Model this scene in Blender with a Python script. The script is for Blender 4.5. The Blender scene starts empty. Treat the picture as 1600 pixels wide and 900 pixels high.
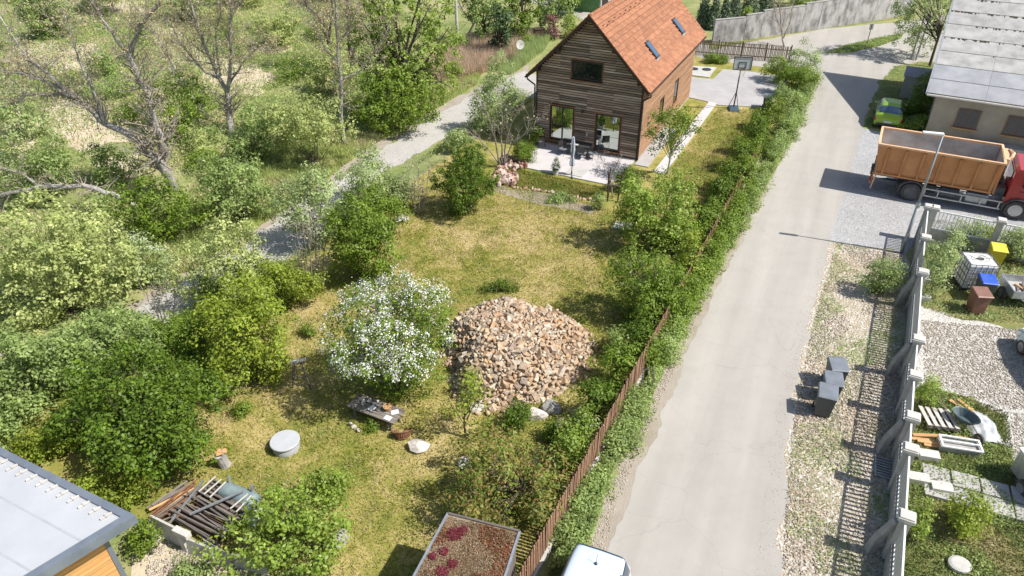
import bpy, bmesh, math, random
import numpy as np
from math import radians as R, sin, cos, pi
from mathutils import Vector, Matrix, noise as mnoise
random.seed(7)
SC = bpy.context.scene
COL = SC.collection

# ------------------------------------------------------------------ camera
FPX, PITCH, ROLL, CX, CY, CAMH = 1100.0, R(34.2), R(-0.4), 800.0, 450.0, 18.0
fw = np.array([0, cos(PITCH), -sin(PITCH)])
_r0 = np.array([1.0, 0, 0]); _u0 = np.cross(_r0, fw)
crt = cos(ROLL) * _r0 + sin(ROLL) * _u0
cup = -sin(ROLL) * _r0 + cos(ROLL) * _u0
cam = bpy.data.cameras.new('camera'); cam.lens = 36 * FPX / 1600; cam.sensor_width = 36
cam.clip_start = 0.1; cam.clip_end = 6000
camo = bpy.data.objects.new('camera', cam); COL.objects.link(camo)
camo.matrix_world = Matrix(((crt[0], cup[0], -fw[0], 0), (crt[1], cup[1], -fw[1], 0), (crt[2], cup[2], -fw[2], CAMH), (0, 0, 0, 1)))
SC.camera = camo
SC.render.resolution_x, SC.render.resolution_y = 1024, 576
# ------------------------------------------------------------------ sky, sun, exposure
SUN_EL, SUN_AZ = 51.5, 111.0            # azimuth clockwise from +Y
world = bpy.data.worlds.new('World'); SC.world = world; world.use_nodes = True
wn = world.node_tree.nodes; wl = world.node_tree.links; wn.clear()
wo = wn.new('ShaderNodeOutputWorld'); wb = wn.new('ShaderNodeBackground'); sk = wn.new('ShaderNodeTexSky')
sk.sky_type = 'NISHITA'; sk.sun_disc = False; sk.sun_elevation = R(SUN_EL); sk.sun_rotation = R(SUN_AZ)
sk.air_density = 1.0; sk.dust_density = 1.5; sk.ozone_density = 1.0
wb.inputs[1].default_value = 0.108
wl.new(sk.outputs[0], wb.inputs[0]); wl.new(wb.outputs[0], wo.inputs[0])
sun = bpy.data.lights.new('sun', 'SUN'); sun.energy = 5.0; sun.angle = R(0.55); sun.color = (1.0, 0.955, 0.89)
suno = bpy.data.objects.new('sun', sun); COL.objects.link(suno)
sdir = Vector((sin(R(SUN_AZ)) * cos(R(SUN_EL)), cos(R(SUN_AZ)) * cos(R(SUN_EL)), sin(R(SUN_EL))))
suno.rotation_euler = sdir.to_track_quat('Z', 'Y').to_euler(); suno.location = (0, 0, 60)
SC.view_settings.view_transform = 'Standard'; SC.view_settings.look = 'None'
SC.view_settings.exposure = 0.34; SC.view_settings.gamma = 1
SC.cycles.use_denoising = True
SC.cycles.max_bounces = 6; SC.cycles.diffuse_bounces = 3; SC.cycles.glossy_bounces = 3; SC.cycles.transmission_bounces = 4
SC.cycles.transparent_max_bounces = 6; SC.cycles.caustics_reflective = False; SC.cycles.caustics_refractive = False

# ------------------------------------------------------------------ geometry helpers
def at(u, v, z=0.0):
    d = fw * FPX + crt * (u - CX) - cup * (v - CY)
    t = (z - CAMH) / d[2]
    p = np.array([0, 0, CAMH]) + d * t
    return Vector(p)
def vplane(u, v, y):                     # point of the picture ray on the upright plane at world y
    d = fw * FPX + crt * (u - CX) - cup * (v - CY)
    return Vector(np.array([0, 0, CAMH]) + d * (y / d[1]))
def ppm(p):                              # pixels per metre at p
    return FPX / float((np.array(p) - np.array([0, 0, CAMH])) @ fw)
def tag(o, label=None, cat=None, group=None, kind=None):
    if label: o['label'] = label
    if cat: o['category'] = cat
    if group: o['group'] = group
    if kind: o['kind'] = kind
    return o
def thing(name, label, cat, loc=(0, 0, 0), rz=0.0, group=None):
    o = bpy.data.objects.new(name, None); COL.objects.link(o)
    o.location = loc; o.rotation_euler = (0, 0, rz); o.empty_display_size = 0.2
    return tag(o, label, cat, group)
def link(name, me, parent=None, loc=None, rot=None, scl=None):
    o = bpy.data.objects.new(name, me); COL.objects.link(o)
    if parent: o.parent = parent
    if loc is not None: o.location = loc
    if rot is not None: o.rotation_euler = rot
    if scl is not None: o.scale = scl
    return o
class MB:
    def __init__(s): s.v = []; s.f = []; s.m = []
    def add(s, vs, fs, mi=0):
        b = len(s.v); s.v += [tuple(p) for p in vs]
        for f in fs: s.f.append(tuple(b + i for i in f)); s.m.append(mi)
    def box(s, c, d, rz=0, rx=0, ry=0, mi=0, taper=1.0):
        M = Matrix.Rotation(rz, 3, 'Z') @ Matrix.Rotation(ry, 3, 'Y') @ Matrix.Rotation(rx, 3, 'X')
        vs = []
        for z in (-.5, .5):
            k = taper if z > 0 else 1
            for x, y in ((-.5, -.5), (.5, -.5), (.5, .5), (-.5, .5)):
                vs.append(Vector(c) + M @ Vector((x * d[0] * k, y * d[1] * k, z * d[2])))
        s.add(vs, [(3, 2, 1, 0), (4, 5, 6, 7), (0, 1, 5, 4), (1, 2, 6, 5), (2, 3, 7, 6), (3, 0, 4, 7)], mi)
        return s
    def tube(s, a, b, r0, r1=None, n=6, cap=True, mi=0):
        a = Vector(a); b = Vector(b); r1 = r0 if r1 is None else r1
        z = (b - a)
        if z.length < 1e-6: return s
        z.normalize(); x = z.orthogonal().normalized(); y = z.cross(x)
        vs = []
        for p, r in ((a, r0), (b, r1)):
            for k in range(n):
                t = 2 * pi * k / n; vs.append(p + (x * cos(t) + y * sin(t)) * r)
        fs = [(k, (k + 1) % n, n + (k + 1) % n, n + k) for k in range(n)]
        if cap: fs += [tuple(reversed(range(n))), tuple(range(n, 2 * n))]
        s.add(vs, fs, mi); return s
    def path(s, pts, rs, n=6, mi=0):
        pts = [Vector(p) for p in pts]; rings = []
        x = None
        for i, p in enumerate(pts):
            d = (pts[min(i + 1, len(pts) - 1)] - pts[max(i - 1, 0)]).normalized()
            if x is None: x = d.orthogonal().normalized()
            x = (x - d * x.dot(d)).normalized(); y = d.cross(x)
            rings.append([p + (x * cos(2 * pi * k / n) + y * sin(2 * pi * k / n)) * rs[i] for k in range(n)])
        vs = [q for r in rings for q in r]; fs = []
        for i in range(len(pts) - 1):
            for k in range(n):
                fs.append((i * n + k, i * n + (k + 1) % n, (i + 1) * n + (k + 1) % n, (i + 1) * n + k))
        fs += [tuple(reversed(range(n))), tuple(range((len(pts) - 1) * n, len(pts) * n))]
        s.add(vs, fs, mi); return s
    def lathe(s, prof, c=(0, 0, 0), n=20, mi=0, sx=1, sy=1):
        vs = []; fs = []; m = len(prof)
        for r, z in prof:
            for k in range(n):
                t = 2 * pi * k / n; vs.append((c[0] + r * cos(t) * sx, c[1] + r * sin(t) * sy, c[2] + z))
        for i in range(m - 1):
            for k in range(n): fs.append((i * n + k, i * n + (k + 1) % n, (i + 1) * n + (k + 1) % n, (i + 1) * n + k))
        fs += [tuple(reversed(range(n))), tuple(range((m - 1) * n, m * n))]
        s.add(vs, fs, mi); return s
    def prism(s, poly, z0, z1, mi=0):
        n = len(poly)
        area = sum(poly[i][0] * poly[(i + 1) % n][1] - poly[(i + 1) % n][0] * poly[i][1] for i in range(n))
        if area < 0: poly = poly[::-1]
        vs = [(p[0], p[1], z0) for p in poly] + [(p[0], p[1], z1) for p in poly]
        fs = [tuple(reversed(range(n))), tuple(range(n, 2 * n))] + [(i, (i + 1) % n, n + (i + 1) % n, n + i) for i in range(n)]
        s.add(vs, fs, mi); return s
    def mesh(s, name, mats, smooth=False, bevel=0):
        me = bpy.data.meshes.new(name); me.from_pydata(s.v, [], s.f)
        if not isinstance(mats, (list, tuple)): mats = [mats]
        for m in mats: me.materials.append(m)
        if len(mats) > 1: me.polygons.foreach_set('material_index', s.m)
        if bevel:
            bm = bmesh.new(); bm.from_mesh(me)
            bmesh.ops.bevel(bm, geom=[e for e in bm.edges if len(e.link_faces) == 2 and e.calc_face_angle(0) > .6], offset=bevel, segments=2, affect='EDGES', profile=.6)
            bm.to_mesh(me); bm.free()
        if smooth: me.polygons.foreach_set('use_smooth', [True] * len(me.polygons))
        me.update(); return me
    def build(s, name, mats, parent=None, loc=None, rot=None, smooth=False, bevel=0):
        return link(name, s.mesh(name, mats, smooth, bevel), parent, loc, rot)
def autosmooth(me, ang=.7):
    bm = bmesh.new(); bm.from_mesh(me)
    for e in bm.edges: e.smooth = len(e.link_faces) == 2 and e.calc_face_angle(0) < ang
    for f in bm.faces: f.smooth = True
    bm.to_mesh(me); bm.free()
def np_mesh(name, V, F, mat, smooth=False):       # V (n,3), F (m,k) numpy
    me = bpy.data.meshes.new(name); k = F.shape[1]
    me.vertices.add(len(V)); me.vertices.foreach_set('co', V.astype(np.float32).ravel())
    me.loops.add(F.size); me.loops.foreach_set('vertex_index', F.astype(np.int32).ravel())
    me.polygons.add(len(F)); me.polygons.foreach_set('loop_start', np.arange(0, F.size, k, dtype=np.int32))
    if smooth: me.polygons.foreach_set('use_smooth', np.ones(len(F), dtype=bool))
    me.materials.append(mat); me.update(calc_edges=True); return me
def pins(P, poly):                                # numpy points in polygon
    x, y = P[:, 0], P[:, 1]; ins = np.zeros(len(P), bool); n = len(poly)
    for i in range(n):
        x0, y0 = poly[i][0], poly[i][1]; x1, y1 = poly[(i + 1) % n][0], poly[(i + 1) % n][1]
        c = ((y0 > y) != (y1 > y)) & (x < (x1 - x0) * (y - y0) / (y1 - y0 + 1e-12) + x0); ins ^= c
    return ins
def gpoly(pxs): return [at(u, v) for u, v in pxs]
def rand_in(poly, n, rs):
    P = np.array([[p[0], p[1]] for p in poly]); lo, hi = P.min(0), P.max(0); out = np.zeros((0, 2))
    while len(out) < n:
        Q = rs.uniform(lo, hi, (n * 3, 2)); Q = Q[pins(Q, poly)]; out = np.vstack([out, Q])
    return out[:n]

# ------------------------------------------------------------------ materials
def newmat(name):
    m = bpy.data.materials.new(name); m.use_nodes = True
    n = m.node_tree.nodes; l = m.node_tree.links; b = n['Principled BSDF']; return m, n, l, b
def col(c): return (c[0], c[1], c[2], 1)
def mat(name, c1, c2=None, rough=.7, scale=3.0, metal=0.0, bump=0.0, bscale=None, c3=None, stretch=None, detail=6, coat=0, spec=.5, world_space=False, objvar=0.0):
    m, n, l, b = newmat(name)
    b.inputs['Roughness'].default_value = rough; b.inputs['Metallic'].default_value = metal
    b.inputs['Specular IOR Level'].default_value = spec
    if coat: b.inputs['Coat Weight'].default_value = coat; b.inputs['Coat Roughness'].default_value = .08
    tc = n.new('ShaderNodeTexCoord'); src = tc.outputs['Object']
    if world_space: src = n.new('ShaderNodeNewGeometry').outputs['Position']
    if stretch:
        mp = n.new('ShaderNodeMapping'); mp.inputs['Scale'].default_value = stretch; l.new(src, mp.inputs['Vector']); src = mp.outputs[0]
    if c2 is None: c2 = tuple(x * .8 for x in c1)
    oi = n.new('ShaderNodeObjectInfo')
    ad = n.new('ShaderNodeVectorMath'); ad.operation = 'ADD'; l.new(src, ad.inputs[0])
    cb = n.new('ShaderNodeMath'); cb.operation = 'MULTIPLY'; cb.inputs[1].default_value = 0 if world_space else 37.0; l.new(oi.outputs['Random'], cb.inputs[0]); l.new(cb.outputs[0], ad.inputs[1])
    src = ad.outputs[0]
    nz = n.new('ShaderNodeTexNoise'); nz.inputs['Scale'].default_value = scale; nz.inputs['Detail'].default_value = detail; nz.inputs['Roughness'].default_value = .62; l.new(src, nz.inputs['Vector'])
    cr = n.new('ShaderNodeValToRGB'); e = cr.color_ramp.elements; e[0].position = .36; e[1].position = .66
    e[0].color = col(c1); e[1].color = col(c2)
    if c3: x = cr.color_ramp.elements.new(.5); x.color = col(c3)
    l.new(nz.outputs[0], cr.inputs[0]); out = cr.outputs[0]
    if objvar:
        hs = n.new('ShaderNodeHueSaturation'); mr = n.new('ShaderNodeMapRange'); mr.inputs[3].default_value = 1 - objvar; mr.inputs[4].default_value = 1 + objvar
        l.new(oi.outputs['Random'], mr.inputs[0]); l.new(mr.outputs[0], hs.inputs['Value']); l.new(out, hs.inputs['Color']); out = hs.outputs[0]
    l.new(out, b.inputs['Base Color'])
    if bump:
        n2 = n.new('ShaderNodeTexNoise'); n2.inputs['Scale'].default_value = bscale or scale * 4; n2.inputs['Detail'].default_value = 4; l.new(src, n2.inputs['Vector'])
        bp = n.new('ShaderNodeBump'); bp.inputs['Strength'].default_value = bump; bp.inputs['Distance'].default_value = .03
        l.new(n2.outputs[0], bp.inputs['Height']); l.new(bp.outputs[0], b.inputs['Normal'])
    return m
LEAFGAIN = 1.45
def leafmat(name, cols, trans=.35, rough=.5):
    m, n, l, b = newmat(name); b.inputs['Roughness'].default_value = rough; b.inputs['Specular IOR Level'].default_value = .35
    cols = [tuple(min(.85, q * LEAFGAIN if max(c) < .5 else q) for q in c) for c in cols]
    g = n.new('ShaderNodeNewGeometry'); cr = n.new('ShaderNodeValToRGB'); cr.color_ramp.interpolation = 'LINEAR'
    e = cr.color_ramp.elements; e[0].color = col(cols[0]); e[1].color = col(cols[-1])
    for i, c in enumerate(cols[1:-1]): x = e.new((i + 1) / (len(cols) - 1)); x.color = col(c)
    l.new(g.outputs['Random Per Island'], cr.inputs[0])
    nz = n.new('ShaderNodeTexNoise'); nz.inputs['Scale'].default_value = 1.3; nz.inputs['Detail'].default_value = 3; l.new(g.outputs['Position'], nz.inputs['Vector'])
    hs = n.new('ShaderNodeHueSaturation'); mr = n.new('ShaderNodeMapRange'); mr.inputs[1].default_value = .3; mr.inputs[2].default_value = .7; mr.inputs[3].default_value = .75; mr.inputs[4].default_value = 1.3
    l.new(nz.outputs[0], mr.inputs[0]); l.new(mr.outputs[0], hs.inputs['Value']); l.new(cr.outputs[0], hs.inputs['Color'])
    l.new(hs.outputs[0], b.inputs['Base Color'])
    if trans:
        tr = n.new('ShaderNodeBsdfTranslucent'); mx = n.new('ShaderNodeMixShader'); mx.inputs[0].default_value = trans
        h2 = n.new('ShaderNodeHueSaturation'); h2.inputs['Value'].default_value = 1.5; h2.inputs['Hue'].default_value = .49; l.new(hs.outputs[0], h2.inputs['Color']); l.new(h2.outputs[0], tr.inputs[0])
        l.new(b.outputs[0], mx.inputs[1]); l.new(tr.outputs[0], mx.inputs[2]); l.new(mx.outputs[0], n['Material Output'].inputs[0])
    return m
def groundmat(name, ramp, s1=.35, s2=2.2, s3=14, bump=.5, bscale=25, rough=.95, speck=None, patch=None):
    """ramp over a mix of three world-space noises; speck=(scale, colour, threshold) small stones"""
    m, n, l, b = newmat(name); b.inputs['Roughness'].default_value = rough; b.inputs['Specular IOR Level'].default_value = .2
    g = n.new('ShaderNodeNewGeometry'); P = g.outputs['Position']; acc = None
    for s, w in ((s1, .45), (s2, .33), (s3, .22)):
        z = n.new('ShaderNodeTexNoise'); z.inputs['Scale'].default_value = s; z.inputs['Detail'].default_value = 5; z.inputs['Roughness'].default_value = .6; l.new(P, z.inputs['Vector'])
        mm = n.new('ShaderNodeMath'); mm.operation = 'MULTIPLY'; mm.inputs[1].default_value = w; l.new(z.outputs[0], mm.inputs[0])
        if acc is None: acc = mm.outputs[0]
        else:
            a = n.new('ShaderNodeMath'); a.operation = 'ADD'; l.new(acc, a.inputs[0]); l.new(mm.outputs[0], a.inputs[1]); acc = a.outputs[0]
    if patch:                                     # (x, y, radius, amount): a worn, drier place
        for (px_, py_, pr_, am_) in patch:
            d = n.new('ShaderNodeVectorMath'); d.operation = 'DISTANCE'; l.new(P, d.inputs[0]); d.inputs[1].default_value = (px_, py_, 0)
            mr = n.new('ShaderNodeMapRange'); mr.inputs[1].default_value = 0; mr.inputs[2].default_value = pr_; mr.inputs[3].default_value = am_; mr.inputs[4].default_value = 0; mr.interpolation_type = 'SMOOTHSTEP'
            l.new(d.outputs['Value'], mr.inputs[0]); a = n.new('ShaderNodeMath'); a.operation = 'ADD'; l.new(acc, a.inputs[0]); l.new(mr.outputs[0], a.inputs[1]); acc = a.outputs[0]
    cr = n.new('ShaderNodeValToRGB'); e = cr.color_ramp.elements
    e[0].position, e[0].color = ramp[0][0], col(ramp[0][1]); e[1].position, e[1].color = ramp[-1][0], col(ramp[-1][1])
    for p, c in ramp[1:-1]: x = e.new(p); x.color = col(c)
    l.new(acc, cr.inputs[0]); out = cr.outputs[0]
    h = n.new('ShaderNodeTexNoise'); h.inputs['Scale'].default_value = bscale; h.inputs['Detail'].default_value = 3; l.new(P, h.inputs['Vector']); hh = h.outputs[0]
    if speck:
        vo = n.new('ShaderNodeTexVoronoi'); vo.inputs['Scale'].default_value = speck[0]; l.new(P, vo.inputs['Vector'])
        sp = n.new('ShaderNodeSeparateColor'); l.new(vo.outputs['Color'], sp.inputs[0])
        mr = n.new('ShaderNodeMapRange'); mr.inputs[1].default_value = speck[2]; mr.inputs[2].default_value = speck[2] + .3; l.new(sp.outputs[0], mr.inputs[0])
        mx = n.new('ShaderNodeMix'); mx.data_type = 'RGBA'; l.new(mr.outputs[0], mx.inputs[0]); l.new(out, mx.inputs[6]); mx.inputs[7].default_value = col(speck[1]); out = mx.outputs[2]
        hh = vo.outputs['Distance']
    l.new(out, b.inputs['Base Color'])
    bp = n.new('ShaderNodeBump'); bp.inputs['Strength'].default_value = bump; bp.inputs['Distance'].default_value = .04; l.new(hh, bp.inputs['Height']); l.new(bp.outputs[0], b.inputs['Normal'])
    return m

GREEN1, GREEN2, STRAW, EARTH = (.065, .105, .018), (.14, .17, .035), (.36, .28, .11), (.25, .18, .10)
_pc = at(800, 375)
M_LAWN = groundmat('lawn_turf', [(.30, (.08, .13, .02)), (.41, (.17, .20, .038)), (.50, (.27, .25, .065)), (.585, (.42, .345, .14)), (.70, (.50, .41, .22))], s1=.3, s2=1.7, s3=9,
                   patch=[(_pc.x, _pc.y, 7, .075), (at(400, 640).x, at(400, 640).y, 3.5, .06), (at(650, 740).x, at(650, 740).y, 3, .07), (at(735, 640).x, at(735, 640).y, 2.5, .10), (at(480, 480).x, at(480, 480).y, 4, .08), (at(870, 280).x, at(870, 280).y, 4, -.06)])
M_WILD = groundmat('wild_ground', [(.33, (.12, .17, .05)), (.45, (.20, .24, .08)), (.53, (.30, .30, .13)), (.62, (.40, .35, .2)), (.72, (.44, .37, .25))], s1=.08, s2=.6, s3=5, bump=.8, bscale=8)
M_ASPH = groundmat('pale_asphalt', [(.3, (.345, .325, .29)), (.5, (.395, .372, .335)), (.7, (.44, .418, .38))], s1=.12, s2=1.0, s3=30, bump=.15, bscale=60, rough=.9)
def road_wear(m):
    n = m.node_tree.nodes; l = m.node_tree.links; b = n['Principled BSDF']; src = b.inputs['Base Color'].links[0].from_socket
    g = n.new('ShaderNodeNewGeometry'); mp = n.new('ShaderNodeMapping'); mp.vector_type = 'TEXTURE'; mp.inputs['Rotation'].default_value = (0, 0, R(-25)); mp.inputs['Scale'].default_value = (1.0, 14, 1); l.new(g.outputs['Position'], mp.inputs[0])
    z = n.new('ShaderNodeTexNoise'); z.inputs['Scale'].default_value = 1.1; z.inputs['Detail'].default_value = 4; l.new(mp.outputs[0], z.inputs['Vector'])
    mr = n.new('ShaderNodeMapRange'); mr.inputs[1].default_value = .35; mr.inputs[2].default_value = .68; mr.inputs[3].default_value = .91; mr.inputs[4].default_value = 1.06; l.new(z.outputs[0], mr.inputs[0])
    h = n.new('ShaderNodeHueSaturation'); l.new(src, h.inputs['Color']); l.new(mr.outputs[0], h.inputs['Value'])
    # dust and grit spots, and thin cracks
    wv = n.new('ShaderNodeTexNoise'); wv.inputs['Scale'].default_value = .9; wv.inputs['Detail'].default_value = 5; l.new(g.outputs['Position'], wv.inputs['Vector'])
    va = n.new('ShaderNodeVectorMath'); va.operation = 'ADD'; l.new(g.outputs['Position'], va.inputs[0]); l.new(wv.outputs['Color'], va.inputs[1])
    vo = n.new('ShaderNodeTexVoronoi'); vo.feature = 'DISTANCE_TO_EDGE'; vo.inputs['Scale'].default_value = .32; l.new(va.outputs[0], vo.inputs['Vector'])
    c = n.new('ShaderNodeMapRange'); c.inputs[1].default_value = .002; c.inputs[2].default_value = .007; c.inputs[3].default_value = .93; c.inputs[4].default_value = 1; l.new(vo.outputs['Distance'], c.inputs[0])
    h2 = n.new('ShaderNodeHueSaturation'); l.new(h.outputs[0], h2.inputs['Color']); l.new(c.outputs[0], h2.inputs['Value'])
    s3 = n.new('ShaderNodeTexNoise'); s3.inputs['Scale'].default_value = 1.8; s3.inputs['Detail'].default_value = 6; s3.inputs['Roughness'].default_value = .75; l.new(g.outputs['Position'], s3.inputs['Vector'])
    m3 = n.new('ShaderNodeMapRange'); m3.inputs[1].default_value = .60; m3.inputs[2].default_value = .72; m3.inputs[3].default_value = 0; m3.inputs[4].default_value = .55; l.new(s3.outputs[0], m3.inputs[0])
    mx = n.new('ShaderNodeMix'); mx.data_type = 'RGBA'; l.new(m3.outputs[0], mx.inputs[0]); l.new(h2.outputs[0], mx.inputs[6]); mx.inputs[7].default_value = (.34, .29, .235, 1); l.new(mx.outputs[2], b.inputs['Base Color'])
road_wear(M_ASPH)
M_ASPH2 = groundmat('old_grey_asphalt', [(.3, (.26, .26, .27)), (.5, (.34, .34, .34)), (.7, (.42, .41, .40))], s1=.4, s2=3, s3=20, bump=.5, bscale=40, rough=.9, speck=(22, (.55, .55, .54), .72))
M_GRAV = groundmat('verge_gravel', [(.27, (.20, .19, .09)), (.38, (.32, .27, .18)), (.52, (.43, .37, .28)), (.7, (.52, .46, .38))], s1=.35, s2=2.5, s3=14, bump=1.0, speck=(14, (.62, .58, .52), .62))
M_GRAVY = groundmat('yard_gravel', [(.3, (.34, .31, .26)), (.5, (.46, .44, .40)), (.7, (.56, .54, .50))], s1=.3, s2=2.5, s3=14, bump=1.0, speck=(16, (.66, .64, .61), .6))
M_DIRT = groundmat('dusty_edge', [(.3, (.25, .21, .16)), (.5, (.35, .305, .25)), (.7, (.42, .375, .32))], bump=.6)
M_SAND = groundmat('bare_sandy_soil', [(.3, (.42, .34, .22)), (.5, (.54, .46, .33)), (.7, (.62, .55, .43))], s1=.2, s2=1, s3=8, bump=.7, bscale=6)
M_TRACK = groundmat('track_surface', [(.3, (.35, .33, .30)), (.5, (.43, .41, .38)), (.7, (.49, .47, .44))], s1=.3, s2=2, s3=14, bump=.4, speck=(9, (.34, .33, .31), .8))
M_PAVE = mat('terrace_paving', (.50, .47, .465), (.57, .54, .535), rough=.75, scale=1.2, bump=.05, bscale=30)
M_PAVE2 = mat('drive_paving', (.36, .345, .335), (.43, .415, .405), rough=.8, scale=1.0, bump=.1, bscale=30)
M_CONC = mat('concrete', (.42, .41, .38), (.52, .50, .47), rough=.85, scale=2.5, bump=.25, bscale=18, c3=(.46, .45, .42))
M_CONCD = mat('weathered_concrete', (.30, .285, .26), (.44, .42, .385), rough=.9, scale=3, bump=.35, bscale=14, c3=(.34, .335, .32))
M_CAP = mat('pale_cap_concrete', (.48, .46, .42), (.57, .55, .51), rough=.8, scale=4, bump=.1)
M_WHITE = mat('white_paint', (.72, .72, .71), (.8, .8, .79), rough=.45, scale=3)
M_BLACK = mat('black_metal', (.025, .025, .028), (.04, .04, .042), rough=.4, scale=4)
M_DARK = mat('dark_plastic', (.035, .037, .04), (.055, .058, .06), rough=.5, scale=5)
M_RUBBER = mat('tyre_rubber', (.05, .048, .045), (.10, .095, .085), rough=.85, scale=5, bump=.1)
M_GALV = mat('galvanised_steel', (.42, .44, .46), (.55, .57, .59), rough=.45, scale=6, metal=.7)
M_RUST = mat('rusty_iron', (.16, .07, .035), (.30, .15, .08), rough=.9, scale=9, bump=.3)
M_BARK = mat('grey_bark', (.24, .22, .20), (.46, .44, .41), rough=.95, scale=3.5, bump=.9, bscale=12, stretch=(2, 2, .5), world_space=True)
M_BARKD = mat('dark_bark', (.07, .055, .042), (.14, .115, .09), rough=.95, scale=4, bump=.8, bscale=14, stretch=(2, 2, .5), world_space=True)
M_TWIG = mat('pale_twigs', (.24, .21, .175), (.36, .32, .27), rough=.95, scale=3, world_space=True)
M_OLDWOOD = mat('old_grey_wood', (.12, .10, .085), (.26, .23, .20), rough=.9, scale=3, bump=.4, stretch=(1, 14, 14), objvar=.25)
M_NEWWOOD = mat('orange_timber', (.50, .27, .11), (.66, .40, .19), rough=.8, scale=3, stretch=(1, 12, 12), objvar=.2)

# ------------------------------------------------------------------ ground sheets
def sheet(name, pts, z, m, jit=.12, step=.35, seed=1, kind='structure', thick=0):
    rs = random.Random(seed); out = []
    n = len(pts)
    for i in range(n):
        a, b = Vector(pts[i][:2]), Vector(pts[(i + 1) % n][:2]); L = (b - a).length; k = max(1, int(L / step))
        nn = Vector((-(b - a).y, (b - a).x)).normalized() if L > 1e-6 else Vector((0, 0))
        for j in range(k):
            p = a.lerp(b, j / k)
            w = mnoise.noise(Vector((p.x * .9, p.y * .9, seed * 3.1))) * 2 * jit + rs.uniform(-.3, .3) * jit + mnoise.noise(Vector((p.x * 4, p.y * 4, seed * 1.3))) * jit * 1.1
            out.append(p + nn * w)
    bm = bmesh.new(); vs = [bm.verts.new((p.x, p.y, z)) for p in out]; f = bm.faces.new(vs)
    f.normal_update()
    if f.normal.z < 0: f.normal_flip()
    if thick:
        r = bmesh.ops.extrude_face_region(bm, geom=[f]); 
        for v in r['geom']:
            if isinstance(v, bmesh.types.BMVert): v.co.z += thick
    bmesh.ops.triangulate(bm, faces=bm.faces[:])
    me = bpy.data.meshes.new(name); bm.to_mesh(me); bm.free(); me.materials.append(m)
    o = link(name, me); o['kind'] = kind; return o
gm = MB(); S = 900
gm.add([(-S, -S, 0), (S, -S, 0), (S, S, 0), (-S, S, 0)], [(0, 1, 2, 3)])
g = gm.build('ground', M_WILD); g['kind'] = 'structure'
GARDEN = gpoly([(-60, 680), (40, 655), (300, 500), (480, 390), (640, 285), (760, 205), (835, 150)]) + [at(1000, 60)] + gpoly([(1090, 84), (1270, 92), (1150, 320), (1010, 583), (860, 850), (810, 980), (500, 940), (300, 850), (100, 760)])
sheet('lawn', GARDEN, .004, M_LAWN, .1, 1.0, 2)
ROADL = [(930, 1000), (937, 900), (975, 800), (1012, 700), (1050, 610), (1095, 500), (1140, 415), (1180, 335), (1212, 270), (1240, 200), (1262, 140), (1240, 112), (1100, 92), (1000, 60), (700, -40)]
ROADR = [(900, -55), (1000, 30), (1110, 72), (1200, 62), (1290, 45), (1420, 33), (1500, 20), (1700, 10), (1700, 90), (1500, 90), (1440, 100), (1395, 108), (1375, 130), (1350, 190), (1330, 270), (1300, 372), (1285, 430), (1262, 520), (1237, 640), (1222, 800), (1216, 900), (1216, 1000)]
ROAD = gpoly(ROADL + ROADR)
sheet('road', ROAD, .012, M_ASPH, .1, .3, 3)
sheet('road_edge', gpoly([(890, 1000), (900, 900), (940, 780), (985, 690), (1025, 600), (1075, 495), (1122, 408), (1165, 325), (1200, 260), (1228, 195), (1250, 140), (1285, 140), (1263, 200), (1238, 270), (1208, 335), (1170, 415), (1128, 500), (1085, 610), (1050, 700), (1015, 800), (980, 900), (975, 1000)]), .008, M_DIRT, .14, .3, 4)
sheet('forecourt', gpoly([(1270, 372), (1300, 268), (1320, 195), (1420, 215), (1600, 245), (1760, 260), (1760, 420), (1740, 440)]) + [at(1720, 373, 1.9), at(1566, 344, 1.9), at(1450, 322, 1.9)] + gpoly([(1415, 398), (1388, 388), (1340, 385)]), .008, M_ASPH2, .1, .8, 5)
sheet('gravel_verge', gpoly([(1180, 1000), (1180, 900), (1185, 800), (1200, 640), (1225, 520), (1250, 430), (1268, 368), (1345, 380), (1415, 396), (1428, 440), (1405, 640), (1385, 860), (1375, 1000)]), .006, M_GRAV, .15, .3, 6)
sheet('gravel_yard', gpoly([(1428, 560), (1436, 480), (1500, 500), (1560, 508), (1720, 515), (1720, 820), (1600, 810), (1580, 720), (1572, 645), (1500, 620), (1440, 605)]), .006, M_GRAVY, .2, .3, 7)
M_YGRASS = groundmat('yard_grass', [(.32, (.08, .12, .03)), (.46, (.16, .19, .06)), (.56, (.27, .25, .10)), (.68, (.38, .33, .19))], s1=.4, s2=2, s3=10)
sheet('yard_grass', gpoly([(1440, 600), (1500, 617), (1574, 642), (1584, 720), (1600, 812), (1760, 830), (1760, 1100), (1380, 1100), (1398, 860), (1415, 720)]), .004, M_YGRASS, .12, .7, 8)
sheet('yard_grass', [at(1450, 322, 1.9), at(1566, 344, 1.9), at(1720, 373, 1.9)] + gpoly([(1760, 520), (1600, 515), (1500, 505), (1438, 485), (1446, 400)]), .004, M_YGRASS, .12, .7, 9)
sheet('grass_island', gpoly([(1285, 84), (1320, 72), (1370, 60), (1412, 52), (1408, 60), (1375, 72), (1330, 82)]), .016, M_YGRASS, .2, .8, 10)
sheet('grass_edge', gpoly([(1110, 78), (1200, 60), (1290, 44), (1420, 27), (1422, 20), (1290, 36), (1200, 52), (1108, 66)]), .016, M_YGRASS, .2, .8, 11)
sheet('grass_edge', gpoly([(1376, 128), (1396, 104), (1440, 96), (1500, 100), (1500, 240), (1420, 215), (1352, 198), (1362, 160)]), .014, M_YGRASS, .16, .35, 12)
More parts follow.
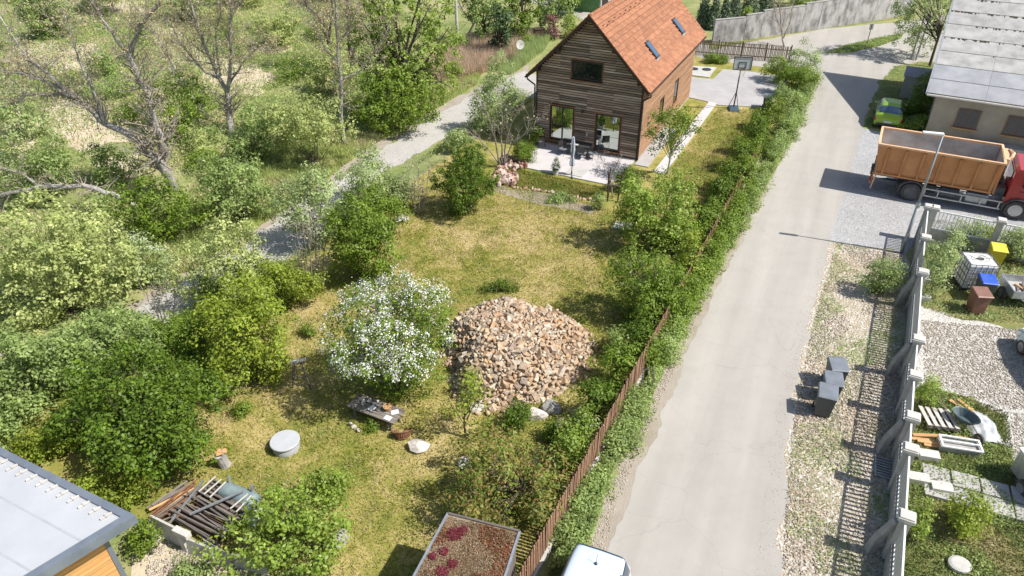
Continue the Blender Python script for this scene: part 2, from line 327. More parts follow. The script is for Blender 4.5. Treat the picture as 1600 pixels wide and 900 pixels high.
TRACK = gpoly([(-200, 610), (0, 575), (205, 487), (300, 432), (420, 355), (510, 292), (590, 236), (650, 200), (700, 170), (742, 148), (820, 110), (900, 140), (835, 150), (785, 168), (692, 218), (602, 268), (535, 325), (470, 395), (340, 470), (250, 510), (0, 640), (-200, 680)])
sheet('track_edge', gpoly([(-200, 600), (0, 560), (195, 478), (290, 424), (412, 345), (500, 283), (580, 226), (640, 192), (695, 160), (742, 138), (830, 100), (830, 112), (742, 149), (700, 171), (590, 237), (420, 356), (205, 488), (-200, 612)]), .005, M_DIRT, .25, .35, 13)
sheet('track', TRACK, .009, M_TRACK, .16, .35, 14)
for i, q in enumerate([[(60, 190), (95, 150), (190, 160), (215, 215), (130, 235), (80, 225)], [(10, 85), (60, 60), (150, 70), (160, 105), (70, 120), (15, 115)], [(228, 55), (262, 40), (310, 70), (325, 100), (270, 98)], [(410, 62), (450, 58), (455, 82), (420, 85)],
                       [(300, 95), (345, 85), (430, 115), (400, 150), (320, 145)], [(80, -10), (200, -20), (240, 20), (120, 30)], [(230, 820), (330, 850), (460, 930), (150, 960)], [(-40, 200), (20, 180), (60, 240), (0, 290)], [(150, 250), (215, 240), (230, 285), (165, 300)]]):
    sheet('bare_soil', gpoly(q), .007 + i * .0005, M_SAND, .5, .8, 20 + i)
sheet('sandy_bed', gpoly([(775, 285), (800, 296), (860, 305), (930, 322), (925, 335), (860, 322), (800, 308), (770, 298)]), .010, M_DIRT, .15, .6, 31)

# ================================================================== WOODEN HOUSE
HA = R(26.2); HO = at(994, 251)
M_SIDEF = mat('weathered_siding', (.27, .18, .12), (.54, .44, .35), rough=.9, scale=1.6, bump=.4, bscale=12, stretch=(.35, 6, 6), c3=(.37, .27, .19), objvar=.5)
M_SIDES = mat('warm_siding', (.30, .16, .085), (.46, .28, .165), rough=.85, scale=1.6, bump=.3, bscale=12, stretch=(6, .3, 6), objvar=.14)
M_CORE = mat('wall_behind_siding', (.018, .012, .009), (.025, .018, .012), rough=.95)
M_TILE = mat('terracotta_tiles', (.25, .11, .058), (.39, .18, .095), rough=.85, scale=2.2, bump=.2, bscale=30, c3=(.32, .142, .075), objvar=.09)
M_TILED = mat('tile_shade_brown', (.13, .045, .025), (.2, .08, .045), rough=.9)  # darker lip paints in the shade lines between tile rows; snow guards share it
M_TRIM = mat('dark_brown_trim', (.045, .025, .018), (.075, .045, .03), rough=.7)
M_SILL = mat('stained_sill', (.24, .10, .045), (.32, .15, .07), rough=.7)
mg, n_, l_, b_ = newmat('coated_glass'); b_.inputs['Base Color'].default_value = (.50, .56, .53, 1); b_.inputs['Metallic'].default_value = 1; b_.inputs['Roughness'].default_value = .03; M_GLASS = mg
mg, n_, l_, b_ = newmat('dark_glass'); b_.inputs['Base Color'].default_value = (.012, .016, .018, 1); b_.inputs['Roughness'].default_value = .04; b_.inputs['Specular IOR Level'].default_value = .9; M_GLASSD = mg
mg, n_, l_, b_ = newmat('skylight_glass'); b_.inputs['Base Color'].default_value = (.55, .65, .75, 1); b_.inputs['Metallic'].default_value = 1; b_.inputs['Roughness'].default_value = .08; M_GLASSS = mg

house = thing('wooden_house', 'dark timber clad gabled house with orange tiled roof and two skylights', 'house', HO, -HA)
W, D, EZ, RZ, OH = 6.77, 12.9, 4.95, 8.34, .5
def roofz(x): return RZ - abs(x + W / 2)
core = MB()
c_ = [(-W + .02, 0), (-.02, 0), (-.02, 4.86), (-W / 2, RZ - .12), (-W + .02, 4.86)]
vs = [(x, .02, z) for x, z in c_] + [(x, D - .02, z) for x, z in c_]
core.add(vs, [(0, 1, 2, 3, 4), (9, 8, 7, 6, 5), (0, 5, 6, 1), (1, 6, 7, 2), (2, 7, 8, 3), (3, 8, 9, 4), (4, 9, 5, 0)])
core.build('wall', M_CORE, house)
OPENF = [(-5.86, -4.17, .42, 2.74), (-2.80, -1.11, .32, 2.66), (-4.53, -2.50, 4.48, 5.70)]
OPENS = [(7.75, 8.75, 1.05, 2.55), (4.2, 5.2, .9, 2.45)]
pitch = .146; th = .026
def cuts(a, b, z0, z1, openings):
    seg = [(a, b)]
    for (o0, o1, p0, p1) in openings:
        if z1 > p0 and z0 < p1:
            ns = []
            for s0, s1 in seg:
                if o1 <= s0 or o0 >= s1: ns.append((s0, s1))
                else:
                    if s0 < o0: ns.append((s0, o0))
                    if s1 > o1: ns.append((o1, s1))
            seg = ns
    return seg
z = .06; row = 0
while z < RZ - .3:
    z1 = z + pitch - .042; top = RZ - .14 - z1
    x0, x1 = max(-W + .02, -W / 2 - top), min(-.02, -W / 2 + top)
    for s0, s1 in cuts(x0, x1, z, z1, OPENF):
        pts = [s0] + [q for q in (-5.25, -3.42, -1.75) if s0 + .3 < q < s1 - .3 and (row // 9 + int(q)) % 2] + [s1]
        for a, b in zip(pts[:-1], pts[1:]):
            m = MB(); m.box(((a + b) / 2, -.012 - th / 2, (z + z1) / 2), (b - a - .008, th + random.uniform(0, .006), z1 - z), rx=-.10); m.build('siding_board', M_SIDEF, house)
    if z1 < 4.86:
        for s0, s1 in cuts(.02, D - .02, z, z1, OPENS):
            pts = [s0] + [q for q in () if s0 + .4 < q < s1 - .4] + [s1]
            for a, b in zip(pts[:-1], pts[1:]):
                m = MB(); m.box((.012 + th / 2, (a + b) / 2, (z + z1) / 2), (th, b - a - .008, z1 - z), ry=.10); m.build('siding_board', M_SIDES, house)
    z += pitch; row += 1
for nm, bx_, mm in (('corner_board', (-.0, -.03, 2.4, .09, .07, 4.8), M_TRIM), ('corner_board', (-W, -.03, 2.4, .09, .07, 4.8), M_TRIM)):
    MB().box(bx_[:3], bx_[3:]).build(nm, mm, house)
MB().box((-W / 2, D + .01, 2.4), (W, .04, 4.75)).build('rear_cladding', M_SIDEF, house)
MB().box((-W - .02, D / 2, 2.4), (.04, D, 4.75)).build('side_cladding', M_SIDEF, house)
MB().box((.02, D / 2, .03), (.06, D, .06)).build('plinth', M_CONC, house)
def window(parent, x0, x1, z0, z1, y, glass, mull=(), fr=.07, axis='y', frame=M_BLACK, depth=.09):
    def B(m, a, b, c, d, yy, t):
        cc = ((a + b) / 2, yy, (c + d) / 2); dd = (b - a, t, d - c)
        if axis == 'x': cc = (cc[1], cc[0], cc[2]); dd = (dd[1], dd[0], dd[2])
        m.box(cc, dd)
    f = MB()
    B(f, x0, x1, z0, z0 + fr, y, depth); B(f, x0, x1, z1 - fr, z1, y, depth); B(f, x0, x0 + fr, z0 + fr, z1 - fr, y, depth); B(f, x1 - fr, x1, z0 + fr, z1 - fr, y, depth)
    w = f.build('window', frame, parent)
    ed = [x0 + fr] + list(mull) + [x1 - fr]
    for q in mull:
        m = MB(); B(m, q - fr * .55, q + fr * .55, z0 + fr, z1 - fr, y, depth * .9); m.build('mullion', frame, w)
    for a, b in zip(ed[:-1], ed[1:]):
        m = MB(); B(m, a, b, z0 + fr, z1 - fr, y + (.0 if axis == 'y' else 0), .02); m.build('pane', glass, w)
    return w
window(house, -5.80, -4.22, .5, 2.70, .0, M_GLASS, (-4.98,), .08)
window(house, -2.74, -1.16, .4, 2.62, .0, M_GLASS, (), .08)
window(house, -4.47, -2.55, 4.55, 5.64, .0, M_GLASSD, (), .07)
for (a, b, c, d) in OPENS: window(house, a, b, c, d, .0, M_GLASSD, (), .06, 'x', M_TRIM)
for (a, b, c, d) in OPENF:
    m = MB(); m.box((a - .0, -.03, (c + d) / 2), (.05, .08, d - c)); m.box((b, -.03, (c + d) / 2), (.05, .08, d - c)); m.box(((a + b) / 2, -.03, d + .0), (b - a + .06, .07, .05)); m.build('window_reveal', M_SILL, house)
    MB().box(((a + b) / 2, -.06, c - .02), (b - a + .08, .14, .05)).build('sill', M_SILL, house)
for (a, b, c, d) in OPENS: MB().box((.07, (a + b) / 2, c - .02), (.12, b - a + .1, .05)).build('sill', M_SILL, house)
# roof
NR = 17; SL = (W / 2 + OH) * math.sqrt(2); Y0, Y1 = -OH, D + OH
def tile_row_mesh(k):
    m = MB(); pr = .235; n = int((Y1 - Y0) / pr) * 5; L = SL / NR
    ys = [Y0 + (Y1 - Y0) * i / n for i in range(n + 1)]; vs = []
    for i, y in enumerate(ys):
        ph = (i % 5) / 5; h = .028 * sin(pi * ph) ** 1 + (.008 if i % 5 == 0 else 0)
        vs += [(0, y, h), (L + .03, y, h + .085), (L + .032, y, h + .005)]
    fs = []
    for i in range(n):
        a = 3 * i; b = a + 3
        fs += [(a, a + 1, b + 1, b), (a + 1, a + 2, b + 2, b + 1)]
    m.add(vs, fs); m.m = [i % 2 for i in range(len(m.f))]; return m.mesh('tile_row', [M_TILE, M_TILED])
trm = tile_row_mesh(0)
for side in (1, -1):
    sd = MB(); xe = W / 2 + OH
    # under board of the roof
    q = [(0, RZ - .02), (xe, RZ - xe - .02), (xe, RZ - xe - .12), (0, RZ - .16)]
    vs = [(-W / 2 + side * x, Y0 + .02, z) for x, z in q] + [(-W / 2 + side * x, Y1 - .02, z) for x, z in q]
    sd.add(vs, [(0, 1, 2, 3), (7, 6, 5, 4), (0, 4, 5, 1), (1, 5, 6, 2), (2, 6, 7, 3), (3, 7, 4, 0)]); sd.build('roof_deck', M_TRIM, house)
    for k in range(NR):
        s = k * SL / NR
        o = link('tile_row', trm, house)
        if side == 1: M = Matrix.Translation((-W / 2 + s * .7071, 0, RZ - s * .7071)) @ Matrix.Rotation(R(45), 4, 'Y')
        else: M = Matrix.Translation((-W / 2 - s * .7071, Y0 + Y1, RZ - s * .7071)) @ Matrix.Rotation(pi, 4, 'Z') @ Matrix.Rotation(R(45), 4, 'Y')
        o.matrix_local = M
    for yy in (Y0, Y1):
        fb = MB(); vs = []
        for y in (yy - .02, yy + .02):
            for (x, zz) in ((0, RZ + .03), (xe, RZ - xe + .03), (xe, RZ - xe - .17), (0, RZ - .2)): vs.append((-W / 2 + side * x, y, zz))
        fb.add(vs, [(0, 1, 2, 3), (7, 6, 5, 4), (0, 4, 5, 1), (1, 5, 6, 2), (2, 6, 7, 3), (3, 7, 4, 0)])
        fb.build('barge_board', M_TRIM, house)
    vtm = MB().box((0, 0, 0), (SL / 22 * 1.02, .17, .05)).mesh('verge_tile', M_TILE)
    for k in range(22):
        s = (k + .5) * SL / 22
        for yy in (Y0 + .04, Y1 - .04): link('verge_tile', vtm, house, loc=(-W / 2 + side * s * .7071, yy, RZ - s * .7071 + .07), rot=(0, side * R(45) + side * .05, 0))
    m = MB(); xg = -W / 2 + side * (xe + .06); n = 8; vs = []
    for y in (Y0 - .05, Y1 + .05):
        for k in range(n + 1):
            t = pi + pi * k / n; vs.append((xg + .075 * cos(t), y, RZ - xe - .05 + .075 * sin(t)))
        for k in range(n, -1, -1):
            t = pi + pi * k / n; vs.append((xg + .06 * cos(t), y, RZ - xe - .05 + .06 * sin(t)))
    N = 2 * (n + 1); m.add(vs, [(k, (k + 1) % N, N + (k + 1) % N, N + k) for k in range(N)] + [tuple(reversed(range(N))), tuple(range(N, 2 * N))])
    gt = m.build('gutter', M_TRIM, house)
    xw = -W / 2 + side * (W / 2 + .1)
    m = MB(); m.path([(xg, Y0 + .25, RZ - xe - .12), (xg, Y0 + .25, RZ - xe - .28), (xw, -.12, RZ - xe - .62), (xw, -.12, 3.6), (xw, -.12, .1)], [.05] * 5, 8)
    m.build('downpipe', M_BLACK, gt, smooth=True)
for yy in (-.18,):
    for x in (-W / 2, -W / 2 + 1.55, -W / 2 - 1.9, -W / 2 + 3.2, -W / 2 - 3.2):
        MB().box((x, yy, roofz(x) - .26), (.15, .62, .2)).build('purlin_end', M_TRIM, house)
rt = MB()
for k in range(44):
    y = Y0 + .03 + k * (Y1 - Y0) / 44; rt.lathe([(0, 0), (.13, 0), (.11, .36), (0, .36)], n=8)
    rt.v[-32:] = [(-W / 2 + p[0], y + p[2] * .93, RZ + .0 + p[1]) for p in rt.v[-32:]]
rt.build('ridge_tile', M_TILE, house, smooth=False)
sg = MB()
for k in range(26):
    y = Y0 + .5 + k * .5; s = .95 + .12 * (k % 2)
    sg.box((-W / 2 + s * .7071, y, RZ - s * .7071 + .12), (.05, .16, .13), ry=R(45))
sg.build('snow_guard', M_TILED, house)
# skylights found by their place in the picture, on the tiled slope
def slope_pt(u, v):
    Xh = Vector((cos(HA), -sin(HA), 0)); Yh = Vector((sin(HA), cos(HA), 0)); nrm = (Xh + Vector((0, 0, 1))).normalized()
    p0 = HO + Xh * (-W / 2) + Vector((0, 0, RZ)); c = Vector((0, 0, CAMH)); d = at(u, v) - c
    p = c + d * ((p0 - c).dot(nrm) / d.dot(nrm)) - HO
    return Vector((p.dot(Xh), p.dot(Yh), p.z))
for u, v in ((1017, 79), (1058, 42)):
    p = slope_pt(u, v); m = MB()
    m.box((0, 0, .09), (1.25, .66, .14)); sk_ = m.build('skylight', M_DARK, house, loc=p, rot=(0, R(45), 0), bevel=.01)
    MB().box((0, 0, .165), (1.02, .46, .012)).build('pane', M_GLASSS, sk_)
    MB().box((.66, 0, .06), (.14, .7, .03)).build('flashing', M_GALV, sk_)
lm = MB(); lm.box((0, -.08, 0), (.09, .16, .09)); lm.tube((0, -.12, -.1), (0, -.12, .12), .055, n=10); lm.build('wall_lamp', M_BLACK, house, loc=(-3.65, -.04, 2.62))
MB().box((-3.3, -.06, 1.15), (.09, .03, .12)).build('outdoor_socket', M_WHITE, house)

# terrace, side walk, drive in the house frame
def hpt(x, y, z=0): return HO + Vector((x * cos(HA) + y * sin(HA), -x * sin(HA) + y * cos(HA), z))
def hsheet(name, pts, z, m, thick=0, seed=0, jit=0.0): return sheet(name, [hpt(*p) for p in pts], z, m, jit, 1.2, seed, thick=thick)
hsheet('terrace', [(-6.6, -.05), (-6.15, -3.95), (-.55, -4.05), (-.15, -3.3), (-.05, -.05)], .012, M_PAVE, .06, 40)
hsheet('side_walk', [(.1, -.7), (.95, -.7), (.95, 6.0), (.1, 6.0)], .012, M_PAVE2, .05, 41)
for k in range(4): MB().box((0, 0, .03), (.56, .56, .05)).build('paving_slab', M_CONC, None, loc=hpt(-2.98 + .57 * (k % 2) + .05, -3.55 + .57 * (k // 2), .055), rot=(0, 0, -HA))
for o in [o for o in COL.objects if o.name.startswith('paving_slab')]: tag(o, 'grey square slab on the terrace edge by the closed parasol', 'paving slab', 'slabs under the closed parasol')
hsheet('garden_path', [(1.45, -1.2), (2.1, -1.2), (2.2, 4), (2.25, 12.3), (1.65, 12.4), (1.5, 5)], .012, M_PAVE, .05, 42)
sheet('drive', gpoly([(1080, 121), (1113, 125), (1130, 109), (1175, 113), (1235, 122), (1222, 150), (1195, 168), (1150, 166), (1122, 165), (1100, 158), (1072, 152)]), .012, M_PAVE2, .03, 1.0, 43, thick=.04)
sheet('manhole_pad', gpoly([(1080, 104), (1119, 106), (1108, 122), (1078, 118)]), .012, M_CONC, .02, 1.0, 44, thick=.05)
for u, v in ((1104, 110), (1084, 109)):
    m = MB(); m.lathe([(0, 0), (.36, 0), (.36, .05), (.31, .06), (.29, .045), (0, .05)], n=20)
    tag(m.build('manhole_cover', M_DARK, None, loc=at(u, v) + Vector((0, 0, .06))), 'round black manhole cover on the concrete pad, ' + ('the right one' if u > 1100 else 'the one nearer the house'), 'manhole cover', 'manhole covers on the pad')

# ================================================================== FENCES
M_PICK = mat('brown_pickets', (.25, .135, .08), (.37, .22, .14), rough=.85, scale=4, objvar=.25)
M_PICKG = mat('aged_pickets', (.22, .16, .11), (.33, .25, .18), rough=.9, scale=4, objvar=.25)
def picket_mesh(h, w, m, t=.02, pointed=.03):
    q = MB(); q.add([(-w / 2, -t / 2, 0), (w / 2, -t / 2, 0), (w / 2, t / 2, 0), (-w / 2, t / 2, 0), (-w / 2, -t / 2, h), (w / 2, -t / 2, h), (w / 2, t / 2, h), (-w / 2, t / 2, h), (0, -t / 2, h + pointed), (0, t / 2, h + pointed)],
        [(3, 2, 1, 0), (0, 1, 5, 8, 4), (2, 3, 7, 9, 6), (1, 2, 6, 5), (3, 0, 4, 7), (4, 8, 9, 7), (8, 5, 6, 9)]); return q.mesh('picket', m)
pA, pB = at(860, 855), at(973, 645); dF = (pB - pA).normalized(); P0 = pA - dF * 3.2; LF = 33.5
fz = math.atan2(dF.y, dF.x)
pf = thing('picket_fence', 'long brown picket fence on a low concrete plinth between garden and road', 'fence', P0, fz)
m = MB(); m.box((LF / 2, 0, .13), (LF, .16, .26)); m.build('plinth', M_CONC, pf, bevel=.01)
m = MB()
for zz in (.5, 1.25): m.box((LF / 2, .05, zz), (LF, .035, .06))
m.build('rail', M_TRIM, pf)
pkm = picket_mesh(1.15, .07, M_PICK); npk = int(LF / .112)
for i in range(npk): link('picket', pkm, pf, loc=(i * .112 + .05, 0, .3 + random.uniform(-.012, .012)), rot=(random.uniform(-.02, .02), random.uniform(-.015, .015), 0))
for i in range(15): MB().box((0, .09, .72), (.06, .06, 1.44)).build('post', M_TRIM, pf, loc=(i * 2.38 + .1, 0, 0))
# back fence
q0, q1 = at(1084, 87), at(1232, 99); Lb = (q1 - q0).length; ang = math.atan2((q1 - q0).y, (q1 - q0).x)
bf = thing('picket_fence', 'weathered grey brown picket fence behind the drive and basketball hoop', 'fence', q0, ang)
pkb = picket_mesh(1.3, .075, M_PICKG)
for i in range(int(Lb / .118)): link('picket', pkb, bf, loc=(i * .118, 0, .08 + random.uniform(-.03, .03)), rot=(0, random.uniform(-.03, .03), 0))
m = MB()
for zz in (.35, 1.05): m.box((Lb / 2, .05, zz), (Lb, .04, .07))
m.build('rail', M_TRIM, bf)
for i in range(5): MB().box((0, .1, .75), (.09, .09, 1.5)).build('post', M_TRIM, bf, loc=(i * Lb / 4, 0, 0))

# slatted fence with capped posts on the right of the road
M_SLAT = mat('pale_slats', (.50, .49, .46), (.60, .59, .56), rough=.8, scale=3)
caps = [at(u, v, 1.9) for u, v in ((1452, 322), (1447, 370), (1443, 424), (1436, 529), (1431, 585), (1427, 650), (1424, 700), (1418, 806))]
caps.append(caps[-1] + (caps[-1] - caps[-2]) * 1.15); caps.append(caps[-1] + (caps[-1] - caps[-2]))
wf = thing('slatted_fence', 'tall concrete fence with square pale post caps and vertical slats beside the gravel verge', 'fence', (caps[0].x, caps[0].y, 0), 0)
o0 = Vector((caps[0].x, caps[0].y, 0))
slm = MB().box((0, 0, 0), (.03, .075, .95)).mesh('slat', M_SLAT)
def fence_run(parent, o0, c, slat_step=.15, posts=True):
    for i, p in enumerate(c):
        p = Vector((p.x, p.y, 0)) - o0; d = (c[min(i + 1, len(c) - 1)] - c[max(i - 1, 0)]); a = math.atan2(d.y, d.x)
        MB().box((0, 0, .9), (.26, .3, 1.8)).build('post', M_CONC, parent, loc=p, rot=(0, 0, a), bevel=.01)
        m = MB(); m.box((0, 0, 1.86), (.4, .44, .12)); m.box((0, 0, 1.94), (.34, .38, .05)); m.build('cap', M_CAP, parent, loc=p, rot=(0, 0, a), bevel=.015)
        if i < len(c) - 1:
            e = Vector((c[i + 1].x, c[i + 1].y, 0)) - o0; L = (e - p).length; a = math.atan2((e - p).y, (e - p).x); mid = (p + e) / 2
            MB().box((0, 0, .38), (L - .26, .16, .76)).build('base_panel', M_CONCD, parent, loc=mid, rot=(0, 0, a), bevel=.01)
            MB().box((0, 0, 1.72), (L - .26, .05, .06)).build('top_rail', M_WHITE, parent, loc=mid, rot=(0, 0, a))
            MB().box((0, 0, .79), (L - .26, .05, .05)).build('bottom_rail', M_WHITE, parent, loc=mid, rot=(0, 0, a))
            n = max(2, int((L - .3) / slat_step))
            for k in range(n):
                q = p.lerp(e, (k + .5 + .15 * L / L) / (n + .3)); link('slat', slm, parent, loc=(q.x, q.y, 1.26), rot=(0, 0, a + pi / 2))
fence_run(wf, o0, caps)
# buttresses leaning on the road side
for i in (2, 3, 5, 7):
    p = Vector((caps[i].x, caps[i].y, 0)) - o0; d = (caps[i + 1] - caps[i - 1]).normalized(); nl = Vector((d.y, -d.x, 0))
    if nl.x > 0: nl = -nl
    m = MB(); a_ = p + nl * .18; m.path([a_ + Vector((0, 0, 1.6)), a_ + nl * .25 + Vector((0, 0, .7)), a_ + nl * .32 + Vector((0, 0, 0))], [.12, .14, .16], 4); m.build('buttress', M_CONCD, wf)
c2 = [caps[0]] + [at(u, v, 1.9) for u, v in ((1566, 344),)]; c2.append(c2[1] + (c2[1] - c2[0])); c2.append(c2[2] + (c2[1] - c2[0]))
c2[0] = c2[0] + (c2[1] - c2[0]).normalized() * .28
nf = thing('slatted_fence', 'white vertical slat fence panels between yard and truck forecourt', 'fence', (c2[0].x, c2[0].y, 0), 0)
slm_wide = slm; slm = MB().box((0, 0, 0), (.025, .035, .95)).mesh('slat', M_WHITE)
fence_run(nf, Vector((c2[0].x, c2[0].y, 0)), c2, .14)
# far concrete wall
pts = [(1106, 86), (1112, 68), (1160, 63), (1186, 59), (1250, 50), (1302, 42), (1362, 33), (1420, 22)]
M_FARW = mat('stained_far_wall', (.16, .16, .155), (.44, .43, .42), rough=.9, scale=1.6, bump=.2, c3=(.33, .32, .31), stretch=(.9, .9, .5))
fw0 = at(*pts[1]); wl_ = thing('concrete_wall', 'long stained concrete boundary wall stepping up beside the far road', 'wall', fw0, 0)
for i in range(1, len(pts) - 1):
    a, b = at(*pts[i]) - fw0, at(*pts[i + 1]) - fw0; L = (b - a).length; an = math.atan2((b - a).y, (b - a).x); n = max(1, round(L / 2.6)); h = 1.9 + .18 * i
    for k in range(n):
        c = a.lerp(b, (k + .5) / n)
        MB().box((0, 0, h / 2), (L / n - .02, .2, h)).build('wall_panel', M_FARW, wl_, loc=c, rot=(0, 0, an), bevel=.01)
        MB().box((0, 0, h + .03), (L / n, .26, .06)).build('coping', M_CONCD, wl_, loc=c, rot=(0, 0, an))

# ================================================================== GREY-ROOFED HOUSE (right)
A2 = R(29.5); E0 = at(1449, 145, 3.0); X2 = Vector((cos(A2), -sin(A2), 0)); Y2 = Vector((sin(A2), cos(A2), 0))
gh = thing('rendered_house', 'long single storey house with beige render and mossy pale sheet roof behind the truck', 'house', (E0.x, E0.y, 0), -A2)
M_RENDER = mat('beige_render', (.36, .31, .23), (.44, .39, .30), rough=.95, scale=1.2, bump=.2, bscale=20)
M_SHEET = mat('grey_roof_sheet', (.30, .295, .28), (.45, .44, .42), rough=.85, scale=1.3, bump=.3, bscale=8, c3=(.38, .375, .36), objvar=.05)
M_SHEETL = mat('bluish_eaves_sheet', (.27, .28, .295), (.36, .37, .385), rough=.7, scale=1.0, bump=.2)
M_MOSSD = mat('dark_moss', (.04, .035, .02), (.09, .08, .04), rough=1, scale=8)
L2, RISE, DEP = 16.0, .50, 13.0
m = MB(); m.box((L2 / 2 + .5, .5 + 6, 1.45), (L2 - .2, 12.0, 2.9)); m.build('wall', M_RENDER, gh)
gb = MB(); zr = 3 + DEP * RISE
gb.add([(.42, .5, 2.88), (.42, 12.5, 2.88), (.42, 12.5, 3 + 12 * RISE - .2), (.62, .5, 2.88), (.62, 12.5, 2.88), (.62, 12.5, 3 + 12 * RISE - .2)], [(0, 2, 1), (3, 4, 5), (0, 1, 4, 3), (1, 2, 5, 4), (2, 0, 3, 5)]); gb.build('gable', M_RENDER, gh)
sl = math.atan(RISE); nrow = 11; SLn = DEP / cos(sl)
for k in range(nrow):
    ln = SLn / nrow; s = (k + .5) * ln
    for j in range(5):
        o = MB().box((0, 0, 0), (L2 / 5 - .012, ln + .1, .03)).build('roof_sheet', M_SHEETL if k < 2 else M_SHEET, gh, loc=((j + .5) * L2 / 5, s * cos(sl), 3.02 + s * sin(sl) + .03 * 1), rot=(sl - .022, 0, 0))
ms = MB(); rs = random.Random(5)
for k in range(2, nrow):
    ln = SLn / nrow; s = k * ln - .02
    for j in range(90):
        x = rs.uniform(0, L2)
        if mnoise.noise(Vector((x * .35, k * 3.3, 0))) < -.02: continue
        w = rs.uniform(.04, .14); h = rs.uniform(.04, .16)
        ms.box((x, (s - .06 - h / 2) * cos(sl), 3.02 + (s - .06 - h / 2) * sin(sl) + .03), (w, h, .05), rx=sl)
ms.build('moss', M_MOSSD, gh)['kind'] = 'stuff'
m = MB(); m.box((0, 0, 0), (.1, SLn, .16)); m.build('verge_board', M_GALV, gh, loc=(-.04, DEP / 2, 3 + DEP / 2 * RISE - .03), rot=(sl, 0, 0))
m = MB()
m.tube((0, -.1, 2.92), (L2, -.1, 2.92), .07, n=8); m.build('gutter', M_CAP, gh)
def cutw(x0, x1, z0, z1):
    f = MB().box(((x0 + x1) / 2, .47, (z0 + z1) / 2), (x1 - x0, .1, z1 - z0)).build('window', mat('brown_frames', (.16, .09, .06), (.2, .12, .08), rough=.6), gh)
    n = 2
    for k in range(n):
        a = x0 + .08 + k * (x1 - x0 - .08) / n; b = x0 + (k + 1) * (x1 - x0 - .08) / n
        MB().box(((a + b) / 2, .415, (z0 + z1) / 2), (b - a, .012, z1 - z0 - .16)).build('pane', M_GLASSD, f)
    MB().box(((x0 + x1) / 2, .36, z0 - .03), (x1 - x0 + .14, .22, .05)).build('sill', M_NEWWOOD, f)
for x0 in (2.05, 4.75, 7.6, 10.5): cutw(x0, x0 + 1.25, 1.0, 2.2)
MB().box((6.5, .1, .22), (7, .9, .44)).build('low_plinth', M_CONCD, gh)
# annex of corrugated sheet
ax0 = at(1404, 152); M_CONC_L = M_CONC; an = thing('lean_to_shed', 'small lean-to shed of grey corrugated sheet beside the pale roofed house', 'shed', ax0, -A2)
for k in range(14): MB().box((k * .2 + .1, 0, .8), (.1, .05, 1.6)).build('corrugated_sheet', M_CONC, an)
MB().box((1.4, 0.035, .8), (2.8, .03, 1.6)).build('wall', M_CONC, an)
MB().box((1.4, 1.05, 1.68), (3.0, 2.3, .05), rx=.05).build('roof', M_SHEETL, an)
MB().box((.03, 1.0, .8), (.05, 2, 1.6)).build('side_wall', M_CONCD, an)

# ================================================================== BUILDING bottom left and mossy hut
M_MEMB = mat('pale_roof_membrane', (.40, .415, .435), (.455, .47, .49), rough=.6, scale=.6, bump=.03)
M_EDGE = mat('slate_grey_edging', (.13, .155, .19), (.17, .195, .23), rough=.45, scale=2)
M_CLAD = mat('orange_cladding', (.46, .22, .075), (.66, .38, .16), rough=.7, scale=1.6, stretch=(.6, .6, 8), c3=(.56, .30, .11), objvar=.12)
c0 = at(212, 806, 3.0); c1 = at(-4, 697, 3.0); c3_ = at(62, 898, 3.0)
d1 = (c1 - c0).normalized(); d3 = (c3_ - c0).normalized(); c1 = c0 + d1 * 14; c3_ = c0 + d3 * 9; c2_ = c1 + d3 * 9
fr = thing('flat_roofed_building', 'building with pale flat roof, slate edging and orange wood cladding in the near left corner', 'building', (c0.x, c0.y, 0))
L = lambda p: Vector((p.x - c0.x, p.y - c0.y, 0))
def inset(a, d, e): return a + d1 * d + d3 * e
poly = [L(inset(c0, .2, .2)), L(inset(c1, -.2, .2)), L(inset(c2_, -.2, -.2)), L(inset(c3_, .2, -.2))]
m = MB(); m.prism(poly, 2.7, 2.95); m.build('roof', M_MEMB, fr)
for a, b, o_, w_ in ((c0, c1, d3, .2), (c0, c3_, d1, .24)):
    m = MB(); m.prism([L(a) + (Vector() if o_ is d3 else d3 * .2), L(b), L(b) + o_ * w_, L(a) + o_ * w_ + (Vector() if o_ is d3 else d3 * .2)], 2.74, 3.03); m.build('roof_edging', M_EDGE, fr)
M_SEAM = mat('roof_seam_strip', (.35, .365, .385), (.40, .415, .435), rough=.6)
for k_ in range(1, 7):
    a = L(c0) + d3 * (k_ * 1.15) + d1 * .3; b = a + d1 * 13.2; MB().box((0, 0, 2.953), ((b - a).length, .05, .008)).build('roof_seam', M_SEAM, fr, loc=(a + b) / 2, rot=(0, 0, math.atan2(d1.y, d1.x)))
bk = MB()
for k in range(26):
    q = L(c0) + d1 * (.6 + k * .42) + d3 * .34; m = MB(); m.box((0, 0, 2.99), (.30, .045, .05)); m.box((.0, 0, 3.02), (.05, .1, .04)); m.build('snow_bracket', M_CAP, fr, loc=q, rot=(0, 0, math.atan2(d3.y, d3.x)))
wp = [L(inset(c0, .75, .55)), L(inset(c1, -.5, .6)), L(inset(c2_, -.5, -.6)), L(inset(c3_, .75, -.5))]
m = MB(); m.prism(wp, 0, 2.74); m.build('wall', M_TRIM, fr)
a_, b_2 = wp[0], wp[3]; dd = (b_2 - a_).normalized(); Lw = (b_2 - a_).length; nn = Vector((-dd.y, dd.x, 0)); nn = -nn if nn.dot(d1) > 0 else nn
for k in range(19):
    MB().box((0, 0, 0), (Lw, .03, .135)).build('cladding_board', M_CLAD, fr, loc=(a_ + b_2) / 2 + nn * .02 + Vector((0, 0, .08 + k * .142)), rot=(0, 0, math.atan2(dd.y, dd.x)))
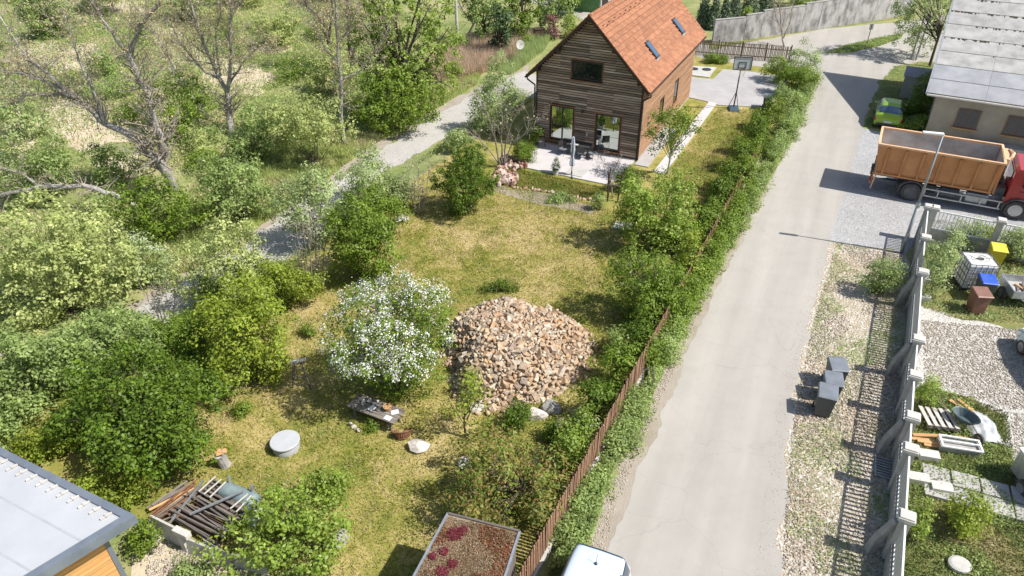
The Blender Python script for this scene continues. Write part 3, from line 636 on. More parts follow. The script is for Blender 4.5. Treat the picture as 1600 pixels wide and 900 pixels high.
m = MB(); m.box((0, 0, 1.36), (.12, .12, 2.72)); m.build('corner_post', M_EDGE, fr, loc=a_ + nn * .01, rot=(0, 0, math.atan2(dd.y, dd.x)))

hc = [at(700, 803, 2.2), at(812, 831, 2.2)]; he = at(790, 899, 2.2); hw = at(648, 899, 2.2)
dl = (hw - hc[0]).normalized(); dr = (he - hc[1]).normalized(); hp = [hc[0], hc[1], hc[1] + dr * 3.2, hc[0] + dl * 3.4]
ho = Vector((hc[0].x, hc[0].y, 0)); hut = thing('garden_hut', 'small flat roofed hut overgrown with brown and red moss at the garden fence', 'hut', ho)
M_MOSSR = groundmat('mossy_felt', [(.33, (.10, .065, .03)), (.44, (.20, .11, .06)), (.5, (.17, .14, .06)), (.58, (.30, .24, .18)), (.7, (.36, .30, .24))], s1=.7, s2=3, s3=16, bump=1.0, bscale=18)
M_RED = leafmat('red_sedum', [(.07, .008, .014), (.12, .018, .026), (.09, .024, .02)], trans=.1)
M_MOSSG = leafmat('moss_tufts', [(.09, .045, .02), (.17, .11, .07), (.11, .08, .03), (.25, .19, .14)], trans=.1)
hq = [Vector((p.x - ho.x, p.y - ho.y, 0)) for p in hp]; cen = sum(hq, Vector()) / 4
def shrink(q, k): return [cen + (p - cen) * k for p in q]
m = MB(); m.prism(shrink(hq, .93), 0, 2.1); m.build('wall', M_OLDWOOD, hut)
m = MB(); m.prism(shrink(hq, .985), 2.08, 2.2); m.build('roof', M_MOSSR, hut)
for i in range(4):
    a, b = hq[i], hq[(i + 1) % 4]; ln = (b - a).length
    MB().box((0, 0, 2.19), (ln, .06, .12)).build('roof_edge', M_GALV if i % 2 else M_OLDWOOD, hut, loc=(a + b) / 2, rot=(0, 0, math.atan2((b - a).y, (b - a).x)))

# ================================================================== VEHICLES
def crom(P, t):                                  # Catmull-Rom through control points (numpy rows)
    n = len(P); t = min(max(t, 0), n - 1 - 1e-9); i = int(t); f = t - i
    p1, p2 = P[i], P[i + 1]; p0 = P[i - 1] if i else 2 * p1 - p2; p3 = P[i + 2] if i + 2 < n else 2 * p2 - p1
    return .5 * ((2 * p1) + (-p0 + p2) * f + (2 * p0 - 5 * p1 + 4 * p2 - p3) * f * f + (-p0 + 3 * p1 - 3 * p2 + p3) * f ** 3)
def carpaint(name, c, metal=.25):
    m, n, l, b = newmat(name); b.inputs['Base Color'].default_value = col(c); b.inputs['Roughness'].default_value = .35; b.inputs['Metallic'].default_value = metal
    b.inputs['Coat Weight'].default_value = .8; b.inputs['Coat Roughness'].default_value = .06
    return m
M_RIM = mat('alloy_rim', (.45, .46, .48), (.55, .56, .58), rough=.35, metal=.8)
M_TAIL = mat('red_lamp', (.45, .02, .02), (.5, .03, .03), rough=.25)
mg, n_, l_, b_ = newmat('car_glass'); b_.inputs['Base Color'].default_value = (.13, .19, .25, 1); b_.inputs['Metallic'].default_value = .8; b_.inputs['Roughness'].default_value = .05; M_GLASSC = mg
M_HEAD = mat('clear_lamp', (.65, .67, .7), (.75, .77, .8), rough=.15, metal=.4)
def wheel(parent, loc, r, w, axis='x', name='wheel', rimmat=None):
    m = MB(); m.lathe([(r * .55, -w / 2), (r * .9, -w / 2), (r, -w * .36), (r, w * .36), (r * .9, w / 2), (r * .55, w / 2)], n=26)
    rot = (0, R(90), 0) if axis == 'x' else (R(90), 0, 0)
    o = m.build(name, M_RUBBER, parent, loc=loc, rot=rot); autosmooth(o.data)
    for s in (-1, 1):
        q = MB(); q.lathe([(0, s * w * .30), (r * .2, s * w * .36), (r * .26, s * w * .2), (r * .5, s * w * .28), (r * .56, s * w * .47), (r * .62, s * w * .51)], n=20)
        rr = q.build('rim', rimmat or M_RIM, o)
        h = MB()
        for k in range(5):
            a = 2 * pi * k / 5; h.box((r * .37 * cos(a), r * .37 * sin(a), s * w * .3), (r * .34, r * .1, .03), rz=a)
        h.build('spokes', rimmat or M_RIM, rr)
    return o
def car(name, label, cat, loc, rz, st, paint, wheels, rear=(2, 3), front=(5, 6), roofglass=None, wr=.3):
    root = thing(name, label, cat, loc, rz)
    secs = []
    for (y, ws, wb, wt, zs, zb, zt) in st:
        h = [(ws * .85, zs), (ws, zs + .06), (wb, (zs + zb) * .5), (wb * .985, zb), (wt + (wb - wt) * .25, zb + (zt - zb) * .75), (wt * .9, zt), (wt * .45, zt + .025)]
        row = [(-x, y, z) for x, z in h] + [(0, y, zt + .035)] + [(x, y, z) for x, z in reversed(h)]
        secs.append(np.array(row))
    S = np.array(secs); ns, nc = S.shape[:2]; A, B = (ns - 1) * 5 + 1, (nc - 1) * 4 + 1
    G = np.zeros((A, B, 3))
    tmp = np.array([[crom(S[:, j], i / 5) for j in range(nc)] for i in range(A)])
    for i in range(A):
        for j in range(B): G[i, j] = crom(tmp[i], j / 4)
    Nn = np.zeros_like(G)
    for i in range(A):
        for j in range(B):
            du = G[min(i + 1, A - 1), j] - G[max(i - 1, 0), j]; dv = G[i, min(j + 1, B - 1)] - G[i, max(j - 1, 0)]
            q = np.cross(dv, du); Nn[i, j] = q / (np.linalg.norm(q) + 1e-9)
    if Nn[A // 2, B // 2, 2] < 0: Nn = -Nn
    m = MB(); vs = [tuple(p) for p in G.reshape(-1, 3)]; fs = []
    for i in range(A - 1):
        for j in range(B - 1): fs.append((i * B + j, (i + 1) * B + j, (i + 1) * B + j + 1, i * B + j + 1))
    fs.append(tuple(range(B))); fs.append(tuple(reversed(range((A - 1) * B, A * B))))
    m.add(vs, fs); b = m.build('body', paint, root); bm = bmesh.new(); bm.from_mesh(b.data); bmesh.ops.recalc_face_normals(bm, faces=bm.faces); bm.to_mesh(b.data); bm.free(); autosmooth(b.data, .9)
    def patch(nm, i0, i1, j0, j1, mt, off=.008, par=root):
        q = MB(); vs = []; n2 = int(j1 - j0) + 1; n1 = int(i1 - i0) + 1
        for k in (off, off - .02):
            for i in range(i0, i1 + 1):
                for j in range(j0, j1 + 1): vs.append(tuple(G[i, j] + Nn[i, j] * k))
        fs = []; o = n1 * n2
        for i in range(n1 - 1):
            for j in range(n2 - 1): fs.append((i * n2 + j, i * n2 + j + 1, (i + 1) * n2 + j + 1, (i + 1) * n2 + j))
        ed = [j for j in range(n2)] + [i * n2 + n2 - 1 for i in range(1, n1)] + [(n1 - 1) * n2 + j for j in range(n2 - 2, -1, -1)] + [i * n2 for i in range(n1 - 2, 0, -1)]
        for a in range(len(ed)): c = ed[a]; d = ed[(a + 1) % len(ed)]; fs.append((c, d, d + o, c + o))
        q.add(vs, fs); ob = q.build(nm, mt, par, smooth=True); bm = bmesh.new(); bm.from_mesh(ob.data); bmesh.ops.recalc_face_normals(bm, faces=bm.faces); bm.to_mesh(ob.data); bm.free(); return ob
    jt0, jt1 = 4 * 4 + 2, (nc - 1 - 4) * 4 - 2
    patch('rear_window', rear[0] * 5 + 1, rear[1] * 5 - 1, jt0, jt1, M_GLASSC)
    patch('windscreen', front[0] * 5 + 1, front[1] * 5 - 1, jt0, jt1, M_GLASSC)
    mid = (rear[1] * 5 + front[0] * 5) // 2
    for sgn in (0, 1):
        j0, j1 = (3 * 4 + 1, 4 * 4 + 1) if sgn == 0 else (B - 1 - 4 * 4 - 1, B - 1 - 3 * 4 - 1)
        patch('side_window', rear[1] * 5 - 2, mid - 1, j0, j1, M_GLASSC); patch('side_window', mid + 1, front[0] * 5 + 2, j0, j1, M_GLASSC)
        jl0, jl1 = (2 * 4 + 0, 3 * 4) if sgn == 0 else (B - 1 - 3 * 4, B - 1 - 2 * 4)
        patch('tail_lamp', 2, 8, jl0, jl1, M_TAIL); patch('headlight', A - 11, A - 4, jl0, jl1, M_HEAD)
    for y, w in wheels:
        for s in (-1, 1): wheel(root, (s * w, y, wr), wr, .2)
    for s in (-1, 1):
        q = MB(); q.box((s * (st[4][2] + .1), st[front[1]][0] - .55, st[4][5] + .07), (.18, .1, .13)); q.build('wing_mirror', paint, root, bevel=.02)
    q = MB(); q.box((0, -.012, .55), (.5, .02, .11)); q.build('number_plate', M_WHITE, root)
    q = MB(); q.box((0, .0, .34), (1.3, .08, .16)); q.build('rear_bumper', M_DARK, root, bevel=.02)
    return root
HATCH = [(0.0, .66, .70, .60, .36, .62, .70), (.05, .76, .80, .68, .25, .86, .97), (.14, .80, .83, .68, .22, .92, .98), (.85, .81, .84, .60, .22, .97, 1.46), (1.3, .81, .845, .58, .22, .96, 1.50), (2.15, .81, .84, .60, .22, .94, 1.46),
         (2.95, .81, .83, .68, .22, .93, 1.0), (3.5, .79, .81, .66, .24, .80, .86), (3.85, .70, .74, .58, .3, .62, .68), (3.92, .62, .66, .5, .38, .55, .58)]
gc0, gc1 = at(1383, 203), at(1389, 158); a_ = math.atan2(-(gc1 - gc0).x, (gc1 - gc0).y)
car('hatchback_car', 'lime green hatchback parked by the grass with its tailgate towards the truck', 'car', gc0, a_, HATCH, carpaint('lime_paint', (.26, .42, .03)), ((.62, .74), (3.12, .74)))
MPV = [(0.0, .55, .60, .50, .40, .9, 1.05), (.08, .74, .78, .60, .26, 1.02, 1.25), (.2, .80, .84, .60, .24, 1.06, 1.50), (.48, .83, .87, .66, .24, 1.08, 1.73), (1.6, .83, .875, .72, .24, 1.06, 1.80), (2.9, .83, .87, .70, .24, 1.04, 1.74),
       (3.7, .82, .86, .72, .24, 1.02, 1.12), (4.2, .80, .83, .68, .26, .9, .96), (4.5, .72, .76, .6, .3, .68, .74), (4.55, .64, .68, .5, .38, .6, .64)]
wl0, wr0 = at(905, 857, 1.7), at(975, 860, 1.7); wc = (wl0 + wr0) / 2; wc.z = 0
rd = (at(1010, 700) - at(960, 850)).normalized(); a_ = math.atan2(rd.x, -rd.y)
wv = car('white_car', 'white family car seen from above at the bottom edge, driving on the grey road', 'car', wc + rd * .30, a_, MPV, carpaint('white_blue_paint', (.56, .64, .76), .0), ((.8, .78), (3.7, .78)), rear=(1, 3), front=(5, 6), wr=.33)
q = MB(); q.lathe([(0, 0), (.05, 0), (.035, .05), (0, .06)], n=10); q.tube((0, 0, .04), (0, -.08, .3), .006, n=5); q.build('antenna', M_DARK, wv, loc=(0, .85, 1.80))
for s in (-1, 1):
    q = MB(); q.box((s * .69, 1.9, 1.77), (.04, 2.0, .04)); q.build('roof_rail', M_DARK, wv, bevel=.01)
bc = at(1690, 640); car('blue_car', 'pale blue car whose corner just shows at the right picture edge on the gravel', 'car', bc, R(-8), HATCH, carpaint('pale_blue_paint', (.35, .5, .6)), ((.62, .74), (3.12, .74)))

def draped(name, label, cat, loc, rx, ry, h, m_, seed, group=None, n=18):
    rs = np.random.RandomState(seed); g_ = np.linspace(-1, 1, n); X, Y = np.meshgrid(g_, g_); vs = []
    for x, y in zip(X.ravel(), Y.ravel()):
        r = math.hypot(x, y); k = max(0, 1 - r ** 2.2 * .62); zz = h * k * (1 + .45 * mnoise.noise(Vector((x * 2.5, y * 2.5, seed)))) + .05 * mnoise.noise(Vector((x * 7, y * 7, seed + 5)))
        q = 1 + .12 * mnoise.noise(Vector((x * 2, y * 2, seed + 9))); vs.append((x * rx * q, y * ry * q, max(.012, zz - .12 * h)))
    fs = [(j * n + i, j * n + i + 1, (j + 1) * n + i + 1, (j + 1) * n + i) for j in range(n - 1) for i in range(n - 1)]
    m = MB(); m.add(vs, fs); return tag(m.build(name, m_, None, loc=loc, rot=(0, 0, seed), smooth=True), label, cat, group)
# ---- tipper truck
tn = at(1418, 313); ta = math.atan2((at(1580, 343) - tn).y, (at(1580, 343) - tn).x)
tx, ty = Vector((cos(ta), sin(ta), 0)), Vector((-sin(ta), cos(ta), 0))
M_ORANGE = mat('orange_skip_paint', (.47, .20, .075), (.62, .285, .115), rough=.65, scale=1.1, c3=(.57, .25, .09), bump=.1, bscale=20)
M_ORIM = mat('pale_orange_rim', (.72, .42, .22), (.80, .52, .32), rough=.55, scale=3)
M_SKIPIN = mat('scuffed_skip_inside', (.34, .31, .28), (.56, .54, .51), rough=.8, scale=1.0, c3=(.46, .41, .37), bump=.2)
M_CHAS = mat('chassis_grey', (.07, .075, .08), (.14, .145, .15), rough=.7, scale=3)
M_REDC = carpaint('red_cab_paint', (.42, .03, .03), 0)
tr = thing('skip_truck', 'skip loader truck with red cab carrying a long open orange container on the forecourt', 'truck', tn + ty * 1.12, ta)
Ls, Ws, z0, z1, xr = 5.9, 2.7, 1.22, 2.9, -2.2
yn, yf = -1.2, 1.5
sk2 = MB(); sk2.box((xr + Ls / 2, (yn + yf) / 2, z0), (Ls - .3, Ws - .35, .08)); sk2.build('container_floor', M_SKIPIN, tr)
for yy, s in ((yn, -1), (yf, 1)):
    q = MB(); vs = []
    for t in (0, .05):
        vs += [(xr + .25, yy - s * (.16 + t), z0), (xr + Ls, yy - s * (.16 + t), z0), (xr + Ls, yy - s * t, z1), (xr, yy - s * t, z1)]
    q.add(vs, [(0, 1, 2, 3), (7, 6, 5, 4), (0, 4, 5, 1), (1, 5, 6, 2), (2, 6, 7, 3), (3, 7, 4, 0)]); w = q.build('container_side', M_ORANGE, tr)
    q = MB(); vs = []
    for t in (.056, .066):
        vs += [(xr + .3, yy - s * (.16 + t), z0 + .03), (xr + Ls - .08, yy - s * (.16 + t), z0 + .03), (xr + Ls - .08, yy - s * t, z1 - .03), (xr + .08, yy - s * t, z1 - .03)]
    q.add(vs, [(0, 1, 2, 3), (7, 6, 5, 4), (0, 4, 5, 1), (1, 5, 6, 2), (2, 6, 7, 3), (3, 7, 4, 0)]); q.build('lining', M_SKIPIN, w)
    for k in range(7):
        x = xr + .55 + k * .86; q = MB(); q.path([(x, yy - s * .13, z0 + .02), (x, yy + s * .03, z1 - .1)], [.075, .075], 4); q.build('rib', M_ORANGE, w)
    q = MB(); q.box((xr + Ls / 2, yy + s * .015, z1 + .03), (Ls + .1, .13, .1)); q.build('rim', M_ORIM, w, bevel=.015)
    q = MB(); q.box((xr + Ls / 2, yy - s * .12, z0 + .02), (Ls - .2, .1, .1)); q.build('bottom_rail', M_ORANGE, w)
for xx, nm in ((xr, 'tailgate'), (xr + Ls, 'container_front')):
    q = MB(); q.box((xx + (.12 if xx < 0 else 0), (yn + yf) / 2, (z0 + z1) / 2), (.06, Ws - .12, z1 - z0 + .02), ry=(-.15 if xx < 0 else 0)); w = q.build(nm, M_ORANGE, tr)
    q = MB(); q.box((xx + (.16 if xx < 0 else -.04), (yn + yf) / 2, (z0 + z1) / 2), (.02, Ws - .2, z1 - z0 - .08), ry=(-.15 if xx < 0 else 0)); q.build('lining', M_SKIPIN, w)
    q = MB(); q.box((xx, (yn + yf) / 2, z1 + .03), (.12, Ws - .12, .1)); q.build('rim', M_ORIM, w)
q = MB(); q.path([(3.72, -.5, z1 - .1), (4.0, -.35, z1 + .12), (4.1, .15, z1 + .16), (4.0, .65, z1 + .12), (3.72, .8, z1 - .1)], [.09] * 5, 6); q.box((3.8, .15, z1 - .05), (.25, 1.6, .3)); q.build('lifting_bracket', M_ORIM, tr)
q = MB()
for yy in (-.25, .55): q.box((1.6, yy, .95), (7.6, .12, .28))
for x in (-1.9, -.9, .4, 1.8, 3.0, 4.4): q.box((x, .15, .95), (.12, .8, .2))
q.build('chassis', M_CHAS, tr)
for x in (0, 4.94):
    for yy, w_ in ((-1.12 + .16, .32), (1.26 + .16, .32)):
        wheel(tr, (x, yy, .52), .52, .34 if x else .5, 'y', rimmat=M_RIM if x else M_CHAS)
        q = MB(); vs = []; n = 10
        for k in range(n + 1):
            t = R(-5 + 190 * k / n)
            for r_ in (.60, .64):
                for y_ in (-.24, .24): vs.append((x + r_ * cos(t), yy + y_, .52 + r_ * sin(t)))
        fs = []
        for k in range(n):
            a = 4 * k; b = a + 4
            fs += [(a, a + 1, b + 1, b), (a + 2, b + 2, b + 3, a + 3), (a, b, b + 2, a + 2), (a + 1, a + 3, b + 3, b + 1)]
        q.add(vs, fs); q.build('mudguard', M_CHAS, tr)
    q = MB(); q.tube((x, -.95, .52), (x, 1.3, .52), .08); q.build('axle', M_CHAS, tr)
q = MB(); q.tube((1.35, -.75, .72), (2.25, -.75, .72), .3, n=16); q.build('fuel_tank', M_CHAS, tr)
q = MB(); q.box((3.1, -.75, .75), (1.0, .5, .5)); q.build('battery_box', M_GALV, tr, bevel=.03)
q = MB()
for zz in (.45, .85): q.box((2.4, -1.1, zz), (3.7, .05, .07))
for x in (.65, 1.3, 2.4, 3.3, 4.15): q.box((x, -1.1, .65), (.06, .05, .42))
q.build('side_guard', M_GALV, tr)
q = MB(); q.box((-2.1, .15, .62), (.08, 2.3, .14)); q.box((-2.05, -.9, .95), (.07, .07, .6)); q.box((-2.05, 1.2, .95), (.07, .07, .6)); q.build('rear_bumper', M_ORANGE, tr)
q = MB(); q.tube((-2.0, -1.05, .3), (-1.9, -1.05, 1.25), .04, n=6); q.build('rear_prop', M_ORIM, tr)
q = MB(); q.tube((3.9, -.1, 1.1), (3.9, -.1, 2.5), .12, n=10); q.tube((3.9, .5, 1.1), (3.9, .5, 2.7), .09, n=10); q.box((4.0, .15, 1.2), (.5, 1.8, .5)); q.build('hoist_and_exhaust', M_CHAS, tr)
q = MB(); vs = []
prof = [(4.3, .75), (4.3, 2.55), (4.45, 2.72), (5.7, 2.72), (6.0, 2.5), (6.15, 1.7), (6.2, .75)]
for y_ in (-1.05, 1.35): vs += [(x, y_, z) for x, z in prof]
n = len(prof); q.add(vs, [tuple(range(n)), tuple(reversed(range(n, 2 * n)))] + [(i, n + i, n + (i + 1) % n, (i + 1) % n) for i in range(n)])
cb = q.build('cab', M_REDC, tr, bevel=.05)
for y_, s in ((-1.05, -1), (1.35, 1)):
    q = MB(); q.box((5.3, y_ + s * .01, 2.1), (.95, .03, .6)); q.build('side_window', M_GLASSD, cb)
    q = MB(); q.box((5.3, y_ + s * .02, 1.55), (1.0, .02, .02)); q.build('door_seam', M_BLACK, cb)
q = MB(); q.box((6.11, .15, 2.1), (.04, 2.1, .68), ry=-.18); q.build('windscreen', M_GLASSD, cb)
q = MB(); q.box((4.28, .15, 2.15), (.03, 1.5, .5)); q.build('rear_window', M_GLASSD, cb)
for s in (-.85, 1.15):
    q = MB(); q.box((-2.15, s, .75), (.05, .3, .12)); q.build('tail_lamp', M_TAIL, tr)
    q = MB(); q.box((-.78, s - .1, .35), (.02, .4, .45)); q.build('mudflap', M_RUBBER, tr)
q = MB(); rs = random.Random(8)
for k in range(7): q.path([(-1.7 + k * .15, -.7 + .1 * (k % 3), .8), (-.9 + k * .3, -.55, .75 + .1 * rs.random()), (.2 + k * .4, -.6, .85)], [.03] * 3, 5)
q.box((.9, -.55, .75), (.5, .45, .4)); q.tube((-.75, -.5, .75), (-.2, -.5, .75), .12, n=10)
q.build('hoses_and_valves', M_BLACK, tr)
dr = draped('soil_residue', 'thin brown soil residue on the floor of the orange container', 'soil', tr.matrix_basis @ Vector((.6, .2, 1.27)), 2.2, .9, .14, M_DIRT, 2)
dr.rotation_euler = (0, 0, ta)
q = MB(); q.box((6.25, .15, .62), (.2, 2.4, .4)); q.build('front_bumper', M_CHAS, tr, bevel=.04)

# ================================================================== RIGHT SIDE OBJECTS
# lamp post
lp0 = at(1408, 395); hd = at(1466, 205, 0); lph = 6.05
lpz = R(155); lp = thing('street_lamp', 'tall slim grey street lamp with flat white head leaning over the truck', 'street lamp', lp0)
q = MB(); q.path([(0, 0, 0), (0, 0, 2.6)], [.085, .08], 12); q.path([(0, 0, 2.6), (.0, 0, lph)], [.06, .035], 12); q.build('pole', mat('lamp_pole_paint', (.30, .33, .35), (.38, .41, .43), rough=.5, metal=.3), lp, smooth=True)
q = MB(); q.tube((0, 0, 2.5), (0, 0, 2.7), .1, n=12); q.box((.0, -.09, .9), (.12, .03, .35)); q.build('collar', M_GALV, lp)
q = MB(); q.box((-.38, .12, lph + .04), (.85, .2, .09), rz=-.3); q.build('lamp_head', M_WHITE, lp, bevel=.02)
# wheelie bins
def wheelie(label, loc, rz, body, lid, h=1.0, group=None, s=1.1, cat='wheelie bin'):
    t = thing('wheelie_bin', label, cat, loc, rz, group); m = MB(); vs = []
    for z, w, d in ((.06, .21, .21), (.1, .23, .23), (h * .86, .28, .30), (h * .88, .30, .33), (h * .92, .30, .33)):
        for x, y in ((-1, -1), (1, -1), (1, 1), (-1, 1)): vs.append((x * w * s, (y * d + (.02 * z)) * s, z))
    fs = [(3, 2, 1, 0), (16, 17, 18, 19)]
    for i in range(4):
        for k in range(4): fs.append((i * 4 + k, i * 4 + (k + 1) % 4, i * 4 + 4 + (k + 1) % 4, i * 4 + 4 + k))
    m.add(vs, fs); m.build('body', body, t, bevel=.02)
    m = MB(); m.add([(-.31 * s, -.36 * s, h * .925), (.31 * s, -.36 * s, h * .925), (.31 * s, .34 * s, h * .925), (-.31 * s, .34 * s, h * .925), (-.27 * s, -.31 * s, h * .965), (.27 * s, -.31 * s, h * .965), (.29 * s, .3 * s, h * 1.03), (-.29 * s, .3 * s, h * 1.03)],
          [(3, 2, 1, 0), (4, 5, 6, 7), (0, 1, 5, 4), (1, 2, 6, 5), (2, 3, 7, 6), (3, 0, 4, 7)]); m.build('lid', lid, t, bevel=.02)
    m = MB(); m.tube((-.24 * s, .39 * s, h * .95), (.24 * s, .39 * s, h * .95), .018, n=8); m.box((-.22 * s, .36 * s, h * .94), (.03, .08, .04)); m.box((.22 * s, .36 * s, h * .94), (.03, .08, .04)); m.build('handle', body, t)
    for x in (-.27, .27): 
        m = MB(); m.tube((x * s - .03, .27 * s, .1), (x * s + .03, .27 * s, .1), .1, n=14); m.build('wheel', M_RUBBER, t)
    return t
M_BINB = mat('anthracite_bin', (.075, .08, .085), (.10, .105, .11), rough=.55)
M_BINL = mat('bin_lid_grey', (.16, .18, .20), (.21, .23, .26), rough=.4)
wheelie('dark grey wheelie bin nearest the camera on the stony verge', at(1283, 646), R(-22), M_BINB, M_BINL, 1.12, 'grey bins on the verge')
wheelie('dark grey wheelie bin in the middle, mostly hidden behind the nearest bin', at(1293, 622), R(-15), M_BINB, M_BINL, 1.0, 'grey bins on the verge')
wheelie('dark grey wheelie bin farthest up the verge with a pale lid', at(1300, 601), R(-8), M_BINB, M_BINL, 1.05, 'grey bins on the verge')
wheelie('yellow wheelie bin in front of the shrubs beside the white tank', at(1549, 415), R(-20), mat('yellow_plastic', (.62, .50, .03), (.70, .57, .06), rough=.5), mat('yellow_lid', (.68, .56, .05), (.74, .62, .08), rough=.45), 1.05)
wheelie('brown wheelie bin in the yard below the blue lid', at(1521, 488), R(-6), mat('brown_plastic', (.16, .075, .05), (.20, .10, .07), rough=.6), mat('brown_lid', (.22, .11, .08), (.26, .14, .1), rough=.5), 1.1)
wheelie('dark wheelie bin with a bright blue lid behind the brown bin', at(1531, 468), R(-14), M_BINB, mat('blue_lid', (.03, .09, .50), (.06, .14, .58), rough=.4), 1.12)
# IBC tank
ib = thing('water_tank', 'white cube water tank in a wire cage beside the yard hedge', 'tank', at(1514, 446), R(-8)); ib.scale = (1.18, 1.1, 1.2)
m = MB(); m.box((0, 0, .64), (1.0, 1.0, 1.0)); m.box((0, 0, 1.15), (.92, .92, .04)); b = m.build('tank_body', mat('milky_plastic', (.66, .66, .64), (.74, .74, .72), rough=.45), ib, bevel=.05)
m = MB(); m.lathe([(0, 1.17), (.12, 1.17), (.12, 1.22), (0, 1.22)], n=14); m.build('tank_cap', M_DARK, ib)
m = MB()
for k in range(6):
    x = -.51 + k * .204
    for s in (-.52, .52): m.tube((x, s, .14), (x, s, 1.18), .011, n=4, cap=False); m.tube((s, x, .14), (s, x, 1.18), .011, n=4, cap=False)
for z_ in (.2, .45, .7, .95, 1.18):
    for s in (-.53, .53): m.tube((-.53, s, z_), (.53, s, z_), .012, n=4, cap=False); m.tube((s, -.53, z_), (s, .53, z_), .012, n=4, cap=False)
m.build('wire_cage', M_CHAS, ib)
m = MB()
for y in (-.45, 0, .45): m.box((0, y, .07), (1.05, .12, .13))
m.build('pallet_base', M_DARK, ib)
m = MB(); m.path([(.05 + .28 * cos(t * .35) * (1 + t * .03), .05 + .28 * sin(t * .35), 1.19 + .004 * t) for t in range(30)] + [(.52, .1, 1.2), (.6, -.1, .9), (.56, -.2, .5)], [.014] * 33, 5); tag(m.build('garden_hose', M_CAP, None, loc=ib.location + Vector((0, 0, .235)), rot=(0, 0, R(-8))), 'pale garden hose coiled on top of the white cube tank', 'hose')
# trailer
tl = thing('car_trailer', 'galvanised flatbed car trailer with drop sides standing in the gravel yard', 'trailer', at(1600, 470), R(-10))
for nm, c, d in (('bed', (.35, 0, .52), (2.6, 1.4, .05)), ('side_wall', (.35, -.7, .7), (2.6, .04, .34)), ('side_wall', (.35, .7, .7), (2.6, .04, .34)), ('end_wall', (-.95, 0, .7), (.04, 1.4, .34)), ('end_wall', (1.65, 0, .7), (.04, 1.4, .34))):
    m = MB(); m.box(c, d); m.build(nm, M_GALV if nm != 'bed' else M_CONC, tl)
m = MB(); m.path([(-.55, -.7, .48), (-.05, -1.75, .48)], [.035] * 2, 4); m.path([(.75, -.7, .48), (.05, -1.75, .48)], [.035] * 2, 4); m.path([(0, -1.6, .48), (0, -2.1, .50)], [.04] * 2, 6); m.build('drawbar', M_GALV, tl)
m = MB(); m.tube((-.12, -1.95, .1), (-.12, -1.95, .6), .025); m.tube((-.15, -1.95, .09), (-.09, -1.95, .09), .09, n=12); m.build('jockey_wheel', M_DARK, tl)
for x in (-.98, 1.7): wheel(tl, (x, .05, .29), .29, .16)
for k in range(7):
    m = MB(); m.box((0, 0, 0), (random.uniform(.5, .9), .09, .04)); tag(m.build('timber_offcut', M_NEWWOOD if k % 2 else M_OLDWOOD, None, loc=tl.matrix_basis @ Vector((-.5 + k * .17, random.uniform(-.2, .3), .58 + .03 * (k % 3))), rot=(0, 0, R(95 + random.uniform(-35, 35)))), ['leftmost', 'second from the left', 'third from the left', 'middle', 'third from the right', 'second from the right', 'rightmost'][k] + ' timber offcut lying on the bed of the galvanised trailer', 'timber', 'timber offcuts in the trailer')
m = MB(); m.lathe([(0, 0), (.17, 0), (.19, .3), (.17, .42), (.06, .45), (0, .45)], n=14); tag(m.build('canister', mat('blue_grey_plastic', (.22, .30, .38), (.3, .38, .45), rough=.5), None, loc=tl.matrix_basis @ Vector((.6, -.35, .55))), 'blue grey round canister standing in the trailer', 'canister')
# hut shape at right edge
hs = thing('white_trailer', 'white panel trailer end showing at the right edge by the slabs', 'trailer', at(1614, 800), R(0))
m = MB(); m.box((.75, .7, .72), (1.4, 1.6, .9)); m.build('body', M_GALV, hs, bevel=.03); m = MB(); m.box((.75, .7, 1.19), (1.46, 1.66, .05)); m.build('cover', M_WHITE, hs)
for s in (-.02, 1.52): wheel(hs, (s, .7, .27), .27, .15)
# pallet, wheelbarrow, tarp, frame, timber
pl = thing('wooden_pallet', 'pale wooden pallet lying in the yard grass beside the wheelbarrow', 'pallet', at(1464, 662), R(-12))
for k in range(5): MB().box((-.46 + k * .22, 0, .28), (.13, 1.15, .025)).build('board', M_CAP, pl)
for y in (-.5, 0, .5): MB().box((0, y, .22), (1.05, .1, .09)).build('bearer', M_OLDWOOD, pl)
for k in range(4): MB().box((-.4 + k * .26, 0, .16), (.1, 1.15, .022)).build('board', M_OLDWOOD, pl)
pl.rotation_euler = (R(-8), 0, R(-12))
wb2 = thing('wheelbarrow', 'dark wheelbarrow with green grey tub tipped beside the pallet', 'wheelbarrow', at(1500, 668), R(-75))
m = MB(); vs = []
for z_, a, b_ in ((.35, .28, .2), (.62, .48, .34)):
    for k in range(16): t = 2 * pi * k / 16; vs.append((a * cos(t) * (1.1 if cos(t) > 0 else 1), b_ * sin(t), z_ + .05 * cos(t)))
for z_, a, b_ in ((.60, .45, .31), (.37, .26, .18)):
    for k in range(16): t = 2 * pi * k / 16; vs.append((a * cos(t) * (1.1 if cos(t) > 0 else 1), b_ * sin(t), z_ + .05 * cos(t)))
fs = [(i * 16 + k, i * 16 + (k + 1) % 16, i * 16 + 16 + (k + 1) % 16, i * 16 + 16 + k) for i in range(3) for k in range(16)] + [tuple(range(48, 64)), tuple(reversed(range(16)))]
m.add(vs, fs); m.build('tub', mat('green_grey_tub', (.07, .10, .11), (.11, .15, .16), rough=.5), wb2)
m = MB()
for s in (-1, 1): m.path([(.75, s * .05, .2), (.2, s * .17, .33), (-.5, s * .27, .42), (-.95, s * .28, .6)], [.02] * 4, 6); m.path([(-.2, s * .22, .38), (-.3, s * .24, .0)], [.018] * 2, 6)
m.build('frame', M_OLDWOOD, wb2); wheel(wb2, (.75, 0, .19), .19, .09, 'y')
draped('tarpaulin', 'crumpled pale grey tarpaulin right of the wheelbarrow', 'tarpaulin', at(1532, 668), .5, .75, .28, mat('grey_tarp', (.38, .40, .40), (.5, .52, .52), rough=.6), 3)
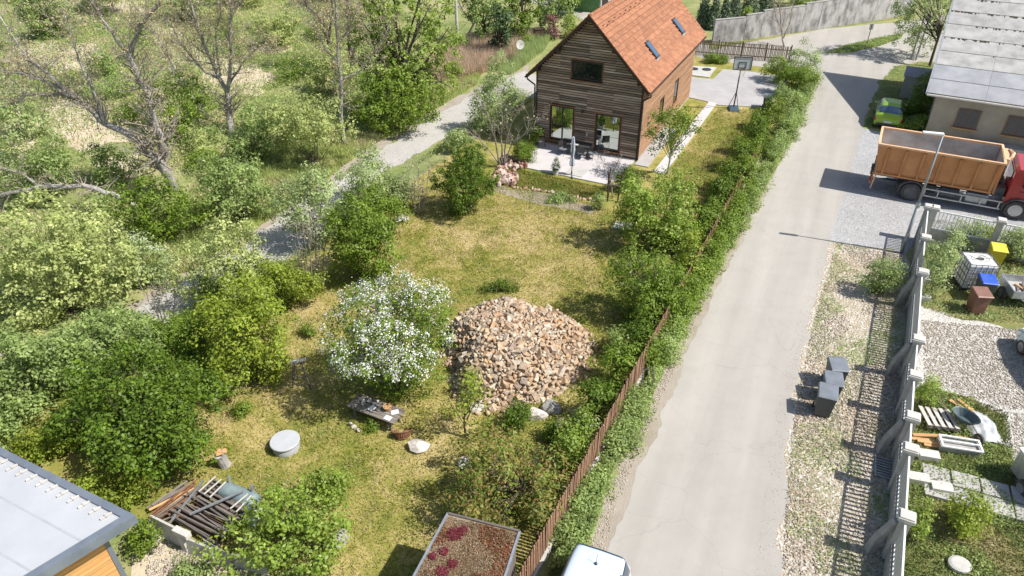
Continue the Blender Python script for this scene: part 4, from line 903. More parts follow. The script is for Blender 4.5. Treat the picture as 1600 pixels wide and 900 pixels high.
for k, (u, v, ln, rz) in enumerate([(1452, 690, 1.3, -10), (1462, 696, 1.2, -14), (1448, 684, 1.0, -4), (1470, 700, 1.1, -12), (1508, 688, .7, -20), (1500, 640, .9, -60), (1514, 640, 1.0, -70)]):
    tag(MB().box((0, 0, .06 + .03 * (k % 3)), (ln, .13, .045)).build('timber_board', M_NEWWOOD, None, loc=at(u, v), rot=(0, 0, R(rz))), ['longest orange board, below the left end of the pallet', 'orange board directly below the pallet', 'orange board nearest the slatted fence below the pallet', 'orange board below the pallet touching the window frame', 'short orange board right of the window frame', 'orange board behind the wheelbarrow on its left', 'orange board behind the wheelbarrow on its right'][k], 'timber', 'orange boards round the pallet')
wfm = thing('window_frame', 'white window frame leaning on a grey box below the pallet', 'window frame', at(1497, 706), R(-14))
MB().box((0, .1, .12), (1.25, .5, .24)).build('box', M_CONCD, wfm, bevel=.01)
for c, d in (((0, -.18, .32), (1.25, .06, .05)), ((0, .32, .34), (1.25, .06, .05)), ((-.6, .07, .33), (.06, .5, .05)), ((.6, .07, .33), (.06, .5, .05)), ((0, .1, .34), (1.2, .05, .04))): MB().box(c, d).build('frame_bar', M_WHITE, wfm)
# slabs
s0, s1, s2_ = at(1440, 738), at(1590, 778), at(1585, 790)
sd_ = (s1 - s0).normalized(); sn_ = Vector((sd_.y, -sd_.x, 0))
slp = thing('slab_path', 'two rows of large concrete slabs forming a path across the yard grass', 'path', s0)
for i in range(7):
    for j in range(2):
        p = sd_ * (.4 + i * .84) + sn_ * (j * .72); MB().box((0, 0, .07), (.78, .66, .12)).build('slab', M_PAVE2, slp, loc=p + Vector((0, 0, .01 * ((i + j) % 2))), rot=(R(random.uniform(-1, 1)), 0, math.atan2(sd_.y, sd_.x) + random.uniform(-.03, .03)), bevel=.008)
for k, (u, v) in enumerate(((1449, 716), (1433, 752), (1469, 767), (1440, 468), (1444, 440))):
    tag(MB().box((0, 0, .12), (.62, .36, .24)).build('concrete_block', M_CAP, None, loc=at(u, v), rot=(0, 0, R(-15))), ['concrete block at the top of the slab path by the fence', 'pale concrete block at the fence end of the lower slab row', 'second pale block next to the lower slab row', 'small concrete step lying by the fence below the hedge', 'small concrete step nearer the hedge by the fence'][k], 'concrete block')
m = MB(); m.lathe([(0, .06), (.3, .06), (.31, .16), (.24, .19), (0, .2)], n=18, sy=.9); tag(m.build('stone_disc', M_CONC, None, loc=at(1497, 886)), 'round pale grey stone disc in the yard grass at the bottom right', 'stone')
# grate
gt = thing('drain_grate', 'galvanised drain grate set in the gravel at the foot of the slatted fence', 'drain grate', at(1381, 733), R(-24))
for k in range(8): MB().box((0, -.42 + k * .12, .05), (.5, .035, .05)).build('bar', M_GALV, gt)
for x in (-.27, .27): MB().box((x, 0, .05), (.04, .98, .06)).build('frame_bar', M_GALV, gt)
# poles upper right
for k, (u0, v0, u1, v1, nm, lb) in enumerate([(1424, 92, 1440, -12, 'utility_pole', 'thin grey pole left of the pair behind the lean-to shed'), (1431, 94, 1447, -5, 'utility_pole', 'second thin grey pole right behind the lean-to shed'), (1354, 70, 1362, 38, 'sign_post', 'slim post with a small plate on the grass island')]):
    b0 = at(u0, v0); h = 0
    for hh in np.arange(.5, 14, .1):
        q = (np.array([b0.x, b0.y, hh]) - np.array([0, 0, CAMH])); z_ = q @ fw
        if CY - FPX * (q @ cup) / z_ > v1: h = hh
    t = thing(nm, lb, 'pole' if k < 2 else 'sign', b0); MB().tube((0, 0, 0), (0, 0, h), .09 if k < 2 else .035, .06 if k < 2 else .035, n=8).build('pole', M_CONC if k < 2 else M_DARK, t)
    if k == 2: MB().box((0, 0, h - .2), (.35, .03, .5)).build('plate', M_GALV, t)
for u0, v0, h, r, nm, lb, cat, mm in ((478 / 1, 0, 0, 0, '', '', '', None),):
    pass
def pole_by(u0, v0, v1, r, nm, lb, cat, mm):
    b0 = at(u0, v0); h = 1
    for hh in np.arange(.5, 16, .1):
        q = (np.array([b0.x, b0.y, hh]) - np.array([0, 0, CAMH])); z_ = q @ fw
        if CY - FPX * (q @ cup) / z_ > v1: h = hh
    t = thing(nm, lb, cat, b0); MB().tube((0, 0, 0), (0, 0, h), r, r * .8, n=10).build('pole', mm, t); return t, h
t, h = pole_by(816, 58, -60, .11, 'wooden_pole', 'brown wooden utility pole standing in the dry reeds behind the house', 'pole', M_BARKD)
t, h = pole_by(716, 82, -20, .15, 'concrete_pole', 'pale concrete utility pole with crossbar beside the big green tree', 'pole', M_CAP)
for zz in (h - .6, h - 1.5): MB().box((0, 0, zz), (1.3, .1, .1)).build('crossbar', M_GALV, t)
sdh = thing('satellite_dish', 'pale round satellite dish on a pole left of the house roof', 'satellite dish', at(812, 100)); 
m = MB(); m.tube((0, 0, 0), (0, 0, 1.5), .04); m.build('mast', M_GALV, sdh)
m = MB(); m.lathe([(0, -.02), (.36, .07), (.38, .09), (.36, .10), (0, .02)], n=20); m.build('dish', M_CONC, sdh, loc=(0, 0, 1.6), rot=(R(60), R(62), 0))
MB().tube((0, 0, 1.6), (.3, -.25, 1.75), .015).build('feed_arm', M_DARK, sdh)
gs = thing('green_shed', 'green clad garden building with pale corner posts behind the house', 'shed', at(912, 18), R(-26))
for k in range(14): MB().box((-1.6 + k * .25, 0, 1.3), (.23, .05, 2.6)).build('board', mat('green_boards', (.10, .22, .08), (.14, .28, .11), rough=.8) if k == 0 else bpy.data.materials['green_boards'], gs)
MB().box((0, 1.5, 1.3), (3.4, 2.9, 2.55)).build('wall', M_CORE, gs); MB().box((0, 1.3, 2.7), (4, 3.8, .12), rx=.08).build('roof', M_CONCD, gs)
for x in (-1.8, 1.9): MB().box((x, -.04, 1.3), (.14, .1, 2.6)).build('corner_post', M_WHITE, gs)
sb = MB(); sb.box((0, 0, .5), (.9, .7, 1.0)); sb.box((0, 0, 1.03), (1.0, .8, .06)); tag(sb.build('brick_box', M_TRIM, None, loc=at(842, 62), rot=(0, 0, .3)), 'small dark box with a pale lid in the reeds behind the house', 'box')

# ================================================================== GARDEN OBJECTS
# ---- stone heap
def rock_mesh(seed, m, amp=.28, sub=1):
    bm = bmesh.new(); bmesh.ops.create_icosphere(bm, subdivisions=sub, radius=.5); rs = random.Random(seed)
    for v in bm.verts: v.co *= 1 + rs.uniform(-amp, amp)
    # cut a few flat faces
    for _ in range(4):
        d = Vector((rs.gauss(0, 1), rs.gauss(0, 1), rs.gauss(0, 1))).normalized(); t = rs.uniform(.24, .38)
        for v in bm.verts:
            k = v.co.dot(d)
            if k > t: v.co -= d * (k - t)
    me = bpy.data.meshes.new('stone'); bm.to_mesh(me); bm.free(); me.materials.append(m); return me
def stonemat(name, cols):
    m, n, l, b = newmat(name); b.inputs['Roughness'].default_value = .92; b.inputs['Specular IOR Level'].default_value = .25
    oi = n.new('ShaderNodeObjectInfo'); g = n.new('ShaderNodeNewGeometry'); a = n.new('ShaderNodeMath'); a.operation = 'ADD'; l.new(oi.outputs['Random'], a.inputs[0]); l.new(g.outputs['Random Per Island'], a.inputs[1])
    f = n.new('ShaderNodeMath'); f.operation = 'FRACT'; l.new(a.outputs[0], f.inputs[0])
    cr = n.new('ShaderNodeValToRGB'); e = cr.color_ramp.elements; e[0].color = col(cols[0]); e[1].color = col(cols[-1])
    for i, c in enumerate(cols[1:-1]): x = e.new((i + 1) / (len(cols) - 1)); x.color = col(c)
    l.new(f.outputs[0], cr.inputs[0])
    nz = n.new('ShaderNodeTexNoise'); nz.inputs['Scale'].default_value = 9; nz.inputs['Detail'].default_value = 6; l.new(g.outputs['Position'], nz.inputs['Vector'])
    mr = n.new('ShaderNodeMapRange'); mr.inputs[1].default_value = .3; mr.inputs[2].default_value = .7; mr.inputs[3].default_value = .68; mr.inputs[4].default_value = 1.22; l.new(nz.outputs[0], mr.inputs[0])
    hs = n.new('ShaderNodeHueSaturation'); l.new(cr.outputs[0], hs.inputs['Color']); l.new(mr.outputs[0], hs.inputs['Value']); l.new(hs.outputs[0], b.inputs['Base Color'])
    bp = n.new('ShaderNodeBump'); bp.inputs['Strength'].default_value = .5; bp.inputs['Distance'].default_value = .03; l.new(nz.outputs[0], bp.inputs['Height']); l.new(bp.outputs[0], b.inputs['Normal'])
    return m
M_STONE = stonemat('sandstone', [(.42, .29, .18), (.49, .37, .245), (.33, .235, .165), (.54, .45, .335), (.49, .31, .17), (.42, .335, .255), (.59, .52, .42), (.30, .22, .165)])
M_REDST = stonemat('reddish_stone', [(.38, .20, .15), (.50, .36, .28), (.56, .47, .41), (.30, .14, .10)])
M_PALEST = stonemat('pale_stone', [(.50, .45, .40), (.58, .53, .48), (.42, .38, .34)])
M_GREYST = stonemat('grey_stone', [(.27, .26, .23), (.38, .36, .33), (.32, .30, .28)])
HC = at(802, 553); RXh, RYh, HH = 2.8, 3.0, 1.6
def heap_z(x, y):
    a = math.atan2(y, x); k = 1 + .10 * sin(3 * a + 1) + .07 * sin(5 * a)
    r = math.hypot(x / RXh, y / RYh) / k
    return HH * max(0, 1 - r ** 3.2) + .12 * mnoise.noise(Vector((x * .8, y * .8, 2))) * (1 if r < 1 else 0), r
hp_ = thing('stone_heap', 'big dome shaped heap of broken sandstone beside the blossoming tree', 'stone heap', HC)
def block_mesh(seed, m):
    rs = random.Random(seed); q = MB(); q.box((0, 0, 0), (1, 1, 1)); q.v = [(x * rs.uniform(.55, 1.1) + rs.uniform(-.08, .08), y * rs.uniform(.55, 1.1) + rs.uniform(-.08, .08), z * rs.uniform(.5, 1.1)) for x, y, z in q.v]
    me = q.mesh('stone', m); bm = bmesh.new(); bm.from_mesh(me); bmesh.ops.triangulate(bm, faces=bm.faces[:]); bm.to_mesh(me); bm.free(); return me
rms = [block_mesh(100 + k, M_STONE) for k in range(18)]
m = MB(); N = 28; vs = []
for j in range(N + 1):
    for i in range(N + 1):
        x, y = (i / N * 2 - 1) * RXh * 1.1, (j / N * 2 - 1) * RYh * 1.1; z_, r = heap_z(x, y); vs.append((x, y, z_ - .1))
m.add(vs, [(j * (N + 1) + i, j * (N + 1) + i + 1, (j + 1) * (N + 1) + i + 1, (j + 1) * (N + 1) + i) for j in range(N) for i in range(N)])
m.build('rubble_core', M_STONE, hp_)['kind'] = 'stuff'
rs = random.Random(11); cand = []
for _ in range(22000):
    x, y = rs.uniform(-RXh, RXh) * 1.08, rs.uniform(-RYh, RYh) * 1.08; z_, r = heap_z(x, y)
    if r > 1.02: continue
    s = rs.choice((.10, .13, .15, .17, .19, .22, .25, .30)) * (1.1 if y < -1 else 1.0) * rs.uniform(.85, 1.15)
    ok = True
    for (a, b_, c, q) in cand:
        if (a - x) ** 2 + (b_ - y) ** 2 < ((q + s) * .29) ** 2: ok = False; break
    if ok: cand.append((x, y, z_, s))
cand.sort(key=lambda c: -c[3] * (1.2 if c[1] < 1.4 else .7))
def rrot(): return (rs.uniform(0, 6.3), rs.uniform(0, 6.3), rs.uniform(0, 6.3))
Eul = __import__('mathutils').Euler
V = []; F = []; nb = 0
for i, (x, y, z_, s) in enumerate(cand):
    sc = (s * rs.uniform(1.0, 1.5), s * rs.uniform(.75, 1.05), s * rs.uniform(.45, .75)); rt_ = (rs.gauss(0, .7), rs.gauss(0, .7), rs.uniform(0, 6.3)); me = rs.choice(rms)
    if i < 285: link('stone', me, hp_, loc=(x, y, z_ + s * .08), rot=rt_, scl=sc)
    else:
        M = Matrix.LocRotScale(Vector((x, y, z_ + s * .05)), Eul(rt_), Vector(sc))
        V += [M @ v.co for v in me.vertices]; F += [tuple(nb + k for k in p.vertices) for p in me.polygons]; nb += len(me.vertices)
# scree spilling out at the foot
for _ in range(420):
    a = rs.uniform(0, 6.283); r = 1 + abs(rs.gauss(0, .09)) - .06; x, y = r * RXh * cos(a) * (1 + .1 * sin(3 * a + 1)), r * RYh * sin(a) * (1 + .1 * sin(3 * a + 1)); s = rs.uniform(.08, .2)
    M = Matrix.LocRotScale(Vector((x, y, s * .2)), Eul(rrot()), Vector((s * 1.2, s, s * .7))); me = rs.choice(rms)
    V += [M @ v.co for v in me.vertices]; F += [tuple(nb + k for k in p.vertices) for p in me.polygons]; nb += len(me.vertices)
np_ = np_mesh('small_stones', np.array([tuple(v) for v in V]), np.array(F), M_STONE); o = link('small_stones', np_, hp_); o['kind'] = 'stuff'
print('heap stones', len(cand))
def rock(label, u, v, s, m, seed, sc=(1.2, 1, .7), cat='rock', group=None):
    me = rock_mesh(seed, m, .16, 2); o = link('rock', me, None, loc=at(u, v) + Vector((0, 0, s * .2)), rot=(0, 0, seed), scl=(s * sc[0], s * sc[1], s * sc[2])); return tag(o, label, cat, group)
rock('large pale rounded rock in the grass right of the low table', 655, 700, .62, M_PALEST, 3)
rock('pale flat rock half hidden in dry grass left of the heap foot', 747, 640, .5, M_PALEST, 4, (1.3, 1, .4))
rock('big flat beige rock standing at the near foot of the stone heap', 837, 652, .75, M_PALEST, 5, (.8, 1.2, .8))
rock('grey flat rock right of the beige one at the heap foot', 862, 640, .7, M_GREYST, 6, (1.1, .9, .7))
rock('grey rock between bushes near the bottom of the lawn', 533, 846, .6, M_GREYST, 7)
rock('pale pink rock among grass left of the reddish leaved tree', 727, 727, .5, M_PALEST, 8, (1.2, 1, .4))
rock('dark grey rock left of the heap near the white blossom tree', 512, 853, .4, M_GREYST, 9)
rock('flat grey boulder at the left lawn border under the viburnum', 628, 345, .7, M_GREYST, 10, (1.3, 1, .4))
rock('pale bag sized boulder on the grass below the basketball hoop', 1184, 182, .7, M_PALEST, 11, (1.3, 1, .4))
# rockery and edging stones: one thing each line
ed = thing('stone_edging', 'curving border of small stones between the planting strip and the main lawn', 'stone edging', at(800, 300))
eo = at(800, 300); pth = [at(*p) for p in ((782, 282), (792, 291), (808, 294), (830, 297), (855, 300), (880, 305), (905, 310), (930, 316))]
rock_cache = [rock_mesh(300 + k, M_REDST, .2) for k in range(8)]
for a, b in zip(pth[:-1], pth[1:]):
    n = max(2, int((b - a).length / .17))
    for k in range(n):
        p = a.lerp(b, (k + rs.random() * .6) / n) - eo; s = rs.uniform(.14, .32)
        link('stone', rs.choice(rock_cache), ed, loc=(p.x, p.y + rs.uniform(-.15, .15), s * .2), rot=rrot(), scl=(s * 1.3, s, s * .7))
rk = thing('rockery', 'heaped reddish rockery stones at the left corner of the terrace', 'rockery', at(795, 272)); ro = at(795, 272)
rp = gpoly([(783, 246), (812, 252), (822, 262), (808, 272), (812, 292), (780, 292), (770, 282), (782, 262)])
for x, y in rand_in(rp, 85, np.random.RandomState(4)):
    s = rs.uniform(.22, .55); link('stone', rs.choice(rock_cache), rk, loc=(x - ro.x, y - ro.y, s * .2 + rs.uniform(0, .2)), rot=rrot(), scl=(s * 1.2, s, s * .8))

# ---- low table and what lies on it
tc = [at(540, 632, .55), at(563, 613, .55), at(636, 640, .55), at(612, 667, .55)]
tcn = sum(tc, Vector()) / 4; ld = (tc[2] - tc[1]).normalized(); tz = math.atan2(ld.y, ld.x); tl_, tw_ = (tc[2] - tc[1]).length, (tc[1] - tc[0]).length
tb = thing('garden_table', 'low weathered plank table strewn with stones beside the white blossom tree', 'table', (tcn.x, tcn.y, 0), tz)
for k in range(5): MB().box((0, -tw_ / 2 + (k + .5) * tw_ / 5, .53), (tl_ + random.uniform(-.04, .04), tw_ / 5 - .012, .045)).build('plank', M_OLDWOOD, tb, rot=(random.uniform(-.01, .01), 0, 0))
for x in (-tl_ / 2 + .25, tl_ / 2 - .25):
    MB().box((x, 0, .47), (.09, tw_ - .1, .07)).build('crosspiece', M_OLDWOOD, tb)
    for y in (-tw_ / 2 + .12, tw_ / 2 - .12): MB().box((x, y, .22), (.08, .08, .44)).build('leg', M_OLDWOOD, tb)
def on_table(u, v, z=.56): return at(u, v, z)
m = MB(); m.lathe([(0, 0), (.1, 0), (.15, .14), (.16, .17), (.145, .17), (.13, .15), (0, .15)], n=16); tag(m.build('clay_pot', M_NEWWOOD, None, loc=on_table(606, 640)), 'orange clay pot standing on the low plank table', 'pot')
for k, (u, v, s) in enumerate([(568, 627, .2), (577, 626, .16), (584, 631, .18), (575, 621, .12), (566, 632, .12), (590, 626, .14)]):
    o = link('stone', rock_mesh(40 + k, M_PALEST, .2), None, loc=on_table(u, v, .6), rot=rrot(), scl=(s * 1.3, s, s)); tag(o, ['largest pale stone in the cluster at the left of the plank table', 'pale stone just right of the largest one in the table cluster', 'pale stone nearest the middle of the plank table', 'small pale stone at the far edge of the plank table', 'small pale stone at the near left edge of the plank table', 'small pale stone at the right rear of the table cluster'][k], 'stone', 'stones on the plank table')
for k, (u, v, r_) in enumerate([(617, 644, .3), (606, 653, -.5), (581, 638, .9)]):
    MB().box((0, 0, .005), (.26, .2, .012)).build('paper_sheet', M_WHITE, None, loc=on_table(u, v, .562), rot=(0, 0, r_))
for o, lb in zip([o for o in COL.objects if o.name.startswith('paper_sheet')], ('white flat sheet right of the clay pot on the table', 'white flat sheet at the near edge of the plank table', 'small white sheet in the middle of the plank table')): tag(o, lb, 'sheet')
for k, (u, v) in enumerate(((553, 667), (560, 672), (548, 662), (590, 664))):
    o = link('stone', rock_mesh(60 + k, M_PALEST, .2), None, loc=at(u, v, .08), rot=rrot(), scl=(.28, .2, .16)); tag(o, ['pale stone in the shade below the left end of the plank table', 'pale stone lowest in the picture below the plank table', 'leftmost pale stone on the ground by the plank table', 'pale stone on the ground below the right end of the plank table'][k], 'stone', 'stones under the plank table')
# rusty round sieve basket
sv = thing('wire_basket', 'rusty round wire basket leaning at the right end of the plank table', 'basket', at(629, 684)); sv.rotation_euler = (R(-35), 0, R(10))
m = MB(); m.path([(.36 * cos(t * 2 * pi / 24), .36 * sin(t * 2 * pi / 24), .25) for t in range(25)], [.022] * 25, 5); m.path([(.22 * cos(t * 2 * pi / 24), .22 * sin(t * 2 * pi / 24), 0) for t in range(25)], [.016] * 25, 5); m.build('hoop', M_RUST, sv)
m = MB()
for k in range(30):
    t = 2 * pi * k / 30; m.tube((.36 * cos(t), .36 * sin(t), .25), (.22 * cos(t), .22 * sin(t), 0), .007, n=4, cap=False)
for k in range(-8, 9):
    x = k * .026; y = math.sqrt(max(0, .22 ** 2 - x * x)); m.tube((x, -y, 0), (x, y, 0), .006, n=4, cap=False); m.tube((-y, x, 0), (y, x, 0), .006, n=4, cap=False)
m.lathe([(.205, .0), (.335, .23), (.33, .23), (.2, .004)], n=24)
m.build('wire_mesh', M_RUST, sv)
# round grey lid
cl = thing('concrete_well', 'round pale grey concrete well cover on the lower lawn', 'well cover', at(448, 700))
m = MB(); m.lathe([(0, 0), (.45, 0), (.46, .28), (.44, .31), (0, .315)], n=36); o = m.build('ring', mat('pale_blue_concrete', (.36, .37, .38), (.41, .42, .43), rough=.75, scale=3), cl); autosmooth(o.data)
m = MB(); m.lathe([(0, .31), (.49, .31), (.5, .33), (.5, .37), (.48, .39), (0, .395)], n=36); o = m.build('lid', mat('pale_blue_lid', (.42, .435, .45), (.47, .485, .50), rough=.7, scale=3), cl); autosmooth(o.data)
# stump
st_ = thing('hollow_stump', 'grey hollow stump with an orange brown top on the lower lawn', 'stump', at(352, 727))
m = MB(); m.lathe([(0, 0), (.20, 0), (.18, .1), (.17, .55), (.19, .62), (.15, .62), (.13, .5), (0, .5)], n=14)
m.v = [(x * (1 + .12 * sin(5 * math.atan2(y, x)) + .05 * sin(z * 9)), y * (1 + .1 * cos(4 * math.atan2(y, x))), z * (1 + .08 * sin(2 * math.atan2(y, x)))) for x, y, z in m.v]
m.build('trunk', M_BARK, st_, rot=(R(6), R(-5), 0)); m = MB(); m.box((0, 0, .62), (.36, .2, .04), rz=.5); m.box((.03, .03, .65), (.3, .14, .03), rz=-.2); m.build('wood_slices', M_NEWWOOD, st_)
# trestle
ts = thing('wooden_trestle', 'tall splayed wooden trestle with a white bar, casting a frame shadow on the upper lawn', 'trestle', at(474, 600))
for x, y in ((-.35, -.25), (.35, -.3), (.05, .35), (-.4, .2)):
    m = MB(); m.path([(x, y, 0), (x * .45, y * .45, 1.15)], [.035, .03], 6); m.build('leg', M_OLDWOOD, ts)
m = MB(); m.box((0, 0, 1.15), (.6, .12, .04), rz=.35); m.build('white_bar', M_CAP, ts)
for a, b in (((-.16, -.11), (.16, -.13)), ((.16, -.13), (.03, .17)), ((.03, .17), (-.18, .1)), ((-.18, .1), (-.16, -.11))):
    m = MB(); m.tube((a[0], a[1], 1.1), (b[0], b[1], 1.1), .025, n=5); m.tube((a[0] * 1.6, a[1] * 1.6, .55), (b[0] * 1.6, b[1] * 1.6, .55), .018, n=5); m.build('brace', M_OLDWOOD, ts)

# ---- scrap corner
def beam_stack():
    A_, B_ = at(300, 752, .5), at(388, 800, .5); d = (B_ - A_).normalized(); nrm = Vector((d.y, -d.x, 0)); 
    if nrm.y > 0: nrm = -nrm
    rz = math.atan2(d.y, d.x)
    base = at(340, 808); t = thing('board_stack', 'stack of dark weathered boards and frames beside the metal tank in the scrap corner', 'board stack', base, rz); t.scale = (.84, .84, 1)
    for k in range(12):
        w = random.choice((.04, .06, .08, .11)); L_ = random.uniform(1.7, 2.6); y = -.95 + k * .17
        MB().box((0, 0, 0), (L_, w, .04)).build('board', M_OLDWOOD, t, loc=(random.uniform(-.2, .2), y, .50 + random.uniform(-.14, .08)), rot=(random.uniform(-.5, .5), random.uniform(-.05, .05), random.uniform(-.07, .07)))
    for k in range(12):
        MB().box((0, 0, 0), (random.uniform(1.8, 2.6), .1, .06)).build('board', M_TRIM if k % 3 else M_OLDWOOD, t, loc=(random.uniform(-.1, .1), -.95 + k * .17, .28 + random.uniform(-.1, .1)), rot=(0, random.uniform(-.04, .04), random.uniform(-.05, .05)))
    for x in (-.9, -.62, -.35, .75, .98):
        MB().box((0, 0, 0), (.045, .8, .03)).build('lath', M_CAP, t, loc=(x, .55, .62), rot=(0, 0, random.uniform(-.1, .1)))
    for x in (-1, -.1, 1): MB().box((x, 0, .1), (.12, 1.9, .2)).build('bearer', M_TRIM, t)
    MB().box((0, 0, 0), (.07, 1.9, .05)).build('cross_bar', M_GALV, t, loc=(.15, .1, .68), rot=(0, 0, R(-28)))
beam_stack()
rb0 = at(284, 790); rbt = thing('timber_bundle', 'loose bundle of rusty brown and orange sticks left of the dark board stack', 'timber pile', rb0, R(50))
for k in range(20):
    MB().box((0, 0, 0), (random.uniform(.9, 1.9), random.choice((.04, .07, .1)), .035)).build('stick', random.choice((M_NEWWOOD, M_OLDWOOD, M_RUST, M_OLDWOOD)), rbt, loc=(random.uniform(-.25, .25), -.5 + k * .052, .12 + random.uniform(0, .3)), rot=(0, random.uniform(-.08, .08), random.uniform(-.18, .18)))
tag(MB().box((0, 0, 0), (1.75, .05, .05)).build('metal_rod', M_GALV, None, loc=at(290, 786, .5), rot=(0, R(-4), R(72))), 'pale metal rod lying across the rusty timber bundle', 'rod')
# metal tank
T0, T1 = at(352, 766, .3), at(396, 784, .3); tk = thing('metal_tank', 'blue grey lying metal tank with two short legs pointing up next to the board stack', 'tank', ((T0 + T1) / 2).xy.to_3d(), math.atan2((T1 - T0).y, (T1 - T0).x)); Lt = (T1 - T0).length
M_TANK = mat('blue_grey_tank', (.20, .27, .28), (.32, .40, .40), rough=.5, scale=3, metal=.3, bump=.1, c3=(.26, .33, .34))
m = MB(); prof = []
for k in range(7): a = pi / 2 * k / 6; prof.append((.29 * sin(a) + .001, -Lt / 2 - .16 * cos(a)))
for k in range(7): a = pi / 2 * (1 - k / 6); prof.append((.29 * sin(a) + .001, Lt / 2 + .16 * cos(a)))
m.lathe(prof, n=24); o = m.build('shell', M_TANK, tk, loc=(0, 0, .29), rot=(0, R(90), 0), smooth=True)
for x in (-Lt / 2 + .1, Lt / 2 - .1):
    for s in (.16,): m = MB(); m.path([(x, s, .48), (x, s + .04, .78)], [.05, .05], 8); m.build('leg', M_GALV, tk)
draped('plastic_sheet', 'pale crumpled plastic sheet at the right end of the metal tank', 'sheet', at(392, 806), .35, .35, .2, mat('pale_plastic', (.45, .5, .5), (.6, .64, .64), rough=.4), 6)
# slab fence remains
def slab_at(u0, v0, u1, v1, h, m_, label, name='concrete_slab_fence', th=.07, lean=0):
    a, b = at(u0, v0), at(u1, v1); c = (a + b) / 2; t = tag(MB().box((0, 0, h / 2), ((b - a).length, th, h)).build(name, m_, None, loc=c, rot=(R(lean), 0, math.atan2((b - a).y, (b - a).x)), bevel=.01), label, 'panel'); return t
slab_at(243, 833, 288, 856, .75, M_CONC, 'beige concrete panel left of the white post at the plot corner', lean=-6)
slab_at(292, 862, 335, 880, .6, M_CONC, 'beige concrete panel right of the white post', lean=-8)
slab_at(320, 868, 362, 892, .62, M_CONCD, 'grey metal sheet leaning behind the beige panel near the bottom edge', 'metal_sheet', .02, -12)
slab_at(366, 884, 420, 900, .5, M_CONCD, 'lower grey panel continuing the broken fence towards the bottom edge', 'concrete_slab_fence', .07, -8)
wp_ = thing('white_post', 'white painted concrete post with a wide head between the two beige panels', 'post', at(293, 860), R(-25)); MB().box((0, 0, .4), (.2, .16, .8)).build('shaft', M_CAP, wp_, bevel=.01); MB().box((.08, 0, .86), (.55, .2, .2)).build('head', M_CAP, wp_, bevel=.02)
for k, (u, v, r_, l_) in enumerate(((340, 893, 30, 1.2), (352, 886, 20, 1.0), (330, 888, 60, .8))):
    tag(MB().tube((-l_ / 2, 0, .3), (l_ / 2, 0, .42), .03).build('iron_bar', M_CHAS, None, loc=at(u, v), rot=(0, 0, R(r_))), ['longest dark iron bar lying over the grey metal sheet', 'dark iron bar just above the longest bar by the grey sheet', 'short steep dark iron bar at the left of the grey sheet'][k], 'bar', 'iron bars by the broken fence')

# ---- terrace things
def parasol():
    t = thing('closed_parasol', 'closed pale grey parasol on the near edge of the terrace', 'parasol', at(893, 275)); 
    MB().tube((0, 0, 0), (0, 0, 2.55), .024, n=8).build('pole', M_BLACK, t)
    m = MB(); vs = []; n = 20; pr = [(.02, 2.5), (.06, 2.42), (.10, 2.0), (.115, 1.6), (.07, 1.25), (.10, 1.05), (.15, .75), (.13, .68)]
    for r_, z_ in pr:
        for k in range(n): a = 2 * pi * k / n; q = r_ * (1 + .3 * cos(a * 5)); vs.append((q * cos(a), q * sin(a), z_))
    m.add(vs, [(i * n + k, i * n + (k + 1) % n, (i + 1) * n + (k + 1) % n, (i + 1) * n + k) for i in range(len(pr) - 1) for k in range(n)] + [tuple(range(n)), tuple(reversed(range((len(pr) - 1) * n, len(pr) * n)))])
    m.build('canopy', mat('grey_canvas', (.38, .40, .45), (.48, .50, .55), rough=.8, scale=6), t)
    m = MB(); m.path([(0, .02, 2.3), (.12, .1, 1.6), (.1, .1, .9), (0, 0, .5)], [.012] * 4, 5); m.build('strap', M_DARK, t)
    m = MB(); m.box((0, 0, .05), (.9, .07, .06)); m.box((0, 0, .052), (.07, .9, .06)); m.lathe([(.03, .02), (.05, .03), (.04, .3), (.03, .3)], n=10); m.build('base_cross', M_DARK, t)
parasol()
def chair(label, loc, rz):
    t = thing('garden_chair', label, 'chair', loc, rz, 'dark terrace chairs')
    for x in (-.24, .24):
        for y in (-.22, .22):
            m = MB(); m.tube((x, y, 0), (x * .95, y, .44 if y < 0 else .9), .015); m.build('leg', M_BLACK, t)
        m = MB(); m.path([(x, -.22, .44), (x * 1.05, -.2, .66), (x * 1.05, .2, .66)], [.015] * 3); m.build('armrest', M_BLACK, t)
    MB().box((0, 0, .44), (.48, .46, .03)).build('seat', mat('chair_mesh', (.16, .17, .19), (.22, .23, .25), rough=.8) if 'chair_mesh' not in bpy.data.materials else bpy.data.materials['chair_mesh'], t)
    MB().box((0, .22, .7), (.46, .03, .42), rx=-.12).build('backrest', M_BLACK, t)
def gt_loc(x, y): return hpt(x, y, .016)
tt = thing('garden_table', 'dark narrow terrace table against the house wall between the two glass doors', 'table', gt_loc(-3.5, -.75), -HA)
MB().box((0, 0, .73), (1.5, .75, .03)).build('tabletop', M_DARK, tt)
for x in (-.68, .68):
    for y in (-.3, .3): m = MB(); m.tube((x, y, 0), (x, y, .72), .02); m.build('leg', M_BLACK, tt)
MB().box((-.25, -.2, .757), (.5, .22, .02)).build('light_strip', M_CAP, tt)
chair('dark terrace chair at the right end of the table, before the right glass door', gt_loc(-2.45, -1.05), -HA + R(-35)); chair('dark terrace chair on the near side of the table', gt_loc(-3.1, -1.3), -HA + R(180))
chair('dark terrace chair left of the table by the closed parasol', gt_loc(-4.4, -1.15), -HA + R(70))
fp = thing('fire_basket', 'round dark fire basket with a pale bowl at the left end of the terrace', 'fire basket', gt_loc(-6.15, -.75), 0)
for k in range(3): a = 2 * pi * k / 3; m = MB(); m.tube((.3 * cos(a), .3 * sin(a), 0), (.25 * cos(a), .25 * sin(a), .95), .015); m.build('leg', M_BLACK, fp)
